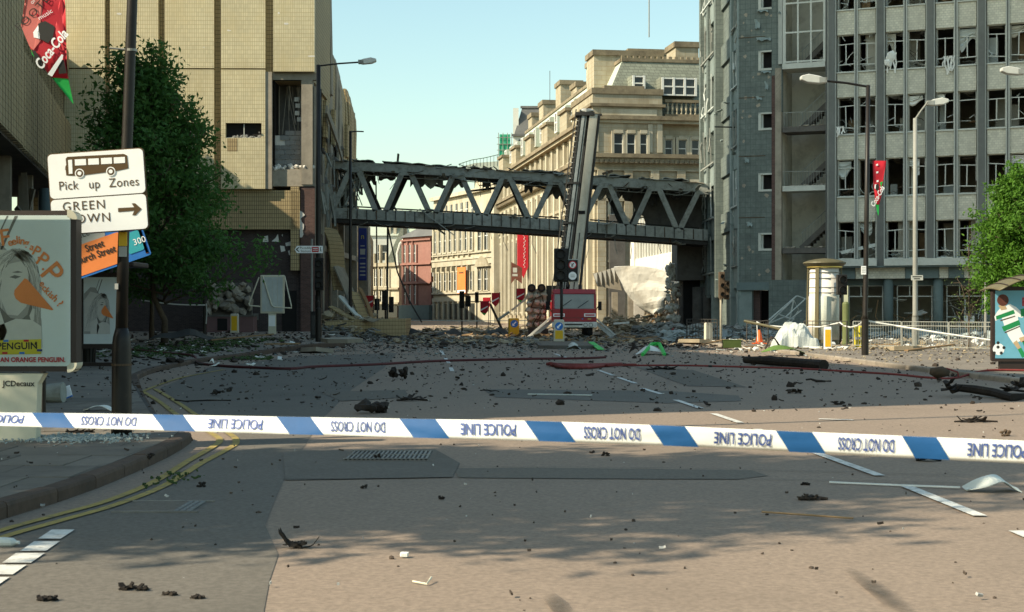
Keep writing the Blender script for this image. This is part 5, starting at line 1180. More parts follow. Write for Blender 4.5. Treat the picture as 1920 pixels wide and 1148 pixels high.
o = fp_('badge', 'sign_blue', (.42, .5, -.02, 0, 1.08, 1.14)); fp_('maker_badge', 'brass', (.75, .95, -.02, 0, 1.08, 1.13))
for x in (-1.0, .75):
    for y in (.75, 5.2, 6.4):
        mb = MB(); mb.lathe([(.2, 0), (.50, 0), (.52, .06), (.52, .24), (.50, .3), (.2, .3)], 20); mb.v = [Vector((x + v.z, y + v.x, .52 + v.y)) for v in mb.v]; w = mb.build('wheel', 'rubber', fe)
        mb = MB(); mb.lathe([(.02, 0), (.26, .02), (.28, .1), (.28, .2), (.26, .28), (.02, .3)], 14); mb.v = [Vector((x + v.z, y + v.x, .52 + v.y)) for v in mb.v]; mb.build('rim', 'white_metal', w)
fp_('chassis', 'steel_dark', (-.9, .9, .3, 8, .55, .95)); fp_('rear_body', 'red_paint', (-1.22, 1.22, 2.6, 8.2, .9, 2.1)); fp_('deck', 'boom_metal', (-1.2, 1.2, 2.5, 8.2, 2.1, 2.2))
for s_ in (-1, 1):
    mb = MB(); mb.bar((s_ * 1.25, 1.6, 1.5), (s_ * 1.45, 1.0, 1.9), .04); mb.box(s_ * 1.5 - .1, s_ * 1.5 + .1, .92, .98, 1.6, 2.1); mb.build('mirror', 'rubber', fe)
    mb = MB(); mb.bar((s_ * 1.2, 2.4, 1.0), (s_ * 2.35, 2.3, .05), .12, .2); mb.bar((s_ * 1.2, 2.3, 1.25), (s_ * 2.6, 2.2, .05), .08, .1); mb.box(s_ * 2.45 - .3, s_ * 2.45 + .3, 2.0, 2.6, 0, .06); mb.build('outrigger', 'white_metal', fe)
mb = MB(); mb.lathe([(.8, 2.2), (.8, 2.5), (.6, 2.6), (.6, 3.1)], 18, (0, 3.2, 0)); mb.build('turntable', 'boom_metal', fe)
YM = 83.0
b0 = P(1062, 556, YM); b1 = P(1103, 216, YM + 1.0); ax = (b1 - b0).normalized(); up = Vector((0, 1, 0)); sx = ax.cross(up).normalized()
if sx.x < 0: sx = -sx
def bm_(name, m, dx, w, dy, d, t0=0, t1=1):
    mb = MB(); a = b0.lerp(b1, t0) + sx * dx * 1.22 + Vector((0, dy, 0)); b = b0.lerp(b1, t1) + sx * dx * 1.05 + Vector((0, dy, 0)); mb.bar(a, b, w * 1.08, d, up=(0,1,0)); return mb.build(name, m, fe, world=True)
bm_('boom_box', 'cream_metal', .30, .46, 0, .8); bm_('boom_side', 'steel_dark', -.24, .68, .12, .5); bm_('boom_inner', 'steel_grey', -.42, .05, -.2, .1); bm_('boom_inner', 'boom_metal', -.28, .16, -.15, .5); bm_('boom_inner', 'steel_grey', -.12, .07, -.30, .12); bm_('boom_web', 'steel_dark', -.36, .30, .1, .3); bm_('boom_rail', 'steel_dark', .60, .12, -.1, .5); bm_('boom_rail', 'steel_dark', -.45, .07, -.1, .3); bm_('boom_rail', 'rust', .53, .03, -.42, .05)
bm_('ladder_rail', 'steel_dark', -.72, .06, -.2, .12, .02, 1.02); bm_('ladder_rail', 'steel_dark', -.50, .05, -.35, .1, .02, 1.02)
for i in range(34):
    t = .03 + i * .029; a = b0.lerp(b1, t); mb = MB(); mb.tube([a + sx * -.72 + Vector((0, -.2, 0)), a + sx * -.50 + Vector((0, -.35, 0))], .022, 5); mb.build('rung', 'boom_metal', fe, world=True)
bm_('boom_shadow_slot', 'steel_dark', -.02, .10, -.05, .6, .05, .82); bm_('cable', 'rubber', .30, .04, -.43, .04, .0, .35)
for t in (.40, .62): a = b0.lerp(b1, t); mb = MB(); mb.box(a.x - .72, a.x - .1, a.y - .46, a.y + .3, a.z - .06, a.z + .06); mb.build('boom_clamp', 'steel_dark', fe, world=True)
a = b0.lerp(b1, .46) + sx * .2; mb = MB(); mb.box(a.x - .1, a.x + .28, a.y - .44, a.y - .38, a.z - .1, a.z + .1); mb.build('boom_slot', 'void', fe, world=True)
a = b1 + Vector((0, 0, 0)); mb = MB(); mb.box(a.x - .75, a.x + .35, a.y - .5, a.y + .6, a.z - .08, a.z + .12); mb.box(a.x + .3, a.x + .8, a.y - .2, a.y + .2, a.z - .02, a.z + .06); mb.build('boom_head', 'steel_dark', fe, world=True)
mb = MB(); mb.rock(a + Vector((-.1, -.2, .22)), (.5, .3, .16), 3, .1); mb.build('head_lamp', 'lamp_glass', fe, world=True)

# pale wreck tipped up beside it
wv = thing('wrecked_vehicle', 'pale battered wreck tipped up on end left of the fire engine', 'wreck', (gx(1006, 86), 86, 0))
MB().box(-.55, .6, .2, .6, .45, 2.9).build('floor_pan', 'cream_metal', wv)
rd = random.Random(17)
for i in range(15):
    z = .7 + (i // 3) * .45 + rd.uniform(-.06, .06); x = -.42 + (i % 3) * .42; mb = MB(); mb.rock((x, .08, z), (.26, .24, .21), i, .2); mb.build('underside_lump', 'cream_metal', wv, smooth=False)
for x in (-.3, .3):
    mb = MB(); mb.lathe([(.08, 0), (.22, 0), (.25, .06), (.25, .2), (.2, .24)], 14); mb.v = [Vector((x + v.x, .1 - v.z, 2.95 + v.y)) for v in mb.v]; w = mb.build('wheel', 'rubber', wv); mb = MB(); mb.lathe([(.01, 0), (.13, 0), (.13, .25), (.01, .25)], 12); mb.v = [Vector((x + v.x, .1 - v.z, 2.95 + v.y)) for v in mb.v]; mb.build('rim', 'rust', w)
MB().box(-.5, .7, -.1, .7, .1, .5).build('crushed_end', 'steel_dark', wv); mb = MB()
for i in range(10): mb.tube([(rd.uniform(-.6, .6), -.05, rd.uniform(.5, 2.8)), (rd.uniform(-.6, .6), -.08, rd.uniform(.5, 2.8))], .035, 5)
mb.build('pipes', 'rust', wv, kind='stuff'); MB().bar((-.5, .1, 2.4), (-1.5, .1, 1.6), .08, .12).build('axle_bar', 'cream_metal', wv)
MB().box(.6, 1.2, .3, .7, 1.9, 3.1).build('torn_panel', 'sign_black', wv)

# ---------------------------------------------------------------- traffic island, bollards, signals
isl = struct(bpy.data.objects.new('traffic_island', None)); COL.objects.link(isl); isl.location = (gx(1060, 63), 63, 0); isl.matrix_basis = Matrix.Translation(isl.location)
pts = [(-1.2 + 1.2 - 1.25 * math.cos(R(a)), -3.3 - 1.25 * math.sin(R(a))) for a in range(0, 181, 20)] + [(1.25 * math.cos(R(a)), 3.3 + 1.25 * math.sin(R(a))) for a in range(0, 181, 20)]
mb = MB(); mb.prism(pts, 0, .14, 'z'); mb.build('island_kerb', 'concrete_dark', isl); mb = MB(); mb.prism([(x * .88, y * .94) for x, y in pts], .14, .148, 'z'); mb.build('island_top', 'asphalt_dark', isl); tag(isl, 'low kerbed traffic island carrying the traffic light and bollard', 'traffic island')
def bollard(px, Y, z, w, h, label, face, rz=0.0, body='pale_plastic'):
    b = thing('traffic_bollard', label, 'bollard', (gx(px, Y), Y, z), rz, 'illuminated traffic bollards')
    mb = MB(); pr = [(-w/2, 0), (w/2, 0), (w/2 * .96, h - .06), (w/2 * .85, h), (-w/2 * .85, h), (-w/2 * .96, h - .06)]; mb.prism(pr, -w*.32, w*.32, 'y'); mb.build('shell', body, b, bevel=.02)
    y = -w * .32 - .004
    if face:
        MB().box(-w*.36, w*.36, y - .006, y, .12 * h, .50 * h if face == 1 else .88 * h).build('yellow_panel', 'yellow_plastic', b)
        if face == 1:
            mb = flat(circ(0, .70 * h, w * .37, 24), (0, y, 0), (1,0,0), (0,0,1), .004); d = mb.build('blue_disc', 'sign_blue', b)
            c = .70 * h; s = w * .2; mb = flat([(s*.9 + .02, c + s*.9 - .02), (s*.9 - .03, c + s*.9 + .03), (-s*.35 - .03, c - s*.35 + .03), (-s*.35 + .02, c - s*.35 - .02)], (0, y, 0), (1,0,0), (0,0,1), .007); flat([(-s, c - s), (s*.25, c - s), (-s, c + s*.25)], (0, y, 0), (1,0,0), (0,0,1), .007, mb); mb.build('arrow', 'sign_white', b)
    return b
bollard(1048, 66.2, .148, .5, 1.02, 'keep-left bollard with yellow panel below the traffic light before the fire engine', 1)
bollard(963, 86, .02, .62, 1.1, 'yellow keep-left bollard standing alone left of the fire engine', 1, R(12), 'yellow_plastic')
bollard(1328, 67.5, .12, .36, .9, 'plain pale bollard seen from behind beside the guard rail', 0, R(15))
bollard(1552, 54, .12, .29, .85, 'slim white bollard with yellow strip in front of the advertising column', 2, R(-8), 'sign_white')
bollard(440, 75.5, .40, .42, 1.02, 'pale bollard with tall yellow panel in front of the pink planter', 2)
def signal_head(parent, x, z, w=.34, h=1.0, d=.3, n=3, m='bin_black', lens='steel_dark', face=1):
    mb = MB(); mb.box(x - w/2, x + w/2, -d/2, d/2, z, z + h); o = mb.build('signal_head', m, parent, bevel=.02)
    for i in range(n):
        c = z + h * (i + .5) / n; r = min(w * .36, h / n * .42); mb = MB()
        mb.tube([(x, -d/2 * face, c), (x, (-d/2 - .17) * face, c)], r, 14, False); mb.build('hood', m, o)
        mb = MB(); mb.tube([(x, (-d/2 - .004) * face, c), (x, (-d/2 - .02) * face, c)], r * .94, 14); mb.build('lens', lens, o)
tl = thing('traffic_light', 'traffic light with round turn signs on its pole in front of the fire engine', 'traffic light', (gx(1053, 66.6), 66.6, .148))
def tz(py): return gz(py, 66.6) - .148
MB().tube([(0, .1, 0), (0, .1, tz(500))], .07, 10).build('pole', 'post_black', tl, smooth=True)
x0 = gx(1039, 66.6) - gx(1053, 66.6); signal_head(tl, x0 + .30, tz(527), .62, tz(467) - tz(527), .3)
MB().box(x0 + .0, x0 + .66, .0, .04, tz(529), tz(466)).build('backing_board', 'bin_black', tl)
sb_ = MB().box(x0 + .62, x0 + 1.10, -.12, .06, tz(527), tz(488)).build('sign_box', 'bin_black', tl)
MB().box(x0 + .61, x0 + 1.13, -.0, .07, tz(529), tz(486)).build('white_edge', 'sign_grey', tl)
for cz, nm in ((tz(497), 'no_turn_sign'), (tz(517.5), 'plate_sign')):
    c = (x0 + .86, cz); o = flat(circ(*c, .19, 24), (0, -.12, 0), (1,0,0), (0,0,1), .004).build(nm, 'sign_red' if nm == 'no_turn_sign' else 'sign_white', tl)
    if nm == 'no_turn_sign':
        flat(circ(*c, .145, 24), (0, -.12, 0), (1,0,0), (0,0,1), .008).build('disc', 'sign_white', o)
        mb = MB(); mb.tube([(c[0] - .03, -.133, cz - .1), (c[0] - .03, -.133, cz), (c[0] + .02, -.133, cz + .05), (c[0] + .07, -.133, cz + .05)], .022, 6); mb.build('arrow', 'sign_black', o); mb = MB(); mb.bar((c[0] - .1, -.14, cz + .1), (c[0] + .1, -.14, cz - .1), .03, .006); mb.build('bar', 'sign_red', o)
    else:
        mb = MB(); mb.box(c[0] - .1, c[0] + .1, -.13, -.126, cz + .02, cz + .05); mb.box(c[0] - .1, c[0] + .1, -.13, -.126, cz - .06, cz - .03); mb.build('print', 'sign_grey', o)
# other signals
def signal(px, Y, z0, py_top, py_bot, label, w=.34, n=3, tilt=0, m='bin_black', face=1, pole_m='post_black', extra=None):
    t = thing('traffic_light', label, 'traffic light', (gx(px, Y), Y, z0)); zt = gz(py_top, Y) - z0; zb = gz(py_bot, Y) - z0
    MB().tube([(0, .2, 0), (0, .2, zt)], .055, 8).build('pole', pole_m, t, smooth=True); signal_head(t, 0, zb, w, zt - zb, .3, n, m, 'steel_dark', face)
    if extra: extra(t, zb, zt)
    return t
def two(t, zb, zt): signal_head(t, .42, zb - .15, .32, (zt - zb) * .8, .3, 3, 'bin_black')
signal(722, 96, .3, 545, 582, 'black double traffic light hanging beneath the left end of the footbridge', .42, 3, extra=two)
signal(707, 100, .3, 560, 582, 'small black signal on a thin pole just left of the double traffic light', .36, 2)
signal(866, 104, .05, 546, 578, 'black traffic light in front of the cream stone building', .36, 3, extra=lambda t, zb, zt: signal_head(t, .45, zb + .1, .4, .8, .3, 2))
signal(894, 112, .05, 548, 568, 'slim black signal beside the cream stone building corner', .3, 2)
signal(1353, 66, .12, 510, 560, 'rusty brown double traffic light leaning in front of the stair tower', .26, 3, m='rust', pole_m='cream_metal', extra=lambda t, zb, zt: signal_head(t, .24, zb - .05, .22, (zt - zb) * .72, .25, 3, 'rust'))
signal(1578, 61, .12, 515, 553, 'black signal with two round hoods beside the advertising column', .42, 2, extra=None)

# ---------------------------------------------------------------- lamp posts
def lamp_post(px, Y, z0, py_top, label, arm=None, m='post_black', r0=.10, r1=.055, base_py=None, lean=0.0, head=True, sleeve=1.2):
    """arm = (px_end, py_end) of the lantern"""
    base = Vector((gx(px, Y), Y, z0)); t = thing('lamp_post', label, 'lamp post', base)
    zt = gz(py_top, Y) - z0; n = 6; mb = MB()
    mb.tube([(0, 0, 0), (0, 0, sleeve)], r0, 14); mb.build('base_sleeve', m, t, smooth=False)
    mb = MB(); mb.tube([(0, 0, sleeve - .02), (lean * .02, 0, sleeve + .12), (lean * .5, 0, zt * .5), (lean, 0, zt)], [r0, r1 * 1.15, r1 * 1.05, r1 * .9], 14); mb.build('shaft', m, t, smooth=True)
    if arm:
        e = P(arm[0], arm[1], Y) - base; s_ = 1 if e.x > lean else -1; k = .55 * s_
        mb = MB(); mb.tube([(lean, 0, zt - .05), (lean + (e.x - lean) * .5, 0, zt + (e.z - zt) * .5), (e.x, 0, e.z)], .04, 8); mb.build('bracket_arm', m, t)
        if head:
            mb = MB(); L_ = .85 * s_; dz = .0
            prof = [(0, -.05), (.25, -.11), (.75, -.12), (1.0, -.06), (1.0, .05), (.7, .13), (.3, .11), (0, .05)]
            for y0, y1, sc in ((-.14, .14, 1),): mb.prism([(e.x + L_ * a, e.z + b * 1.15 + .10 * a) for a, b in prof], y0, y1, 'y')
            mb.build('lantern', 'lamp_glass', t, bevel=.03)
            MB().box(min(e.x, e.x + L_ * .3), max(e.x, e.x + L_ * .3), -.15, .15, e.z - .07, e.z + .1).build('lantern_neck', 'boom_metal', t)
    return t
lamp_post(597, 67.5, .26, 122, 'tall black lamp post with silver lantern at the corner of the tiled building', (672, 117), r0=.16, r1=.115, sleeve=2.0)
lamp_post(657, 86, .35, 246, 'thin dark lamp post standing before the left end of the footbridge', (682, 247), r0=.10, r1=.09, head=False)
lamp_post(1622, 47, .12, 160, 'black lamp post with outreach arm in front of the office block', (1549, 152), r0=.115, r1=.075, lean=.1)
lamp_post(1716, 57, .12, 222, 'silver grey lamp post with bent arm in front of the office block', (1738, 194), 'post_silver', .125, .09)
lamp_post(1428, 84, .12, 240, 'thin dark lamp post with long level arm before the stair tower', (1340, 238), 'post_black', .09, .06, head=False)
lamp_post(1945, 52, .12, 140, 'lamp post at the edge of the picture with its lantern near the top windows', (1920, 136), r0=.12, r1=.08)
lamp_post(1808 + 40, 58, .12, 520, 'short thin grey post beside the bus shelter on the right pavement', None, 'post_silver', .06, .05, sleeve=.5)
# street-name plate on silver post, notice on dark post
pl = thing('street_name_plate', 'small pale street name plate fixed across the silver lamp post', 'sign', P(1720, 521, 56.8)); MB().box(-.25, .22, -.02, .0, -.10, .10).build('plate', 'sill_pale', pl); MB().box(-.2, .17, -.024, -.02, .02, .06).build('print', 'sign_black', pl); MB().box(-.14, .1, -.024, -.02, -.06, -.02).build('print', 'sign_black', pl)
pl = thing('parking_plate', 'small white notice plate on the black lamp post before the office block', 'sign', P(1619, 507, 46.8)); MB().box(-.08, .08, -.03, -.01, -.14, .14).build('plate', 'sign_white', pl)
mb = MB(); [mb.box(-.06, .06, -.034, -.031, .08 - i * .05, .1 - i * .05) for i in range(4)]; mb.build('print', 'sign_grey', pl)
# finger sign to the station
sg = thing('finger_sign', 'white pedestrian finger sign with red rail symbol on a grey pole', 'sign', P(579, 468, 66.9))
w = .66; h = .17; mb = MB(); mb.prism([(-w, 0), (-w + .1, -h), (w, -h), (w, h), (-w + .1, h)], -.02, .02, 'y'); mb.build('board', 'sign_white', sg)
mb = flat([(-w + .04, 0), (-w + .18, -.11), (-w + .23, -.11), (-w + .12, 0), (-w + .23, .11), (-w + .18, .11)], (0, -.02, 0), (1,0,0), (0,0,1), .004); mb.build('arrow', 'sign_black', sg)
word('Piccadilly', 'lettering', 'sign_brown', sg, (-.14, -.02, .07), (1,0,0), (0,0,1), .15); word('Stations', 'lettering', 'sign_brown', sg, (-.14, -.02, -.08), (1,0,0), (0,0,1), .15)
MB().box(.15, .47, -.028, -.022, -.12, .12).build('rail_symbol', 'sign_red', sg); mb = MB(); [mb.box(.19, .43, -.033, -.029, z, z + .03) for z in (-.05, .03)]; mb.bar((.24, -.031, .06), (.38, -.031, -.06), .03, .004); mb.build('rail_print', 'sign_white', sg)
mb = MB(); mb.rock((.56, -.024, .08), (.03, .004, .03), 1, .05); mb.bar((.56, -.024, .05), (.53, -.024, -.1), .02, .004); mb.bar((.56, -.024, .05), (.59, -.024, -.1), .02, .004); mb.build('walking_figure', 'sign_black', sg)
MB().tube([(.14, .06, -gz(468, 66.9) + .3), (.14, .06, .5)], .05, 8).build('pole', 'post_silver', sg)
# black signal cabinet, signal and stub post by the kerb
cbx = thing('signal_cabinet', 'black control box at the foot of the lamp post by the tiled building', 'control box', (gx(590, 66), 66, .26)); MB().box(-.2, .14, 0, .4, 0, 1.25).build('box', 'bin_black', cbx, bevel=.02); MB().box(-.14, .08, -.012, 0, .2, 1.1).build('door', 'steel_dark', cbx); MB().box(-.22, .16, -.02, .42, 1.25, 1.29).build('lid', 'bin_black', cbx)
sp_ = thing('stub_post', 'stout black stub post standing at the kerb before the control box', 'bollard', (gx(597, 61.5), 61.5, .24)); MB().tube([(0, 0, 0), (0, 0, 1.42)], .13, 14).build('post', 'post_black', sp_); MB().lathe([(.10, 1.42), (.06, 1.5), (.06, 1.75), (.02, 1.78)], 10).build('cap', 'post_black', sp_)
signal(599, 67.2, .26, 484, 545, 'black unlit traffic light under the finger sign by the tiled building', .42, 3)
# ---------------------------------------------------------------- foreground sign post, signs, adverts
YP = 16.94
sp0 = Vector((gx(228, YP), YP, .12)); lp = thing('lamp_post', 'near black lamp post with thick base carrying the bus pick up sign', 'lamp post', sp0)
MB().lathe([(.125, 0), (.118, .15), (.112, 1.05), (.10, 1.16), (.072, 1.27)], 20).build('base', 'post_black', lp, smooth=True); MB().lathe([(.119, .82), (.119, .845)], 20).build('band', 'rust', lp)
mb = MB(); mb.tube([(0, 0, 1.25), (.02, 0, 2.2), (.135, 0, 5.4), (.24, 0, 9.4)], [.072, .066, .062, .055], 16); mb.build('shaft', 'post_black', lp, smooth=True)
mb = MB(); mb.lathe([(.068, 0), (.068, .03)], 16, (.115, 0, gz(97, YP) - .12)); mb.tube([(.1, 0, gz(97, YP) - .1), (-.14, -.02, gz(91, YP) - .12)], .012, 6); mb.build('strap', 'boom_metal', lp)
MB().box(-.01, .085, -.09, -.07, gz(462, YP) - .12, gz(436, YP) - .12).build('yellow_notice', 'yellow_plastic', lp); MB().box(-.01, .08, -.09, -.07, gz(482, YP) - .12, gz(463, YP) - .12).build('white_notice', 'sign_grey', lp); MB().box(-.06, -.02, -.08, -.06, gz(543, YP) - .12, gz(532, YP) - .12).build('sticker', 'sign_grey', lp)
mb = MB(); mb.tube([(.24, 0, 9.35), (.9, .5, 9.8), (1.6, 1.0, 9.9)], .04, 8); mb.build('arm', 'post_black', lp); MB().box(1.5, 2.2, .85, 1.2, 9.82, 10.0).build('lantern', 'lamp_glass', lp)
# banner arms above the frame
MB().tube([(.14, 0, 5.62), (-1.35, .1, 5.62)], .02, 6).build('banner_arm', 'post_black', lp)
YS = 16.72; sc = F / YS
bs = thing('bus_sign', 'white rectangular bus pick up zones sign with GREEN BROWN arrow plate', 'road sign', P(185, 355, YS)); ta = R(3.9)
ux = Vector((math.cos(ta), 0, math.sin(ta))); uz = Vector((-math.sin(ta), 0, math.cos(ta)))
def sxy(px, py):      # photo pixel -> sign axes
    d = P(px, py, YS) - P(185, 355, YS); return (d.dot(ux), d.dot(uz))
def rrect(x0, x1, z0, z1, r):
    o = []
    for cx, cz, a in ((x1-r, z1-r, 0), (x0+r, z1-r, 90), (x0+r, z0+r, 180), (x1-r, z0+r, 270)): o += [(cx + r * math.cos(R(a + k * 22.5)), cz + r * math.sin(R(a + k * 22.5))) for k in range(5)]
    return o
SM = Matrix(((ux.x, 0, uz.x, 0), (0, 1, 0, 0), (ux.z, 0, uz.z, 0), (0, 0, 0, 1)))
def plate(name, m, x0, x1, z0, z1, r, y0, y1, parent): mb = MB(); mb.prism(rrect(x0, x1, z0, z1, r), y0, y1, 'y', SM); return mb.build(name, m, parent)
u0, u1 = -.57, .55; zt, zm, zm2, zb = .443, -.078, -.092, -.50
p1 = plate('upper_plate', 'sign_white', u0, u1, zm, zt, .05, -.012, .004, bs); p2 = plate('lower_plate', 'sign_white', u0, u1, zb, zm2, .05, -.012, .004, bs)
plate('rim', 'sign_brown', u0 - .012, u1 + .012, zb - .012, zt + .012, .055, .004, .02, bs)
def fl(pts, m, name, parent, off=.004): return flat(pts, (0, -.012, 0), ux, uz, off).build(name, m, parent)
def S(px, py): return sxy(px, py)
# bus pictogram: body with windows left white
fl([S(x, y) for x, y in ((124,298),(127,294.5),(233,289),(239,292),(241.5,316),(220,321),(150,330),(125,329.5),(124,320),(123,318),(123.5,312),(125,310))], 'sign_brown', 'bus_body', p1)
for pts in ([(128.5,300.5),(136,300),(137,326),(130,327)], [(141,299.5),(162,298.4),(162.5,310),(141.5,311)], [(166,298.2),(186,297.2),(186.5,308.7),(166.3,309.7)], [(190,297),(210.5,296),(211,307.4),(190.5,308.5)], [(214,295.7),(235,294.6),(235.3,306),(214.3,307)]): fl([S(*p) for p in pts], 'sign_white', 'bus_window', p1, .007)
for px, py in ((150, 325.5), (208.5, 322)):
    c = S(px, py); fl(circ(*c, .055, 20), 'sign_white', 'wheel_arch', p1, .0075); fl(circ(*c, .043, 20), 'sign_brown', 'wheel', p1, .009); fl(circ(*c, .024, 16), 'sign_white', 'hub', p1, .0105)
def sw(s, px, py, size, parent, **k): a, b = S(px, py); word(s, 'lettering', 'sign_brown', parent, (ux * a + uz * b) + Vector((0, -.012, 0)), ux, uz, size, **k)
sw('Pick', 129, 349, .15, p1, sx=.9, space=1.05); sw('up', 177.5, 346, .15, p1, sx=.9, space=1.05); sw('Zones', 233, 342.5, .15, p1, sx=.9, space=1.05); sw('GREEN', 158, 386.5, .15, p2, sx=.98, space=1.18); sw('BROWN', 160, 411, .15, p2, sx=.98, space=1.18)
fl([S(x, y) for x, y in ((222,390.5),(252,388.8),(247.5,381.5),(254,381.5),(266,392),(255,404),(248.5,404),(252.5,395.5),(222.3,398))], 'sign_brown', 'arrow', p2)
MB().tube([(.26, .03, -.4), (.27, .05, .35)], .02, 6).build('clip', 'boom_metal', bs)
# tilted orange stop sign behind
YO = 19.2; ta2 = R(19); uo = Vector((math.cos(ta2), 0, math.sin(ta2))); vo = Vector((-math.sin(ta2), 0, math.cos(ta2)))
os_ = thing('bus_stop_flag', 'tilted orange and blue bus stop sign behind the near lamp post', 'sign', P(205, 470, YO)); OM = Matrix(((uo.x, 0, vo.x, 0), (0, 1, 0, 0), (uo.z, 0, vo.z, 0), (0, 0, 0, 1)))
def oxy(px, py): d = P(px, py, YO) - P(205, 470, YO); return (d.dot(uo), d.dot(vo))
def oplate(name, m, x0, x1, z0, z1, y0, y1): mb = MB(); mb.prism(rrect(x0, x1, z0, z1, .03), y0, y1, 'y', OM); return mb.build(name, m, os_)
oplate('board', 'sign_blue', -1.05, .52, -.235, .36, -.008, .012); oplate('orange_field', 'sign_orange', -1.05, .20, -.205, .20, -.013, -.008); oplate('grey_field', 'sign_grey', -1.05, .02, .2, .35, -.012, -.008)
oplate('teal_field', 'sign_teal', .24, .46, -.14, .14, -.014, -.008); oplate('navy_field', 'sign_navy', .22, .48, .14, .33, -.013, -.008); oplate('orange_edge', 'sign_orange', .465, .49, -.2, .3, -.015, -.008)
def ow(s, px, py, size, m='sign_black', **k): a, b = oxy(px, py); word(s, 'lettering', m, os_, uo * a + vo * b + Vector((0, -.0145, 0)), uo, vo, size, **k)
for s_, px, py in (('Street', 195, 456), ('Church Street', 217, 466)):
    a, b = oxy(px, py); word(s_, 'lettering', 'sign_black', os_, uo * a + vo * b + Vector((0, -.0145, 0)), uo, vo, .135, align='RIGHT', bold=.003, sx=.78)
ow('300', 262, 452, .12, 'sign_white'); a, b = oxy(168, 436); word('Picc', 'lettering', 'sign_black', os_, uo * a + vo * b + Vector((0, -.013, 0)), uo, vo, .12, align='RIGHT')
MB().tube([(-.9, .03, -.6), (-.9, .03, -3.0)], .035, 8).build('post', 'post_black', os_)

# advertising panel on a leg
YA = 16.1; ad = thing('advertising_stand', 'free standing advertising panel on a cream leg with a grey poster and orange cone', 'advertising panel', (gx(31, YA), YA, .12))
def pf(px, py): return (gx(px, YA) - gx(31, YA), gz(py, YA) - .12)
xl, xr = pf(-82, 0)[0], pf(143, 0)[0]; zt = pf(0, 395)[1]; zb = pf(0, 697)[1]
mb = MB(); mb.prism(rrect(xl, xr, zb, zt, .07), 0, .2, 'y'); mb.build('case', 'bronze_frame', ad)
il, ir, ib, it = xl + .06, xr - .065, zb + .062, zt - .055
post = MB(); post.prism(rrect(il, ir, ib, it, .04), -.006, 0, 'y'); post = post.build('poster', 'poster_ground', ad)
for cx, cz, a in ((xr - .1, zt - .1, 0), (xr - .1, zb + .1, 270), (xl + .1, zt - .1, 90), (xl + .1, zb + .1, 180)):
    o_ = [(cx + .112 * math.cos(R(a + k * 15)), cz + .112 * math.sin(R(a + k * 15))) for k in range(7)]; i_ = [(cx + .03 * math.cos(R(a + k * 15)), cz + .03 * math.sin(R(a + k * 15))) for k in range(6, -1, -1)]
    mb = MB(); mb.prism((o_ + i_)[::-1], -.012, .21, 'y'); mb.build('corner_cap', 'frame_cream', ad)
lg = MB(); a0, a1 = pf(-22, 0)[0], pf(70, 0)[0]; zs = zb - .02
lg.prism([(a0, 0), (a1 - .02, 0), (a1, zs - .12), (a1 + .07, zs), (a0 - .07, zs), (a0, zs - .12)], .02, .18, 'y'); lg.build('leg', 'frame_cream', ad, bevel=.01)
word('JCDecaux', 'lettering', 'sign_black', ad, (pf(34, 720)[0], .019, pf(34, 720)[1]), (1,0,0), (0,0,1), .088, sx=1.0, bold=.002)
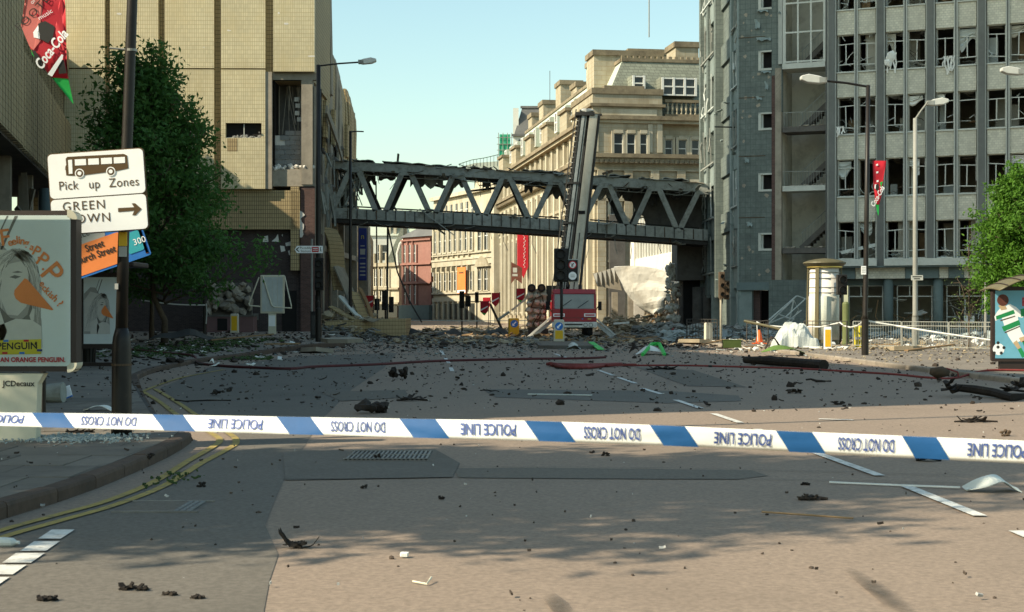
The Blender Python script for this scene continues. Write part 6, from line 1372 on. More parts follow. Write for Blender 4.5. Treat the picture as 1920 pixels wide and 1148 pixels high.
def poster_art(parent, T, k, y, ms, text=True):
    """the printed picture; T maps photo pixels of the near poster to the plate, k = metres per pixel"""
    def pg(pts, m, name, lay): flat([T(*p) for p in pts], (0, y, 0), (1,0,0), (0,0,1), .001 * lay).build(name, m, parent)
    sh_, mid, pale, red = ms
    pg([(-80,470),(-40,440),(-10,442),(14,470),(30,466),(52,478),(70,500),(76,540),(72,570),(78,600),(80,652),(-80,652)], mid, 'hair_print', 1)
    pg([(-78,500),(-40,460),(0,468),(24,470),(8,520),(-4,600),(-20,640),(-78,640)], pale, 'hair_light', 2)
    pg([(28,468),(46,474),(60,492),(66,516),(66,560),(58,575),(50,520),(40,490)], sh_, 'hair_lock', 2)
    pg([(4,510),(18,495),(40,490),(52,505),(56,540),(50,575),(34,592),(14,590),(2,560)], pale, 'face_print', 3)
    rs2 = random.Random(6)
    for mm, nn, lay in ((sh_, 46, 2.5), (pale, 44, 2.7), (mid, 30, 2.9)):
        hm = MB()
        for q in range(nn):
            left = q % 2; x0 = 30 + rs2.uniform(-10, 12); y0 = 470 + rs2.uniform(-4, 6); x1 = (rs2.uniform(-75, 6) if left else rs2.uniform(58, 78)); y1 = rs2.uniform(560, 640); bx = (rs2.uniform(-40, 10) if left else rs2.uniform(60, 84)); w_ = rs2.uniform(.5, 1.6); pts = []
            for k_ in range(7):
                u = k_ / 6; xx = (1-u)**2 * x0 + 2*u*(1-u) * bx + u*u * x1; yy = (1-u)**2 * y0 + 2*u*(1-u) * (y0 + 10) + u*u * y1; pts.append((max(-78, xx), yy))
            flat([T(*p) for p in pts] + [T(p[0] + w_ * (1.2 - abs(k_ - 3) / 3), p[1] + w_ * .3) for k_, p in reversed(list(enumerate(pts)))], (0, y, 0), (1,0,0), (0,0,1), .001 * lay + .00001 * q, hm)
        hm.build('hair_strands', mm, parent, kind='stuff')
    pg([(18,520),(28,516),(40,519),(30,523)], sh_, 'eye_print', 4); pg([(22,511),(34,508),(44,511),(33,512)], sh_, 'brow_print', 4)
    pg([(0,575),(20,596),(40,600),(52,590),(60,560),(60,620),(40,640),(0,640)], sh_, 'neck_shade', 4)
    pg([(0,610),(30,598),(60,600),(78,612),(80,652),(0,652)], pale, 'arm_print', 5); pg([(-40,600),(0,580),(14,622),(2,652),(-40,652)], pale, 'shoulder_print', 5)
    pg([(56,592),(62,578),(66,580),(64,600),(60,606)], pale, 'finger_print', 6)
    pg([(27,552),(28,544),(47,522),(52,524),(101,581),(98,582),(40,568),(30,560)], red, 'cone_print', 7)
    pg([(0,470),(4,470),(34,405),(28,405)], sh_, 'line_print', 1); pg([(-10,455),(-7,455),(16,405),(13,405)], sh_, 'line_print', 1)
    if text:
        def lt(ch, px, py, sz, rot, sx=1.0, m=None):
            c = T(px, py); a = R(rot); word(ch, 'lettering', m or red, parent, (c[0], y, c[1]), (math.cos(a), 0, math.sin(a)), (-math.sin(a), 0, math.cos(a)), sz * k, .009, sx=sx, bold=.0025)
        lt('F', 10, 447, 44, 8, 1.0)
        for ch, px, py, rot, sz in (('e',20,455,12,20),('e',27,453,8,20),('l',33,450.5,4,20),('i',37,451,0,20),('n',43,452.5,-4,20),('g',51,456,-10,20),('a',61,464,-22,18),('P',69,472,-30,27),('.',76,478,-30,24),('P',80,488,-36,38),('.',86,499,-36,30),('P',97,513,-50,60),('e',80,532,-30,17),('c',84,540,-40,17),('k',89,546,-44,17),('i',94,551,-45,17),('s',98,555,-46,17),('h',104,560,-48,18),('?',113,570,-50,20)): lt(ch, px, py, sz, rot)
        pg([(-60,640),(78,636),(78,664),(-60,666)], 'poster_yellow', 'wrapper_print', 8); lt('PENGUIN', 33, 649.5, 18, 1, 1.0, 'sign_black'); lt('6', 68, 644.5, 9, 1, 1.0, 'sign_black')
        for x, yy, m in ((12,639.5,'sign_blue'),(50,639,'sign_red'),(10,662,'sign_red'),(42,662,'sign_blue'),(75,657,'sign_navy')): pg([(x-5,yy-2),(x+5,yy-2),(x+5,yy+2),(x-5,yy+2)], m, 'wrapper_mark', 9)
        lt('PICK UP AN ORANGE PENGUIN.', 40, 675, 12.5, 0, .92, 'sign_red')
poster_art(post, pf, YA / F, -.007, ('poster_shade', 'poster_mid', 'poster_pale', 'sign_orange'))
MB().prism(rrect(il, ir, ib, it, .04), -.03, -.026, 'y').build('glazing', 'glass', ad)
# bus shelter behind, with the same poster in its end panel
YH = 37.0; shl = thing('bus_shelter', 'dark bus shelter with a poster panel behind the near advertising panel', 'bus shelter', (gx(190, YH), YH, .12))
def hf(px, py): return (gx(px, YH) - gx(190, YH), gz(py, YH) - .12)
a, b = hf(157, 645); c, d = hf(226, 520)
MB().box(a - .07, c + .07, .0, .14, b - .12, d + .12).build('panel_case', 'bronze_frame', shl); hp = MB().box(a, c, -.012, -.002, b, d).build('poster', 'poster_ground', shl)
k2 = (d - b) / 302; poster_art(hp, lambda px, py: (a + (c - a) * (px + 82) / 225, b + (697 - py) * k2), k2, -.013, ('poster_shade', 'poster_mid', 'poster_pale', 'sign_orange'), False)
for px in (60, 150, 233): x = hf(px, 0)[0]; MB().tube([(x, .1, 0), (x, .1, 2.45)], .045, 8).build('post', 'bronze_frame', shl)
MB().box(hf(-60, 0)[0], hf(268, 0)[0], -.9, .6, hf(0, 502)[1] , hf(0, 493)[1]).build('roof', 'bronze_frame', shl, bevel=.03); MB().box(hf(60, 0)[0], hf(150, 0)[0], .08, .12, .4, 2.3).build('back_pane', 'glass', shl); MB().box(hf(40, 0)[0], hf(233, 0)[0], .05, .15, .02, .12).build('foot_rail', 'bronze_frame', shl)
# litter bin
bi = thing('litter_bin', 'black cylindrical litter bin behind the near advertising panel', 'litter bin', (gx(163, 38.4), 38.4, .12)); MB().lathe([(.19, 0), (.2, .05), (.22, .8), (.235, .82), (.235, .9), (.2, .93)], 20).build('drum', 'bin_black', bi, smooth=False); MB().lathe([(.235, .7), (.245, .7), (.245, .76), (.235, .76)], 20).build('rim_band', 'steel_dark', bi); mb = MB()
for i in range(14): t = i / 14 * 6.283; mb.bar((.215 * math.cos(t), .215 * math.sin(t), .06), (.235 * math.cos(t), .235 * math.sin(t), .68), .02)
mb.build('slats', 'bin_black', bi)

# ---------------------------------------------------------------- torn sponsor banners
def cola_banner(name, label, px0, py0, Y, outline, art, rz=0, wave=.08, m_main='banner_red'):
    root = thing(name, label, 'banner', P(px0, py0, Y), rz)
    def L_(px, py): d = P(px, py, Y) - P(px0, py0, Y); return (d.x, d.z)
    def wv_(x, z): return wave * math.sin(x * 3.1 + z * 1.7) + wave * .4 * math.sin(z * 6)
    def patch(pts, m, nm, lay, par=None):
        bm = bmesh.new(); vs = [bm.verts.new((x, 0, z)) for x, z in (L_(*p) for p in pts)]; f = bm.faces.new(vs); bmesh.ops.triangulate(bm, faces=[f])
        for _ in range(2): bmesh.ops.subdivide_edges(bm, edges=bm.edges[:], cuts=1, use_grid_fill=True)
        bm.verts.index_update(); mb = MB(); mb.add([(v.co.x, wv_(v.co.x, v.co.z) - .005 * lay, v.co.z) for v in bm.verts], [tuple(v.index for v in f.verts) for f in bm.faces]); bm.free()
        o = mb.build(nm, m, par or root, smooth=True)
        if lay == 0: sd = o.modifiers.new('s', 'SOLIDIFY'); sd.thickness = .004; sd.offset = 1
        return o
    def wd_(s, px, py, size, rot, m, lay=3, **k):
        vs, fs = text_verts(s, size, **k); c = L_(px, py); a = R(rot); mb = MB()
        pts = [(c[0] + x * math.cos(a) - y * math.sin(a), c[1] + x * math.sin(a) + y * math.cos(a)) for x, y in vs]
        mb.add([(x, wv_(x, z) - .005 * lay, z) for x, z in pts], fs); mb.build('lettering', m, root)
    art(patch, wd_); return root
def art1(patch, wd_):
    patch([(52,-35),(116,-35),(122,-10),(104,25),(103,60),(118,95),(122,115),(128,148),(98,146),(68,108),(60,92),(41,49),(48,25)], 'banner_red', 'cloth', 0)
    patch([(52,-35),(80,-35),(78,20),(72,45),(78,78),(66,96),(58,88),(41,49),(48,25)], 'banner_pink', 'ball_print', 1)
    patch([(62,94),(70,98),(82,116),(90,140),(72,118)], 'sign_black', 'ball_patch', 2)
    patch([(72,45),(84,39),(100,48),(102,52),(100,70),(92,82),(78,75),(73,60)], 'sign_black', 'ball_patch', 2); patch([(72,48),(73,60),(77,74),(66,72),(64,62)], 'sign_white', 'ball_white', 2)
    patch([(110,115),(121,113),(126,138),(112,140)], 'sign_black', 'ball_patch', 2)
    patch([(92,141),(117,103),(120,104),(119,112),(100,145)], 'sign_white', 'wave_stripe', 3)
    patch([(60,92),(98,146),(128,148),(138,196),(84,128),(63,104)], 'banner_green', 'green_tip', -1)
    wd_('Coca-Cola', 98, 95, .17, 56, 'sign_white', 4, shear=.35, sx=.72, bold=.004); wd_('FOOTBALL', 76, 8, .125, 50, 'sign_black', 3, sx=1.15, space=1.2); wd_('music', 84, 27, .08, 35, 'sign_white', 3, sx=1.0); wd_('of', 61, 3, .07, 50, 'sign_white', 3)
cola_banner('torn_banner', 'torn red football sponsor banner with green tip hanging at the top left', 90, 60, 16.9, None, art1, wave=.05)
def art2(patch, wd_):
    patch([(1636.5,301.5),(1662,301.5),(1656,345),(1652,368),(1648,384),(1643,384),(1640,378),(1638,350)], 'banner_red', 'cloth', 0)
    patch([(1640,378),(1648,384),(1647,404),(1646,404)], 'banner_green', 'green_tip', -1); patch([(1650,342),(1656,340),(1652,352)], 'banner_green', 'green_edge', 1)
    patch([(1642,347),(1647,344),(1648,352),(1645,359),(1641,356)], 'sign_black', 'ball_patch', 1); patch([(1640,346),(1643,346),(1641,355),(1639,353)], 'sign_white', 'ball_white', 1)
    wd_('Coca-Cola', 1645, 369, .22, 60, 'sign_white', 3, shear=.35, sx=.78, bold=.004)
    for px, py in ((1644.5, 309.5), (1645, 323.5), (1645.5, 340)): patch([(px - 2, py - 1.5), (px + 2, py - 2.5), (px + 2, py + 1), (px - 2, py + 2)], 'sign_white', 'print', 3)
cola_banner('small_banner', 'small red football sponsor pennant with green tip on the black lamp post', 1648, 350, 47.0, None, art2, wave=.04)
for i, (px, py, Y, lb) in enumerate(((908, 576, 108, 'red street pennant hanging low beside the cream building corner'), (929, 560, 112, 'red street pennant with white band next to the cream corner pier'), (976, 552, 110, 'red street pennant with green tip under the long red banner'), (692, 566, 104, 'crumpled red pennant below the blue banner'), (912, 568, 120, 'farther red pennant half hidden beside the cream corner'))):
    b_ = thing('street_pennant', lb, 'banner', P(px, py, Y)); mb = MB(); mb.prism([(-.3, .45), (-.3, -.35), (0, -.65), (.3, -.3), (.32, .45)][::-1], -.015, .015, 'y'); mb.build('cloth', 'banner_red', b_); flat([(-.28, -.3), (.25, 0), (.28, .1), (-.28, -.18)], (0, -.016, 0), (1,0,0), (0,0,1), .004).build('white_band', 'sign_white', b_)
    if i in (0, 2): flat([(-.25, -.4), (.15, -.5), (0, -.65)], (0, -.016, 0), (1,0,0), (0,0,1), .005).build('green_tip', 'bright_green', b_)
    MB().tube([(.34, .02, .5), (.34, .02, .1 - gz(py, Y))], .03, 6).build('pole', 'steel_dark', b_)

# ---------------------------------------------------------------- advertising column
YK = 62.0; kd = thing('advertising_column', 'round advertising column with shallow cap and pale torn sheets', 'advertising column', (gx(1546, YK), YK, .12))
def kz(py): return gz(py, YK) - .12
MB().lathe([(.62, kz(502)), (.80, kz(499)), (.93, kz(494)), (.91, kz(492)), (.72, kz(489)), (.4, kz(486)), (.03, kz(484.5))], 32).build('cap', 'drum_green', kd, smooth=False)
MB().lathe([(.72, kz(503)), (.76, kz(502)), (.76, kz(500)), (.72, kz(499))], 32).build('brass_ring', 'brass', kd)
MB().lathe([(.70, .15), (.68, kz(556)), (.66, kz(556) + .01), (.63, kz(503))], 28).build('drum', 'drum_paper', kd, smooth=True); MB().lathe([(.72, 0), (.72, .18), (.66, .22), (.66, .3)], 28).build('plinth', 'drum_green', kd)
mb = MB()
for z in (512, 523, 540, 550): mb.lathe([(.65, kz(z)), (.672, kz(z)), (.672, kz(z) + .03), (.65, kz(z) + .03)], 28)
mb.build('hoops', 'post_silver', kd)
for ang in (-35, 75, 160, 250, 320): t = R(ang - 90); mb = MB(); mb.bar((.79 * math.cos(t), .79 * math.sin(t), .1), (.71 * math.cos(t), .71 * math.sin(t), kz(503)), .10 if ang != 75 else .22, .06, up=(math.cos(t), math.sin(t), 0)); mb.build('rib', 'drum_green', kd)
mb = MB(); mb.sheet(lambda u, v: (.74 * math.cos(R(-150 + 110 * u)), .74 * math.sin(R(-150 + 110 * u)), .3 + v * 1.9), 14, 3, .01); mb.build('clear_skin', 'glass', kd)
gp = thing('olive_post', 'stout olive green post beside the black signal', 'post', (gx(1586, 60), 60, .12)); MB().lathe([(.15, 0), (.15, 1.75), (.12, 1.82), (.02, 1.84)], 14).build('shaft', 'olive', gp, smooth=False); MB().lathe([(.17, 0), (.17, .12), (.15, .14)], 14).build('foot', 'olive', gp)

# ---------------------------------------------------------------- right bus shelter with football poster
YR = 35.0; rs_ = thing('bus_shelter', 'bus shelter with curved roof and footballer poster at the right edge', 'bus shelter', (gx(1915, YR), YR, .12))
def rf(px, py): return (gx(px, YR) - gx(1915, YR), gz(py, YR) - .12)
a, b = rf(1866, 672); c, d = rf(1972, 545)
mb = MB(); mb.prism(rrect(a - .07, c + .07, b - .08, d + .1, .06), 0, .16, 'y'); mb.build('panel_case', 'bronze_frame', rs_); fpz = MB().box(a, c, -.012, -.002, b, d).build('poster', 'poster_sky', rs_)
def pr(pts, m, nm, lay): flat([rf(*p) for p in pts], (0, -.012, 0), (1,0,0), (0,0,1), .001 * lay).build(nm, m, fpz)
pr([(1869,585),(1876,577),(1886,574),(1893,570),(1905,576),(1912,583),(1922,580),(1928,588),(1916,596),(1908,594),(1911,612),(1915,622),(1920,630),(1912,640),(1900,645),(1890,630),(1884,615),(1878,596),(1866,602),(1864,594)], 'sign_white', 'shirt_print', 1)
pr([(1867,593),(1900,581),(1903,588),(1868,600)], 'poster_green', 'hoop_print', 2); pr([(1878,613),(1910,600),(1913,609),(1882,622)], 'poster_green', 'hoop_print', 2); pr([(1913,580),(1930,576),(1930,592),(1914,594)], 'poster_green', 'sleeve_print', 2)
pr([(1875,600.5),(1903,592),(1903,594),(1876,602.5)], 'sign_brown', 'trim_print', 3); pr([(1883,623),(1912,611),(1912,613),(1884,625)], 'sign_brown', 'trim_print', 3)
pr([(1871,573),(1884,572),(1888,580),(1877,582)], 'poster_skin', 'neck_print', 3); pr(circ(1880, 563, 11, 18), 'poster_hair', 'hair_print', 4)
pr([(1899,643),(1906,638),(1914,652),(1908,655)], 'poster_skin', 'leg_print', 2); pr([(1910,634),(1922,630),(1926,640),(1914,642)], 'poster_skin', 'leg_print', 2); pr([(1908,655),(1914,652),(1924,668),(1916,671)], 'poster_green', 'boot_print', 2); pr([(1916,640),(1926,638),(1928,650),(1920,650)], 'poster_green', 'boot_print', 2)
pr(circ(1872, 655, 11, 18), 'sign_white', 'ball_print', 2)
for x, y in ((1871,651),(1877,662),(1882,652),(1864,662),(1871,643)): pr(circ(x, y, 3.2, 6), 'sign_black', 'ball_patch', 3)
word('P', 'lettering', 'sign_red', fpz, (rf(1921, 567)[0], -.012, rf(1945, 567)[1]), (1,0,0), (0,0,1), .3, bold=.006)
MB().box(a + .12, c, .03, .14, 0, b - .08).build('plinth', 'bronze_frame', rs_)
mb = MB(); mb.sheet(lambda u, v: (rf(1854, 0)[0] + u * 4.2, -.75 + v * 1.5, rf(0, 545)[1] + .32 * math.sin(min(1, u * 4.5) * math.pi / 2) + .06 * math.sin(v * 3.14)), 20, 6, .03); mb.build('roof', 'drum_green', rs_, smooth=True)
for u in (.05, .12, .19, .26): mb = MB(); mb.tube([(rf(1854, 0)[0] + u * 4.2, -.75 + v * .25, rf(0, 545)[1] + .33 * math.sin(min(1, u * 4.5) * math.pi / 2) + .06 * math.sin(v / 6 * 3.14)) for v in range(7)], .018, 5); mb.build('roof_rib', 'bronze_frame', rs_)
mb = MB(); mb.bar((rf(1868, 0)[0], .1, d), (rf(1905, 0)[0] , .1, rf(0, 545)[1] + .2), .05); mb.build('roof_strut', 'bronze_frame', rs_)
for x in (.62, 2.6): MB().tube([(x, .1, 0), (x, .1, 2.5)], .05, 8).build('post', 'bronze_frame', rs_)

# ---------------------------------------------------------------- guard rails
def rail(p, q, label, h=1.05, bars=14, m='steel_grey', bent=0.0, rails=(.12, .9, 1.05), bar_r=.011):
    p = Vector(p); q = Vector(q); d = q - p; t = thing('guard_rail', label, 'guard rail', p, math.atan2(d.y, d.x)); L_ = d.length; mb = MB()
    for x in (0, L_): mb = MB(); mb.tube([(x, 0, 0), (x + bent * .2, 0, h)], .028, 8); mb.build('post', m, t)
    for z in rails: mb = MB(); mb.tube([(0, 0, z), (L_ * .5, bent, z - abs(bent) * .3), (L_, 0, z)], .018, 6); mb.build('rail', m, t)
    for i in range(bars): x = L_ * (i + 1) / (bars + 1); mb = MB(); mb.tube([(x, bent * math.sin(math.pi * x / L_), rails[0]), (x, bent * math.sin(math.pi * x / L_), rails[-1] - abs(bent) * .3)], bar_r, 4); mb.build('bar', m, t)
    return t
def gp_(px, Y): return (gx(px, Y), Y, .12)
rail(gp_(1288, 69), gp_(1345, 66.5), 'dark upright barred guard rail beside the plain pale bollard', bars=9, m='steel_dark', bar_r=.018)
rail(gp_(1400, 63), gp_(1440, 60.5), 'short dark guard rail left of the fallen white sheeting', bars=5, m='steel_dark', bent=.15)
rail(gp_(1508, 57), gp_(1588, 55.6), 'guard rail in front of the advertising column', bars=4, m='steel_dark')
rail(gp_(1600, 55.4), gp_(1690, 53.5), 'guard rail between the olive post and the silver lamp post', bars=18)
rail(gp_(1692, 53.4), gp_(1778, 52), 'guard rail running to the left of the small sapling', bars=18)
rail(gp_(1780, 51.9), gp_(1862, 50.5), 'guard rail ending beside the bus shelter poster', bars=18)
o = thing('fallen_pole', 'bent olive pole leaning down over the fallen white sheeting', 'pole', P(1395, 602, 58)); mb = MB(); mb.tube([P(1395, 602, 58), P(1450, 614, 57.5), P(1500, 630, 57), P(1506, 640, 57), P(1507, 650, 57)], .055, 8); mb.build('tube', 'drum_green', o, world=True)
tp = thing('cordon_rope', 'white cordon rope strung along the guard rails on the right pavement', 'rope', P(1595, 610, 57.5)); mb = MB(); pts = [P(1419, 604, 60), P(1430, 610, 59.5), P(1480, 614, 59), P(1540, 613, 58), P(1575, 605, 57), P(1582, 611, 56.5), P(1595, 614, 56), P(1608, 611, 53), P(1621, 601, 47.1), P(1680, 611, 47), P(1760, 624, 46), P(1858, 638, 45.2)]; mb.tube(pts, .03, 6); mb.build('rope', 'paper', tp, world=True)
MB().tube([P(1419, 604, 60), P(1421, 640, 60)], .02, 5).build('loose_end', 'paper', tp, world=True)

# ---------------------------------------------------------------- police tape across the foreground
TY = [(-1500,806),(-400,790.5),(0,786),(250,791),(500,797),(750,802.5),(1000,808),(1250,817),(1500,829),(1750,840.5),(1920,848),(2320,868),(3400,915),(4600,962)]
TD = [(-1500,7.4),(-400,6.55),(0,6.2),(1920,4.62),(2320,4.35),(3400,3.9),(4600,3.6)]
def tape(px, v):      # v across the band, -1 lower edge .. 1 upper edge
    Y = lerp(TD, px); hw = .0375; c = P(px, lerp(TY, px), Y)
    tw = R(lerp([(-400,-46),(0,-43),(300,-38),(600,-22),(900,-6),(1400,10),(1920,14),(2320,10)], px) + 5 * math.sin(px * .006))   # slow twist of the band
    bow = .003 * (1 - v * v)
    cr = .0035 * noise.noise(Vector((px * .013, v * 1.2, 0))) + .0015 * noise.noise(Vector((px * .05, v * 2, 4)))
    return c + Vector((0, cr - math.sin(tw) * hw * v - bow * math.cos(tw), math.cos(tw) * hw * v))
pt = thing('police_tape', 'blue and white police line tape stretched across the foreground', 'police tape', P(960, 806, 5.4))
mb = MB(); mb.sheet(lambda u, v: tape(-1500 + 6100 * u, v * 2 - 1), 305, 6, .0008); mb.build('band', 'tape_white', pt, world=True, smooth=True)
for a_, b_ in ((-165,-105),(70,130),(297,355),(531,595),(762,830),(997,1066),(1231,1297),(1467,1535),(1703,1768),(1945,2015)) + tuple((2185 + 242 * k, 2255 + 242 * k) for k in range(10)) + tuple((-400 - 235 * k, -340 - 235 * k) for k in range(5)):
    mb = MB(); sk = 27; mb.sheet(lambda u, v: tape(a_ - sk + (b_ - a_) * u + sk * 1.0 * (1 - v) + sk * .5, v * 2 - 1) + Vector((0, -.0018, 0)), 8, 6); mb.build('stripe', 'tape_blue', pt, world=True, smooth=True)
for i, (c0, c1) in enumerate(((-60,45),(152,256),(390,493),(620,723),(863,968),(1094,1200),(1338,1446),(1570,1676),(1812,1924)) + tuple((2050 + 242 * k, 2158 + 242 * k) for k in range(10))):
    vs, fs = text_verts('POLICE LINE' if i % 2 == 0 else 'DO NOT CROSS', 1.0, bold=.022, sx=1.0); xm = max(abs(v[0]) for v in vs); ym = max(abs(v[1]) for v in vs)
    cx = (c0 + c1) / 2; hw = (c1 - c0) / 2; mb = MB(); mb.add([tape(cx - v[0] / xm * hw, .12 - v[1] / ym * .68) + Vector((0, -.0045, 0)) for v in vs], fs); mb.build('lettering', 'tape_ink', pt, world=True)
for px, s_ in ((-1500, 'left'), (4600, 'right')):
    c = tape(px, 0); po = thing('tape_post', 'thin grey post holding the %s end of the police tape' % ('farther' if s_ == 'left' else 'nearer'), 'post', (c.x, c.y, gz0 := (.12 if s_ == 'left' else 0.0))); MB().tube([(0, .03, 0), (0, .03, c.z + .2)], .03, 10).build('shaft', 'post_silver', po); MB().lathe([(.14, 0), (.14, .03), (.04, .06)], 14, (0, .03, 0)).build('foot', 'rubber', po)
# ---------------------------------------------------------------- trees
def tree(name, label, base, H, trunk_h, rx, ry, seed, nlimb, nclump, nleaf, lsz, leaf, group=None, r0=.14, clump_r=.5, shape=None, lean=0.0):
    rd = random.Random(seed); t = thing(name, label, 'tree', base, 0, group)
    tk = MB(); tk.tube([(0, 0, -.05), (.02, 0, trunk_h * .5), (lean * .4, .03, trunk_h), (lean * .7, 0, (trunk_h + H) * .5), (lean, .05, H * .93)], [r0 * 1.25, r0, r0 * .85, r0 * .5, .015], 9); tk.build('trunk', 'bark', t, smooth=True)
    br_ = MB(); tips = []
    for i in range(nlimb):
        z = trunk_h + (H - trunk_h) * (i / nlimb) ** 1.1 * .9; f = (z - trunk_h) / (H - trunk_h); a = i * 2.4 + rd.uniform(-.4, .4)
        rad = (shape(f) if shape else math.sin(min(1, f * 1.15 + .22) * math.pi) ** .7) * rd.uniform(.55, 1.2)
        e = Vector((math.cos(a) * rx * rad + lean * f, math.sin(a) * ry * rad, min(H, z + (H - trunk_h) * rd.uniform(.06, .2)))); s = Vector((lean * f * .6, 0, z - .25)); m = s.lerp(e, .5) + Vector((0, 0, -.1 * rad))
        br_.tube([s, m, e], [r0 * .42 * (1 - f * .5), r0 * .25, .012], 5)
        for k in range(nclump):
            u = rd.uniform(.35, 1.08); p = s.lerp(m, u * 2) if u < .5 else m.lerp(e, (u - .5) * 2); q = p + Vector((rd.gauss(0, 1), rd.gauss(0, 1), rd.gauss(0, .8))) * clump_r * .8; tips.append(q); br_.tube([p, q], [.018, .006], 3, False)
    br_.build('branches', 'bark', t); lf = MB(); V = []; Fc = []
    for q in tips:
        n = int(nleaf * rd.uniform(.5, 1.4))
        for k in range(n):
            p = q + Vector((rd.gauss(0, 1), rd.gauss(0, 1), rd.gauss(0, .75))) * clump_r * .55; nrm = Vector((rd.gauss(0, 1), rd.gauss(0, 1), rd.gauss(.5, 1))).normalized(); a = nrm.orthogonal().normalized(); a = Matrix.Rotation(rd.random() * 6.28, 3, nrm) @ a; b = nrm.cross(a); s = lsz * rd.uniform(.6, 1.35); o = len(V)
            V += [p - a * s, p + b * s * .45 + nrm * s * .12, p + a * s, p - b * s * .45 + nrm * s * .12]; Fc.append((o, o + 1, o + 2, o + 3))
    lf.v = V; lf.f = Fc; lf.build('crown', leaf, t); return t
tree('street_tree', 'dark leafy street tree in front of the tiled shopping building', (gx(308, 60), 60, .22), 12.0, 1.9, 3.2, 2.9, 5, 68, 15, 32, .125, 'leaf_dark', 'street trees', .13, .5, shape=lambda f: max(.10, (1 - f) ** .9 * 1.12 + .10), lean=-1.1)
tree('street_tree', 'small pale-stemmed tree just behind the dark leafy street tree', (gx(284, 64), 64, .26), 6.0, 2.6, 1.5, 1.5, 15, 14, 7, 22, .10, 'leaf_dark', 'street trees', .10, .4)
tree('street_tree', 'bright green sunlit tree behind the bus shelter on the right', (gx(1910, 46), 46, .12), 5.75, 1.6, 1.15, 1.3, 8, 56, 15, 60, .07, 'leaf_bright', 'street trees', .09, .3, shape=lambda f: max(.15, math.sin(min(1, f * .8 + .32) * math.pi) ** .8))
tree('sapling', 'thin sparse sapling beside the guard rail before the office block', (gx(1817, 54), 54, .12), 4.2, .8, .75, .75, 23, 16, 4, 9, .045, 'leaf_sapling', None, .035, .22)
# trees beside the camera that dapple the near road
tree('street_tree', 'large street tree beside the near pavement casting dappled shade over the road', (-9.8, 8.9, .12), 11.3, 4.9, 3.6, 3.0, 31, 62, 15, 38, .125, 'leaf_dark', 'street trees', .16, .45)
tree('street_tree', 'second street tree farther along the near pavement edge', (-14.6, 9.9, .12), 11.3, 4.9, 3.6, 2.9, 32, 58, 14, 36, .125, 'leaf_dark', 'street trees', .16, .45)
# ---------------------------------------------------------------- fallen and scattered things
def gzL(X, Y):      # height of the walkable surface at a place
    if X < lerp(KL, Y) - .02 and Y > 3: return lerp(ZL, Y)
    if X > lerp(KR, Y) and Y > 8: return .12
    return 0.0
rd = random.Random(77)
# scorched metal fragments one can pick out on the road
def frag(px, py, w, h, label, seed, style='mix', name='metal_fragment', m='scorched'):
    c = G(px, py); c = G(px, py, gzL(c.x, c.y)); s = c.y / F; W = w * s; H = h * s; r = random.Random(seed); t = thing(name, label, 'debris', c); mb = MB()
    if style == 'lump':
        for i in range(9): mb.rock((r.uniform(-.4, .4) * W, r.uniform(-.3, .3) * W, H * r.uniform(.1, .65)), (W * r.uniform(.12, .28), W * .2, H * r.uniform(.15, .32)), seed + i, .4)
    elif style == 'strip':
        pts = [(W * (i / 5 - .5), r.uniform(-.1, .1) * W, .02 + H * r.uniform(.05, .5)) for i in range(6)]; mb.tube(pts, [max(.008, H * r.uniform(.1, .25)) for _ in pts], 5)
    elif style == 'curl':
        mb.sheet(lambda u, v: (W * (.55 * u - .5) , (v - .5) * W * .25, H * (.9 * (1 - u) ** 2 + .06) + .02 * math.sin(v * 8 + u * 9)), 6, 4, .006); mb.sheet(lambda u, v: (W * (.05 + .42 * u), (v - .5) * W * .16 * (1 - .4 * u), H * (.05 + .15 * u + .55 * max(0, u - .6) * 2)), 6, 3, .006)
        for i in range(7): mb.shard((r.uniform(-.35, .25) * W, r.uniform(-.1, .1) * W, H * .2), W * .2, W * .08, .008, seed + i, .8)
    else:
        for i in range(7): mb.shard((r.uniform(-.35, .35) * W, r.uniform(-.15, .15) * W, H * r.uniform(.1, .4)), W * r.uniform(.25, .5), H * r.uniform(.5, 1.0), .012, seed + i, .5)
        mb.tube([(-.45 * W, 0, H * .1), (0, .05, H * .3), (.45 * W, 0, H * .12)], .012 + H * .05, 5)
    mb.build('piece', m, t); return t
frag(562, 1028, 76, 34, 'torn curl of scorched sheet metal lying on the near road', 1, 'curl')
frag(697, 775, 58, 34, 'dark lump of burnt wreckage just behind the police tape', 2, 'lump'); frag(748, 711, 32, 28, 'charred spiky lump on the shaded road', 3, 'lump')
frag(773, 752, 66, 12, 'flat winged scorched fragment on the shaded road', 4); frag(918, 737, 36, 7, 'ribbed black strip lying on the dark asphalt patch', 5, 'strip')
frag(380, 756, 108, 8, 'long charred strip across the shaded bay', 6, 'strip'); frag(410, 742, 26, 14, 'clump of black scrap in the shaded bay', 7, 'lump'); frag(432, 735, 18, 12, 'small upright black scrap beside the bigger clump in the bay', 8, 'lump')
frag(1525, 938, 60, 16, 'brown twisted scrap in the dappled shade right of centre', 9); frag(1510, 910, 16, 8, 'tiny brown scrap above the twisted one', 10); frag(1742, 865, 52, 20, 'long dark scrap just below the police tape on the right', 11)
frag(1490, 738, 28, 16, 'black bent bracket on the shaded right lane', 12, 'mix'); frag(1535, 718, 48, 12, 'thin black hooked wire on the shaded right lane', 13, 'strip'); frag(1570, 759, 22, 10, 'dark chunk in the right lane near the shadow edge', 14, 'lump')
frag(250, 1108, 60, 12, 'flat dark flaky scrap at the bottom left', 15); frag(88, 1128, 40, 14, 'black bent scrap in the bottom left corner', 16); frag(318, 1118, 28, 8, 'thin brown flake scrap right of the flat flaky one', 17); frag(370, 1124, 26, 8, 'narrow dark flake at the bottom left', 18)
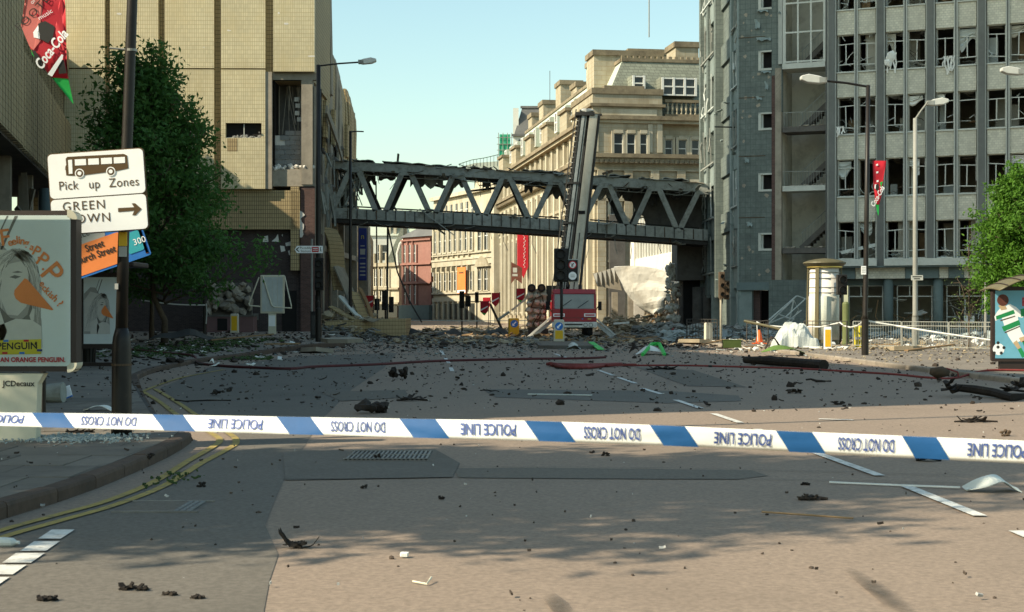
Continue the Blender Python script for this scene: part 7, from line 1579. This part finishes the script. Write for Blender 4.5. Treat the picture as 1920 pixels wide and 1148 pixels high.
frag(375, 914, 20, 14, 'spiky dark scrap beside the double yellow lines', 19, 'lump'); frag(280, 860, 16, 14, 'dark crumpled scrap on the near paving slabs', 20, 'lump'); frag(708, 862, 14, 14, 'brown lump resting on the drain grate', 21, 'lump'); frag(1135, 855, 14, 10, 'brown pebble-like lump right of the drain grate', 22, 'lump')
frag(682, 916, 16, 9, 'dark flake below the drain grate', 23, 'lump'); frag(828, 937, 12, 9, 'small dark lump in the dappled shade at centre', 24, 'lump'); frag(1830, 792, 90, 10, 'dry brown scrap on the sunlit right lane above the tape', 25, 'mix'); frag(1885, 818, 20, 14, 'pale brown rag scrap at the right above the tape', 26, 'lump', m='rust')
frag(1240, 694, 60, 10, 'charred flat piece beside the hose', 27); frag(150, 812, 60, 8, 'dark litter beside the advertising panel leg', 28, 'mix'); frag(1900, 715 + 23, 70, 22, 'dark plate at the right edge near the bumper', 29, 'mix')
frag(1110, 850, 10, 6, 'small brown scrap by the pebble-like lump', 30, 'lump')
bp_ = thing('torn_bumper', 'long black torn bumper lying along the right kerb', 'bumper', G(1850, 745)); c = G(1850, 745)
mb = MB(); mb.tube([G(1785, 742) + Vector((0, 0, .08)), G(1800, 742) + Vector((0, .1, .14)), G(1830, 744) + Vector((0, .1, .13)), G(1865, 747) + Vector((0, 0, .10)), G(1895, 752) + Vector((0, -.1, .06)), G(1925, 750) + Vector((0, -.1, .08))], [.05, .075, .085, .085, .07, .05], 8)
for i in range(8): mb.shard(G(1783 + (i % 2) * 128 + rd.uniform(-4, 10), 745) + Vector((0, 0, rd.uniform(.05, .25))), .3, .12, .02, i, .9)
mb.build('moulding', 'scorched', bp_, world=True)
# wood beam / burnt log, green sheets, white sheets
t = thing('charred_beam', 'long charred round beam lying in the shade near the right kerb', 'beam', G(1470, 690)); mb = MB(); mb.tube([G(1397, 684) + Vector((0, 0, .14)), G(1440, 686) + Vector((0, 0, .15)), G(1500, 690) + Vector((0, 0, .14)), G(1545, 694) + Vector((0, 0, .13))], [.10, .14, .13, .15], 10); mb.build('trunk', 'scorched', t, world=True)
def sheet_thing(name, label, px, py, w, h, m, seed, cat='sheet', arch=.5, d=.6):
    c = G(px, py); c = G(px, py, gzL(c.x, c.y)); s = c.y / F; W, H = w * s, h * s; r = random.Random(seed); ph = r.random() * 6; t = thing(name, label, cat, c); mb = MB()
    mb.sheet(lambda u, v: (W * (u - .5), W * d * (v - .5) + .05 * math.sin(u * 7 + ph), .02 + H * (math.sin(u * math.pi) ** 1.3) * (arch + (1 - arch) * v) + .08 * H * math.sin(u * 9 + v * 5 + ph)), 12, 5, .008); mb.build('sheet', m, t); return t
sheet_thing('fallen_sheet', 'green leaf-shaped sheet lying on the right pavement', 1468, 661, 74, 13, 'green_sheet', 1); sheet_thing('fallen_sheet', 'white sheet edged bright green lying in the road near the fire engine', 1222, 665, 62, 15, 'paper', 2)
o = sheet_thing('fallen_sheet', 'dark upright torn sheet beside the green edged one', 1190, 662, 20, 16, 'scorched', 3); sheet_thing('fallen_sheet', 'crumpled pale sheet beside the traffic island', 1075, 655, 28, 13, 'sheet_grey', 4)
t = thing('green_strip', 'bright green strip lying against the traffic island', 'strip', G(1122, 656)); mb = MB(); mb.bar(G(1108, 650) + Vector((0, 0, .2)), G(1127, 658) + Vector((0, 0, .05)), .25, .03); mb.build('strip', 'bright_green', t, world=True)
t = thing('green_strip', 'bright green edge curling off the white sheet', 'strip', G(1240, 664)); mb = MB(); mb.tube([G(1205, 668) + Vector((0, 0, .05)), G(1222, 663) + Vector((0, 0, .35)), G(1236, 663) + Vector((0, 0, .36)), G(1246, 668) + Vector((0, 0, .05))], .07, 5); mb.build('strip', 'bright_green', t, world=True)
t = thing('tarpaulin', 'large crumpled white sheeting heaped at the foot of the advertising column', 'tarpaulin', G(1491, 653, .12)); mb = MB(); mb.sheet(lambda u, v: ((u - .5) * 1.75 + .1 * noise.noise(Vector((u * 5, v * 5, 1))), (v - .5) * 1.3 + .1 * noise.noise(Vector((u * 5, v * 5, 9))), .01 + .95 * (math.sin(math.pi * u) * math.sin(math.pi * v)) ** .55 * (1 + .3 * noise.noise(Vector((u * 4, v * 4, 2)))) + .16 * noise.noise(Vector((u * 7, v * 7, 2))) + .06 * noise.noise(Vector((u * 17, v * 17, 2)))), 26, 16, .01); mb.build('sheet', 'sheet_grey', t); sheet_thing('fallen_sheet', 'dark pointed rag beside the white sheeting', 1449, 655, 32, 22, 'scorched', 6, arch=.9)
sheet_thing('clear_sheet', 'bent translucent plastic sheet at the right edge of the near road', 1862, 922, 96, 28, 'sheet_grey', 7, 'plastic sheet', .6, .5)
t = thing('white_strip', 'thin white strip crossing the lane line on the near road', 'strip', G(1680, 913)); mb = MB(); mb.bar(G(1555, 908) + Vector((0, 0, .02)), G(1690, 913) + Vector((0, 0, .015)), .03, .012); mb.bar(G(1690, 913) + Vector((0, 0, .015)), G(1800, 918) + Vector((0, 0, .02)), .03, .012); mb.build('strip', 'paper', t, world=True)
t = thing('wooden_stick', 'thin brown stick in the dappled shade on the right', 'stick', G(1520, 971)); mb = MB(); mb.tube([G(1428, 967) + Vector((0, 0, .03)), G(1520, 971) + Vector((0, 0, .02)), G(1600, 977) + Vector((0, 0, .02))], .008, 5); mb.build('stick', 'timber', t, world=True)
t = thing('twig', 'small pale bent twig on the sunlit near road', 'stick', G(790, 1098)); mb = MB(); mb.tube([G(774, 1095) + Vector((0, 0, .015)), G(800, 1099) + Vector((0, 0, .012)), G(809, 1092) + Vector((0, 0, .03))], .006, 5); mb.build('twig', 'frame_cream', t, world=True)
t = thing('paper_scrap', 'small white scrap on the near road at centre', 'scrap', G(757, 1046)); MB().shard((0, 0, .01), .05, .06, .02, 3, .2).build('scrap', 'paper', t)
t = thing('metal_strip', 'long pale metal strip on the dark asphalt patch', 'strip', G(1050, 742)); mb = MB(); mb.bar(G(990, 741) + Vector((0, 0, .02)), G(1110, 743) + Vector((0, 0, .02)), .05, .02); mb.build('strip', 'sheet_grey', t, world=True)
t = thing('silver_can', 'crumpled clear bottle at the left edge beside the white squares', 'bottle', G(8, 1026)); MB().lathe([(.0, -.09), (.03, -.085), (.034, 0), (.03, .06), (.012, .09), (.012, .11)], 12).build('body', 'sheet_grey', t); t.rotation_euler = (R(90), 0, R(80)); t.location.z = .034
# lamp shade drum and white-blue scrap on the pavement
t = thing('fallen_drum', 'grey drum-shaped lamp housing lying on the pavement behind the advertising panel', 'lamp housing', G(105, 755, .12)); mb = MB(); mb.tube([(-.45, 0, .14), (-.1, 0, .15), (.12, 0, .16)], [.08, .15, .17], 16); mb.build('housing', 'steel_grey', t)
t = thing('blue_white_scrap', 'white scrap with a blue edge beside the fallen lamp housing', 'scrap', G(123, 752, .12)); MB().add([(-.09, -.05, .01), (.12, -.05, .1), (.06, 0, .26), (-.1, 0, .2), (-.09, -.03, .01), (.12, -.03, .1), (.06, .02, .26), (-.1, .02, .2)], [(0,1,2,3), (7,6,5,4), (0,4,5,1), (1,5,6,2), (2,6,7,3), (3,7,4,0)]).build('sheet', 'sign_white', t); MB().bar((-.09, -.06, .0), (.13, -.06, .09), .03, .02).build('edge', 'sign_blue', t)
sheet_thing('paper_scrap', 'flat pale board lying on the pavement left of the lamp post', 186, 771, 54, 8, 'paper', 9, 'scrap', 1, .5); sheet_thing('paper_scrap', 'small white scrap perched on the back kerb', 397, 682, 10, 8, 'paper', 10, 'scrap'); 
t = thing('traffic_cone', 'crushed orange cone lying among rubble by the guard rail', 'cone', G(1424, 645, .12)); MB().lathe([(.30, 0), (.30, .04), (.17, .05), (.05, .62), (.02, .63)], 14).build('cone', 'orange_cone', t); MB().box(-.3, .3, -.3, .3, 0, .04).build('foot', 'orange_cone', t)
t = thing('high_visibility_vest', 'yellow green reflective cloth draped on the guard rail', 'cloth', P(1608, 632, 55.6)); mb = MB(); mb.sheet(lambda u, v: (-.18 + .34 * u + .03 * math.sin(v * 6), -.05 - .04 * math.sin(u * 8), -.5 + v * .95), 6, 6, .01); mb.build('cloth', 'poster_yellow', t); MB().box(-.14, .12, -.11, -.1, -.1, .0).build('reflective_band', 'sign_grey', t)
t = thing('green_box', 'pale green box lying in the rubble at the road edge', 'box', G(1372, 652, .1)); MB().box(-.35, .35, -.2, .2, 0, .3).build('carton', 'leaf_sapling', t); MB().box(-.36, .36, -.21, .21, .3, .32).build('lid', 'leaf_sapling', t)
t = thing('red_canister', 'small red canister standing in the rubble before the dark abutment', 'canister', G(1264, 633, .1)); MB().lathe([(.16, 0), (.16, .55), (.1, .62), (.05, .68)], 12).build('body', 'sign_red', t); MB().bar((0, 0, .66), (.15, 0, .72), .04).build('handle', 'rubber', t)
t = thing('leather_bag', 'rusty brown bag beside the hose on the right kerb', 'bag', G(1762, 708, .1)); mb = MB(); mb.rock((0, 0, .12), (.28, .2, .14), 4, .12); mb.build('body', 'rust', t, smooth=True); MB().tube([(.15, 0, .2), (.4, 0, .12), (.42, 0, .02)], .02, 5).build('strap', 'hose_red', t)
# fire hoses
def hose(name, label, pxs, r, m, flatten=.7):
    pts = [G(x, y) for x, y in pxs]; pts = [p + Vector((0, 0, gzL(p.x, p.y) + r * .8)) for p in pts]; t = thing(name, label, 'hose', pts[0] - Vector((0, 0, pts[0].z))); mb = MB(); mb.tube(curve(pts, 5), r, 7); return mb.build('hose', m, t, world=True)
hose('fire_hose', 'dark red fire hose snaking from the pavement across the shaded road', [(240,664),(300,670),(360,676),(372,683),(420,689),(480,692),(545,694),(590,690),(700,686),(800,680),(900,677),(1000,675),(1090,674),(1135,672)], .042, 'hose_dark')
hose('fire_hose', 'red hose line running past the charred beam to the right kerb', [(1180,687),(1280,687),(1400,690),(1500,693),(1600,699),(1680,704),(1740,710),(1790,711),(1850,706),(1930,706)], .028, 'hose_red')
t = thing('folded_hose', 'flat folded red hose bundle lying in the middle of the road', 'hose', G(1085, 690)); mb = MB()
for i in range(6): mb.tube(curve([G(1026 + i * 4, 686 + i * .9) + Vector((0, 0, .05 + .03 * (i % 2))), G(1060, 688 + i * 1.0) + Vector((0, 0, .06)), G(1100, 688.5 + i * .9) + Vector((0, 0, .06)), G(1135 + (5 - i) * 6, 686 + i * .5) + Vector((0, 0, .05))], 4), .05, 6)
mb.build('bundle', 'hose_red', t, world=True); mb = MB(); mb.bar(G(1135, 689) + Vector((0, 0, .06)), G(1190, 687) + Vector((0, 0, .05)), .16, .06); mb.build('coupling_length', 'hose_red', t, world=True)
# information board, planter, relief, platform
t = thing('map_board', 'white street map board with its cover frames sprung open', 'notice board', (gx(511, 73), 73, .38))
def mf(px, py): return (gx(px, 73) - gx(511, 73), gz(py, 73) - .38)
a, b = mf(488, 588); c, d = mf(533, 516)
MB().box(a, c, 0, .15, b, d).build('case', 'frame_cream', t, bevel=.03); mb = MB()
for i in range(4): x0 = a + .08 + (c - a - .16) * i / 4; mb.box(x0 + .008, x0 + (c - a - .16) / 4 - .008, -.02, 0, b + .1, d - .1)
mb.build('sheet', 'sheet_grey', t); x0, x1 = mf(503, 0)[0], mf(517, 0)[0]; MB().box(x0, x1, .0, .14, 0, b).build('leg', 'frame_cream', t); MB().box(x0 + .02, x1 - .02, -.01, 0, .4, b - .1).build('notice', 'sign_white', t)
for pts in ([(493, 518), (510, 573), (516, 576), (549, 578), (548, 573), (534, 518)], [(486, 520), (467, 570), (470, 573), (490, 575)]): mb = MB(); mb.tube([(mf(*p)[0], -.35 if i in (2, 3, 4) else -.05, mf(*p)[1]) for i, p in enumerate(pts)], .035, 6); mb.build('sprung_frame', 'frame_cream', t)
t = thing('planter', 'low pink brick planter against the brown wall', 'planter', (gx(428, 77.5), 77.5, .40)); w = gx(475, 77.5) - gx(382, 77.5); MB().box(-w/2, w/2, 0, 1.2, 0, .85).build('brickwork', 'planter_pink', t); MB().box(-w/2 - .05, w/2 + .05, -.05, 1.25, .85, .93).build('coping', 'concrete_dark', t); MB().box(-w*.22, -w*.02, -.02, 0, .1, .75).build('hatch', 'void', t)
t = thing('stone_relief', 'weathered pale carved stone relief standing on the pink planter', 'relief', (gx(430, 78.3), 78.3, 1.33)); mb = MB(); r = random.Random(44)
for i in range(46): mb.rock((r.uniform(-1.15, 1.15), r.uniform(-.15, .15), r.uniform(.1, 1.7)), (r.uniform(.15, .35), .22, r.uniform(.15, .35)), i)
mb.build('carving', 'concrete', t); MB().box(-1.2, 1.2, .2, .5, 0, 1.8).build('backing', 'concrete_dark', t)
t = thing('tiled_platform', 'low tan tiled platform strewn with rubble below the torn street side', 'platform', (gx(682, 85), 85, .0)); a, b = gx(612, 84) - gx(682, 85), gx(757, 84) - gx(682, 85); mb = MB(); mb.add([(a, -1.5, .05), (b, .5, .05), (b, 5, .05), (a, 5, .05), (a, -1.5, .98), (b, .5, 1.10), (b, 5, 1.10), (a, 5, .98)], [(0,3,2,1),(4,5,6,7),(0,1,5,4),(1,2,6,5),(2,3,7,6),(3,0,4,7)]); mb.build('tiled_block', 'tile_tan', t)
MB().box(a - 1.5, a - .02, .5, 3, .05, .85).build('end_step', 'tile_tan', t)
# fallen facade slabs leaning against the torn street side
for i, (pts, w, m, lb) in enumerate((([(618,428),(630,455),(634,500),(640,545)], 1.3, 'tile_tan', 'long curved tan slab sagging from the torn street side'), ([(636,500),(655,545),(668,585),(690,600)], .9, 'concrete', 'slumped grey slab below the curved tan one'), ([(676,540),(690,570),(699,598)], .35, 'timber', 'leaning brown plank against the blue banner wall'), ([(664,548),(676,575),(684,598)], .9, 'tile_tan', 'short tan slab leaning on the platform'), ([(640,555),(660,578),(680,598)], .6, 'sheet_grey', 'pale bent sheet lying over the platform rubble'), ([(625,575),(650,590),(675,600)], .8, 'tile_tan', 'flat tan slab resting on the platform'))):
    Y = 88 - i * .5; pp = curve([P(x, y, Y) for x, y in pts], 4); t = thing('fallen_slab', lb, 'slab', pp[-1]); n = len(pp) - 1; mb = MB(); mb.sheet(lambda u, v: pp[round(u * n)] + Vector(((v - .5) * w * .55, (v - .5) * w, .06 * math.sin(v * 5))), n, 3, .09); mb.build('slab', m, t, world=True)
# rubble: uncountable
def heap(name, m, n, fn, smin, smax, seed, flat_=.6, kind='stuff', shards=.35):
    r = random.Random(seed); mb = MB()
    for i in range(n):
        x, y, z = fn(r); s = r.uniform(smin, smax) * (1 if r.random() < .8 else 1.8)
        if r.random() < shards: mb.shard((x, y, z + .02), s * 2.2, s * r.uniform(.3, 1.2), .015 + s * .06, r.randint(0, 9**6), .3)
        else: mb.rock((x, y, z + s * .25), (s * r.uniform(.5, 1), s * r.uniform(.5, 1), s * r.uniform(.3, flat_)), r.randint(0, 9**6))
    return mb.build(name, m, kind=kind)
def lheap(label, name, *a, **k):
    o = heap(name, *a, **k); return tag(o, label, {'road_crumbs': 'grit', 'glass_chips': 'broken glass', 'rubble': 'rubble', 'leaf_litter': 'leaves'}[name])
def on(x, y): return (x, y, gzL(x, y))
def spread(x0, x1, y0, y1, pile=0.0):
    def f(r): x = r.uniform(x0, x1); y = r.uniform(y0, y1); return (x, y, gzL(x, y) + pile * r.random() ** 2)
    return f
def road_scatter(near, far, p):
    def f(r):
        y = near + (far - near) * r.random() ** p; x = y * r.uniform(-.37, .37); return (x, y, gzL(x, y))
    return f
lheap('fine dark grit scattered over the shaded road beyond the tape', 'road_crumbs', 'crumb', 1500, road_scatter(22, 72, .75), .015, .062, 1, .8, shards=.25); lheap('fine dark grit scattered on the near road', 'road_crumbs', 'crumb', 260, road_scatter(7, 24, 1.0), .006, .018, 2, .8, shards=.3); lheap('tiny pale glass chips sprinkled over the road', 'glass_chips', 'crumb_pale', 420, road_scatter(7, 70, .8), .003, .012, 3, .5, shards=.5)
lheap('broken glass glittering on the pavement at the foot of the advertising panel', 'glass_chips', 'rubble_blue', 900, lambda r: (lambda p: (p.x + r.gauss(0, .28), p.y + r.gauss(0, .25), .122))(G(140 + r.uniform(-55, 60), 825, .12)), .006, .018, 4, .5, shards=.6)
lheap('grey rubble fragments strewn over the street before the fire engine', 'rubble', 'rubble_grey', 620, spread(-9, 9, 66, 84, .05), .04, .19, 5, .4, shards=.6); lheap('tan rubble fragments strewn around the fire engine', 'rubble', 'rubble_tan', 480, spread(-6, 9, 65, 92, .08), .04, .2, 6, .4, shards=.6); lheap('dark burnt scraps strewn across the middle of the street', 'rubble', 'crumb', 600, spread(-9, 9, 58, 84, .05), .04, .17, 7, .4, shards=.5)
lheap('bluish glass and panel rubble below the footbridge abutment', 'rubble', 'rubble_blue', 800, spread(7.5, 15, 69, 82, .35), .05, .24, 8, shards=.6); lheap('grey concrete rubble banked up below the stair tower', 'rubble', 'rubble_grey', 800, spread(7, 15, 72, 84, .6), .06, .28, 9, shards=.5)
lheap('bluish rubble along the foot of the office block', 'rubble', 'rubble_blue', 500, lambda r: (lambda x: (x, 79.2 - (x - 17.9) * .397 + r.uniform(-6, .5), .12 + .2 * r.random()))(r.uniform(15, 30)), .05, .26, 10); lheap('tan rubble crumbs on the sunlit right pavement', 'rubble', 'rubble_tan', 420, spread(10, 20, 52, 72, .05), .03, .14, 11, shards=.6); lheap('white paper and board scraps on the right pavement', 'rubble', 'paper', 150, spread(8, 22, 52, 74, .06), .05, .2, 12, shards=.9)
lheap('grey rubble heaped along the torn street side of the tiled building', 'rubble', 'rubble_grey', 520, spread(-13, -7.9, 81, 96, .5), .05, .24, 13, .4, shards=.7); lheap('tan tile rubble on the low tiled platform', 'rubble', 'rubble_tan', 300, spread(-13, -8, 82, 92, 1.2), .06, .3, 14, shards=.6); lheap('dark scraps over the left paved area', 'rubble', 'crumb', 800, spread(-22, -8, 38, 76, .03), .025, .11, 15); lheap('pale paper scraps over the left paved area', 'rubble', 'paper', 90, spread(-20, -7, 40, 76, .05), .04, .14, 16, shards=.9)
lheap('tan rubble carpeting the street beyond the footbridge', 'rubble', 'rubble_tan', 800, spread(-7, 12, 92, 130, .2), .05, .26, 17, .35, shards=.85); lheap('tan rubble heaped under the collapsed canopy', 'rubble', 'rubble_tan', 260, spread(6.5, 11, 96, 104, 1.0), .08, .4, 18); lheap('splintered timber scraps around the fire engine', 'rubble', 'timber', 220, spread(-4, 11, 66, 88, .15), .06, .22, 19, shards=.95)
lheap('torn green leaves lying under the dark street tree', 'leaf_litter', 'leaf_debris', 800, lambda r: (lambda x, y: (x, y, gzL(x, y)))(gx(r.uniform(240, 420), 52) + r.gauss(0, .6), r.uniform(44, 66)), .03, .10, 20, .5, shards=.7); lheap('few green leaves lying by the double yellow lines', 'leaf_litter', 'leaf_debris', 45, lambda r: (lambda p: (p.x + r.gauss(0, .1), p.y + r.gauss(0, .4), 0.0))(G(300 + r.random() * 50, 900)), .008, .022, 21, .5, shards=.9)
lheap('green leaves along the back kerb of the bay', 'leaf_litter', 'leaf_debris', 200, lambda r: (lambda p: (p.x, p.y, .0))(G(390 + r.random() * 120, 670 + r.random() * 6)), .03, .08, 22, .4, shards=.8)
# larger boards, planks and slabs in the rubble, each its own thing
spots = [(700,632,'dark'),(735,626,'slab'),(770,630,'dark'),(810,628,'plank'),(840,632,'dark'),(880,630,'plank'),(905,634,'slab'),(930,629,'dark'),(1005,640,'plank'),(1140,640,'slab'),(1165,636,'plank'),(1195,642,'plank'),(1235,640,'slab'),(1275,638,'plank'),(1300,644,'slab'),(1340,648,'plank'),(1385,656,'plank'),(1520,652,'slab'),(1640,652,'plank'),(1690,658,'slab'),(1745,660,'plank'),(590,662,'slab'),(530,648,'plank'),(455,640,'plank'),(345,640,'dark'),(640,642,'slab')]
lab = {'plank': 'brown plank', 'slab': 'pale broken slab', 'dark': 'dark torn roof sheet'}; where = {700:'before the tiled platform',735:'at the end of the tiled platform',770:'below the hanging conduit',810:'in front of the red brick house',840:'left of the cream building front',880:'below the cream building signal',905:'under the cream building corner',930:'left of the yellow bollard',1005:'beside the traffic island',1140:'right of the fire engine outrigger',1165:'below the zigzag canopy edge',1195:'under the collapsed canopy slab',1235:'left of the red canister',1275:'right of the red canister',1300:'before the barred guard rail',1340:'below the plain pale bollard',1385:'by the green box',1520:'at the foot of the advertising column',1640:'below the guard rail near the black lamp post',1690:'below the silver lamp post',1745:'below the guard rail near the sapling',590:'at the foot of the stub post',530:'before the map board',455:'before the pink planter',345:'under the dark leafy tree',640:'on the road before the tiled platform'}
for i, (px, py, k) in enumerate(spots):
    c = G(px, py); c = G(px, py, gzL(c.x, c.y)); r = random.Random(i); t = thing({'plank': 'broken_plank', 'slab': 'broken_slab', 'dark': 'torn_roof_sheet'}[k], lab[k] + ' lying ' + where[px], {'plank': 'plank', 'slab': 'slab', 'dark': 'sheet'}[k], c, r.uniform(-.5, .5), {'plank': 'planks in the rubble', 'slab': 'slabs in the rubble', 'dark': 'roof sheets in the rubble'}[k]); mb = MB()
    if k == 'plank': L_ = r.uniform(1.2, 2.6); mb.bar((-L_/2, 0, .06), (L_/2, .1, r.uniform(.06, .3)), .2, .05); mb.build('board', 'timber', t)
    elif k == 'slab': mb.prism([(r.uniform(.5, .9) * math.cos(a), r.uniform(.4, .7) * math.sin(a)) for a in (0, .9, 1.9, 2.9, 3.9, 5.2)], 0, .16, 'z', Matrix.Rotation(r.uniform(-.2, .2), 4, 'X')); mb.build('piece', r.choice(('concrete', 'rubble_tan')), t)
    else: W = r.uniform(1.8, 3.0); mb.sheet(lambda u, v: (W * (u - .5), (v - .5) * 1.4, .05 + .4 * math.sin(u * 3.1) * (.4 + .6 * v) + .06 * math.sin(u * 13)), 12, 4, .03); mb.build('sheet', 'steel_dark', t)
# tangled window frame before the stair tower, leaning props, cordon lines
t = thing('tangled_frame', 'tangled pale window frame heaped against the blue stair tower wall', 'wreckage', (gx(1475, 77), 77, .12)); mb = MB(); r = random.Random(9); K = [P(*p, 77) for p in ((1440,608),(1486,563),(1500,582),(1455,620),(1470,595),(1510,560),(1495,555),(1440,600),(1520,575),(1475,618),(1462,590),(1490,600))]
for a, b in ((0,1),(1,2),(2,3),(3,0),(0,4),(4,5),(5,6),(6,7),(5,8),(9,2),(10,11),(4,11),(1,9)): mb.tube([K[a] + Vector((0, r.uniform(-.4, .4), 0)), K[b] + Vector((0, r.uniform(-.4, .4), 0))], .04, 5)
mb.build('bars', 'sheet_grey', t, world=True, kind='stuff')
for (a, b, rr_, m, lb) in (((768, 470), (791, 600), .06, 'steel_dark', 'long dangling dark pole leaning below the footbridge'), ((705, 340), (708, 608), .05, 'steel_dark', 'thin dark mast rising under the left of the footbridge'), ((727, 425), (726, 610), .07, 'steel_dark', 'thicker dark mast carrying the double traffic light'), ((919, 570), (948, 632), .09, 'rust', 'brown beam propped in the rubble left of the yellow bollard'), ((933, 600), (955, 585), .1, 'cream_metal', 'short pale tube sticking out of the rubble by the yellow bollard')):
    t = thing('leaning_pole', lb, 'pole', P(b[0], b[1], 93)); pa = P(a[0], a[1], 93); pb_ = P(b[0], b[1], 93)
    if lb.startswith('long'): pa = P(727, 425, 93); mb = MB(); mb.tube([pa, P(745, 510, 93), P(768, 565, 93), P(791, 605, 93)], .055, 6)
    else: mb = MB(); mb.tube([pa, pb_], rr_, 6)
    mb.build('shaft', m, t, world=True)
t = thing('cordon_tape', 'pale cordon tape stretched across the far street', 'police tape', P(930, 601, 98)); mb = MB(); mb.sheet(lambda u, v: P(770 + 270 * u, 601 + 1.5 * math.sin(u * 3.1) - 1.3 * v, 98), 12, 1, .01); mb.build('band', 'paper', t, world=True)
t = thing('cordon_tape', 'pale cordon tape hanging between trees under the dark leafy tree', 'police tape', P(310, 570, 66)); mb = MB(); mb.sheet(lambda u, v: P(265 + 120 * u, 564 + 9 * u + 3 * math.sin(u * 3.1) - 2.2 * v, 66), 10, 1, .01); mb.build('band', 'paper', t, world=True)
t = thing('cordon_tape', 'pale barrier strip crossing in front of the folded canopy posts', 'police tape', P(1165, 607, 90)); mb = MB(); mb.bar(P(1150, 607, 90), P(1180, 605, 90), .04, .12); mb.build('band', 'paper', t, world=True)
t = thing('thin_post', 'thin black post with white streak beneath the dark leafy tree', 'post', (gx(384, 70), 70, .33)); MB().tube([(0, 0, 0), (0, 0, 1.9)], .09, 8).build('shaft', 'post_black', t); MB().tube([(.1, -.1, 1.6), (.12, -.1, 1.1), (.08, -.1, .6)], .03, 5).build('streak', 'sign_grey', t)

lheap('fine grey dust and chippings carpeting the far road', 'rubble', 'rubble_grey', 2200, spread(-9, 11, 54, 82, .02), .015, .06, 41, .5, shards=.4)
lheap('fine tan chippings scattered along the sunlit right pavement', 'rubble', 'rubble_tan', 900, spread(9, 20, 40, 72, .01), .012, .05, 42, .5, shards=.4)
lheap('fine bluish glass fragments glinting across the far road', 'glass_chips', 'rubble_blue', 700, spread(-9, 11, 48, 80, .02), .012, .05, 43, .4, shards=.9)
lheap('fine dark grit peppering the shaded middle of the road', 'road_crumbs', 'crumb', 2600, road_scatter(22, 60, .8), .006, .026, 44, .6, shards=.3)
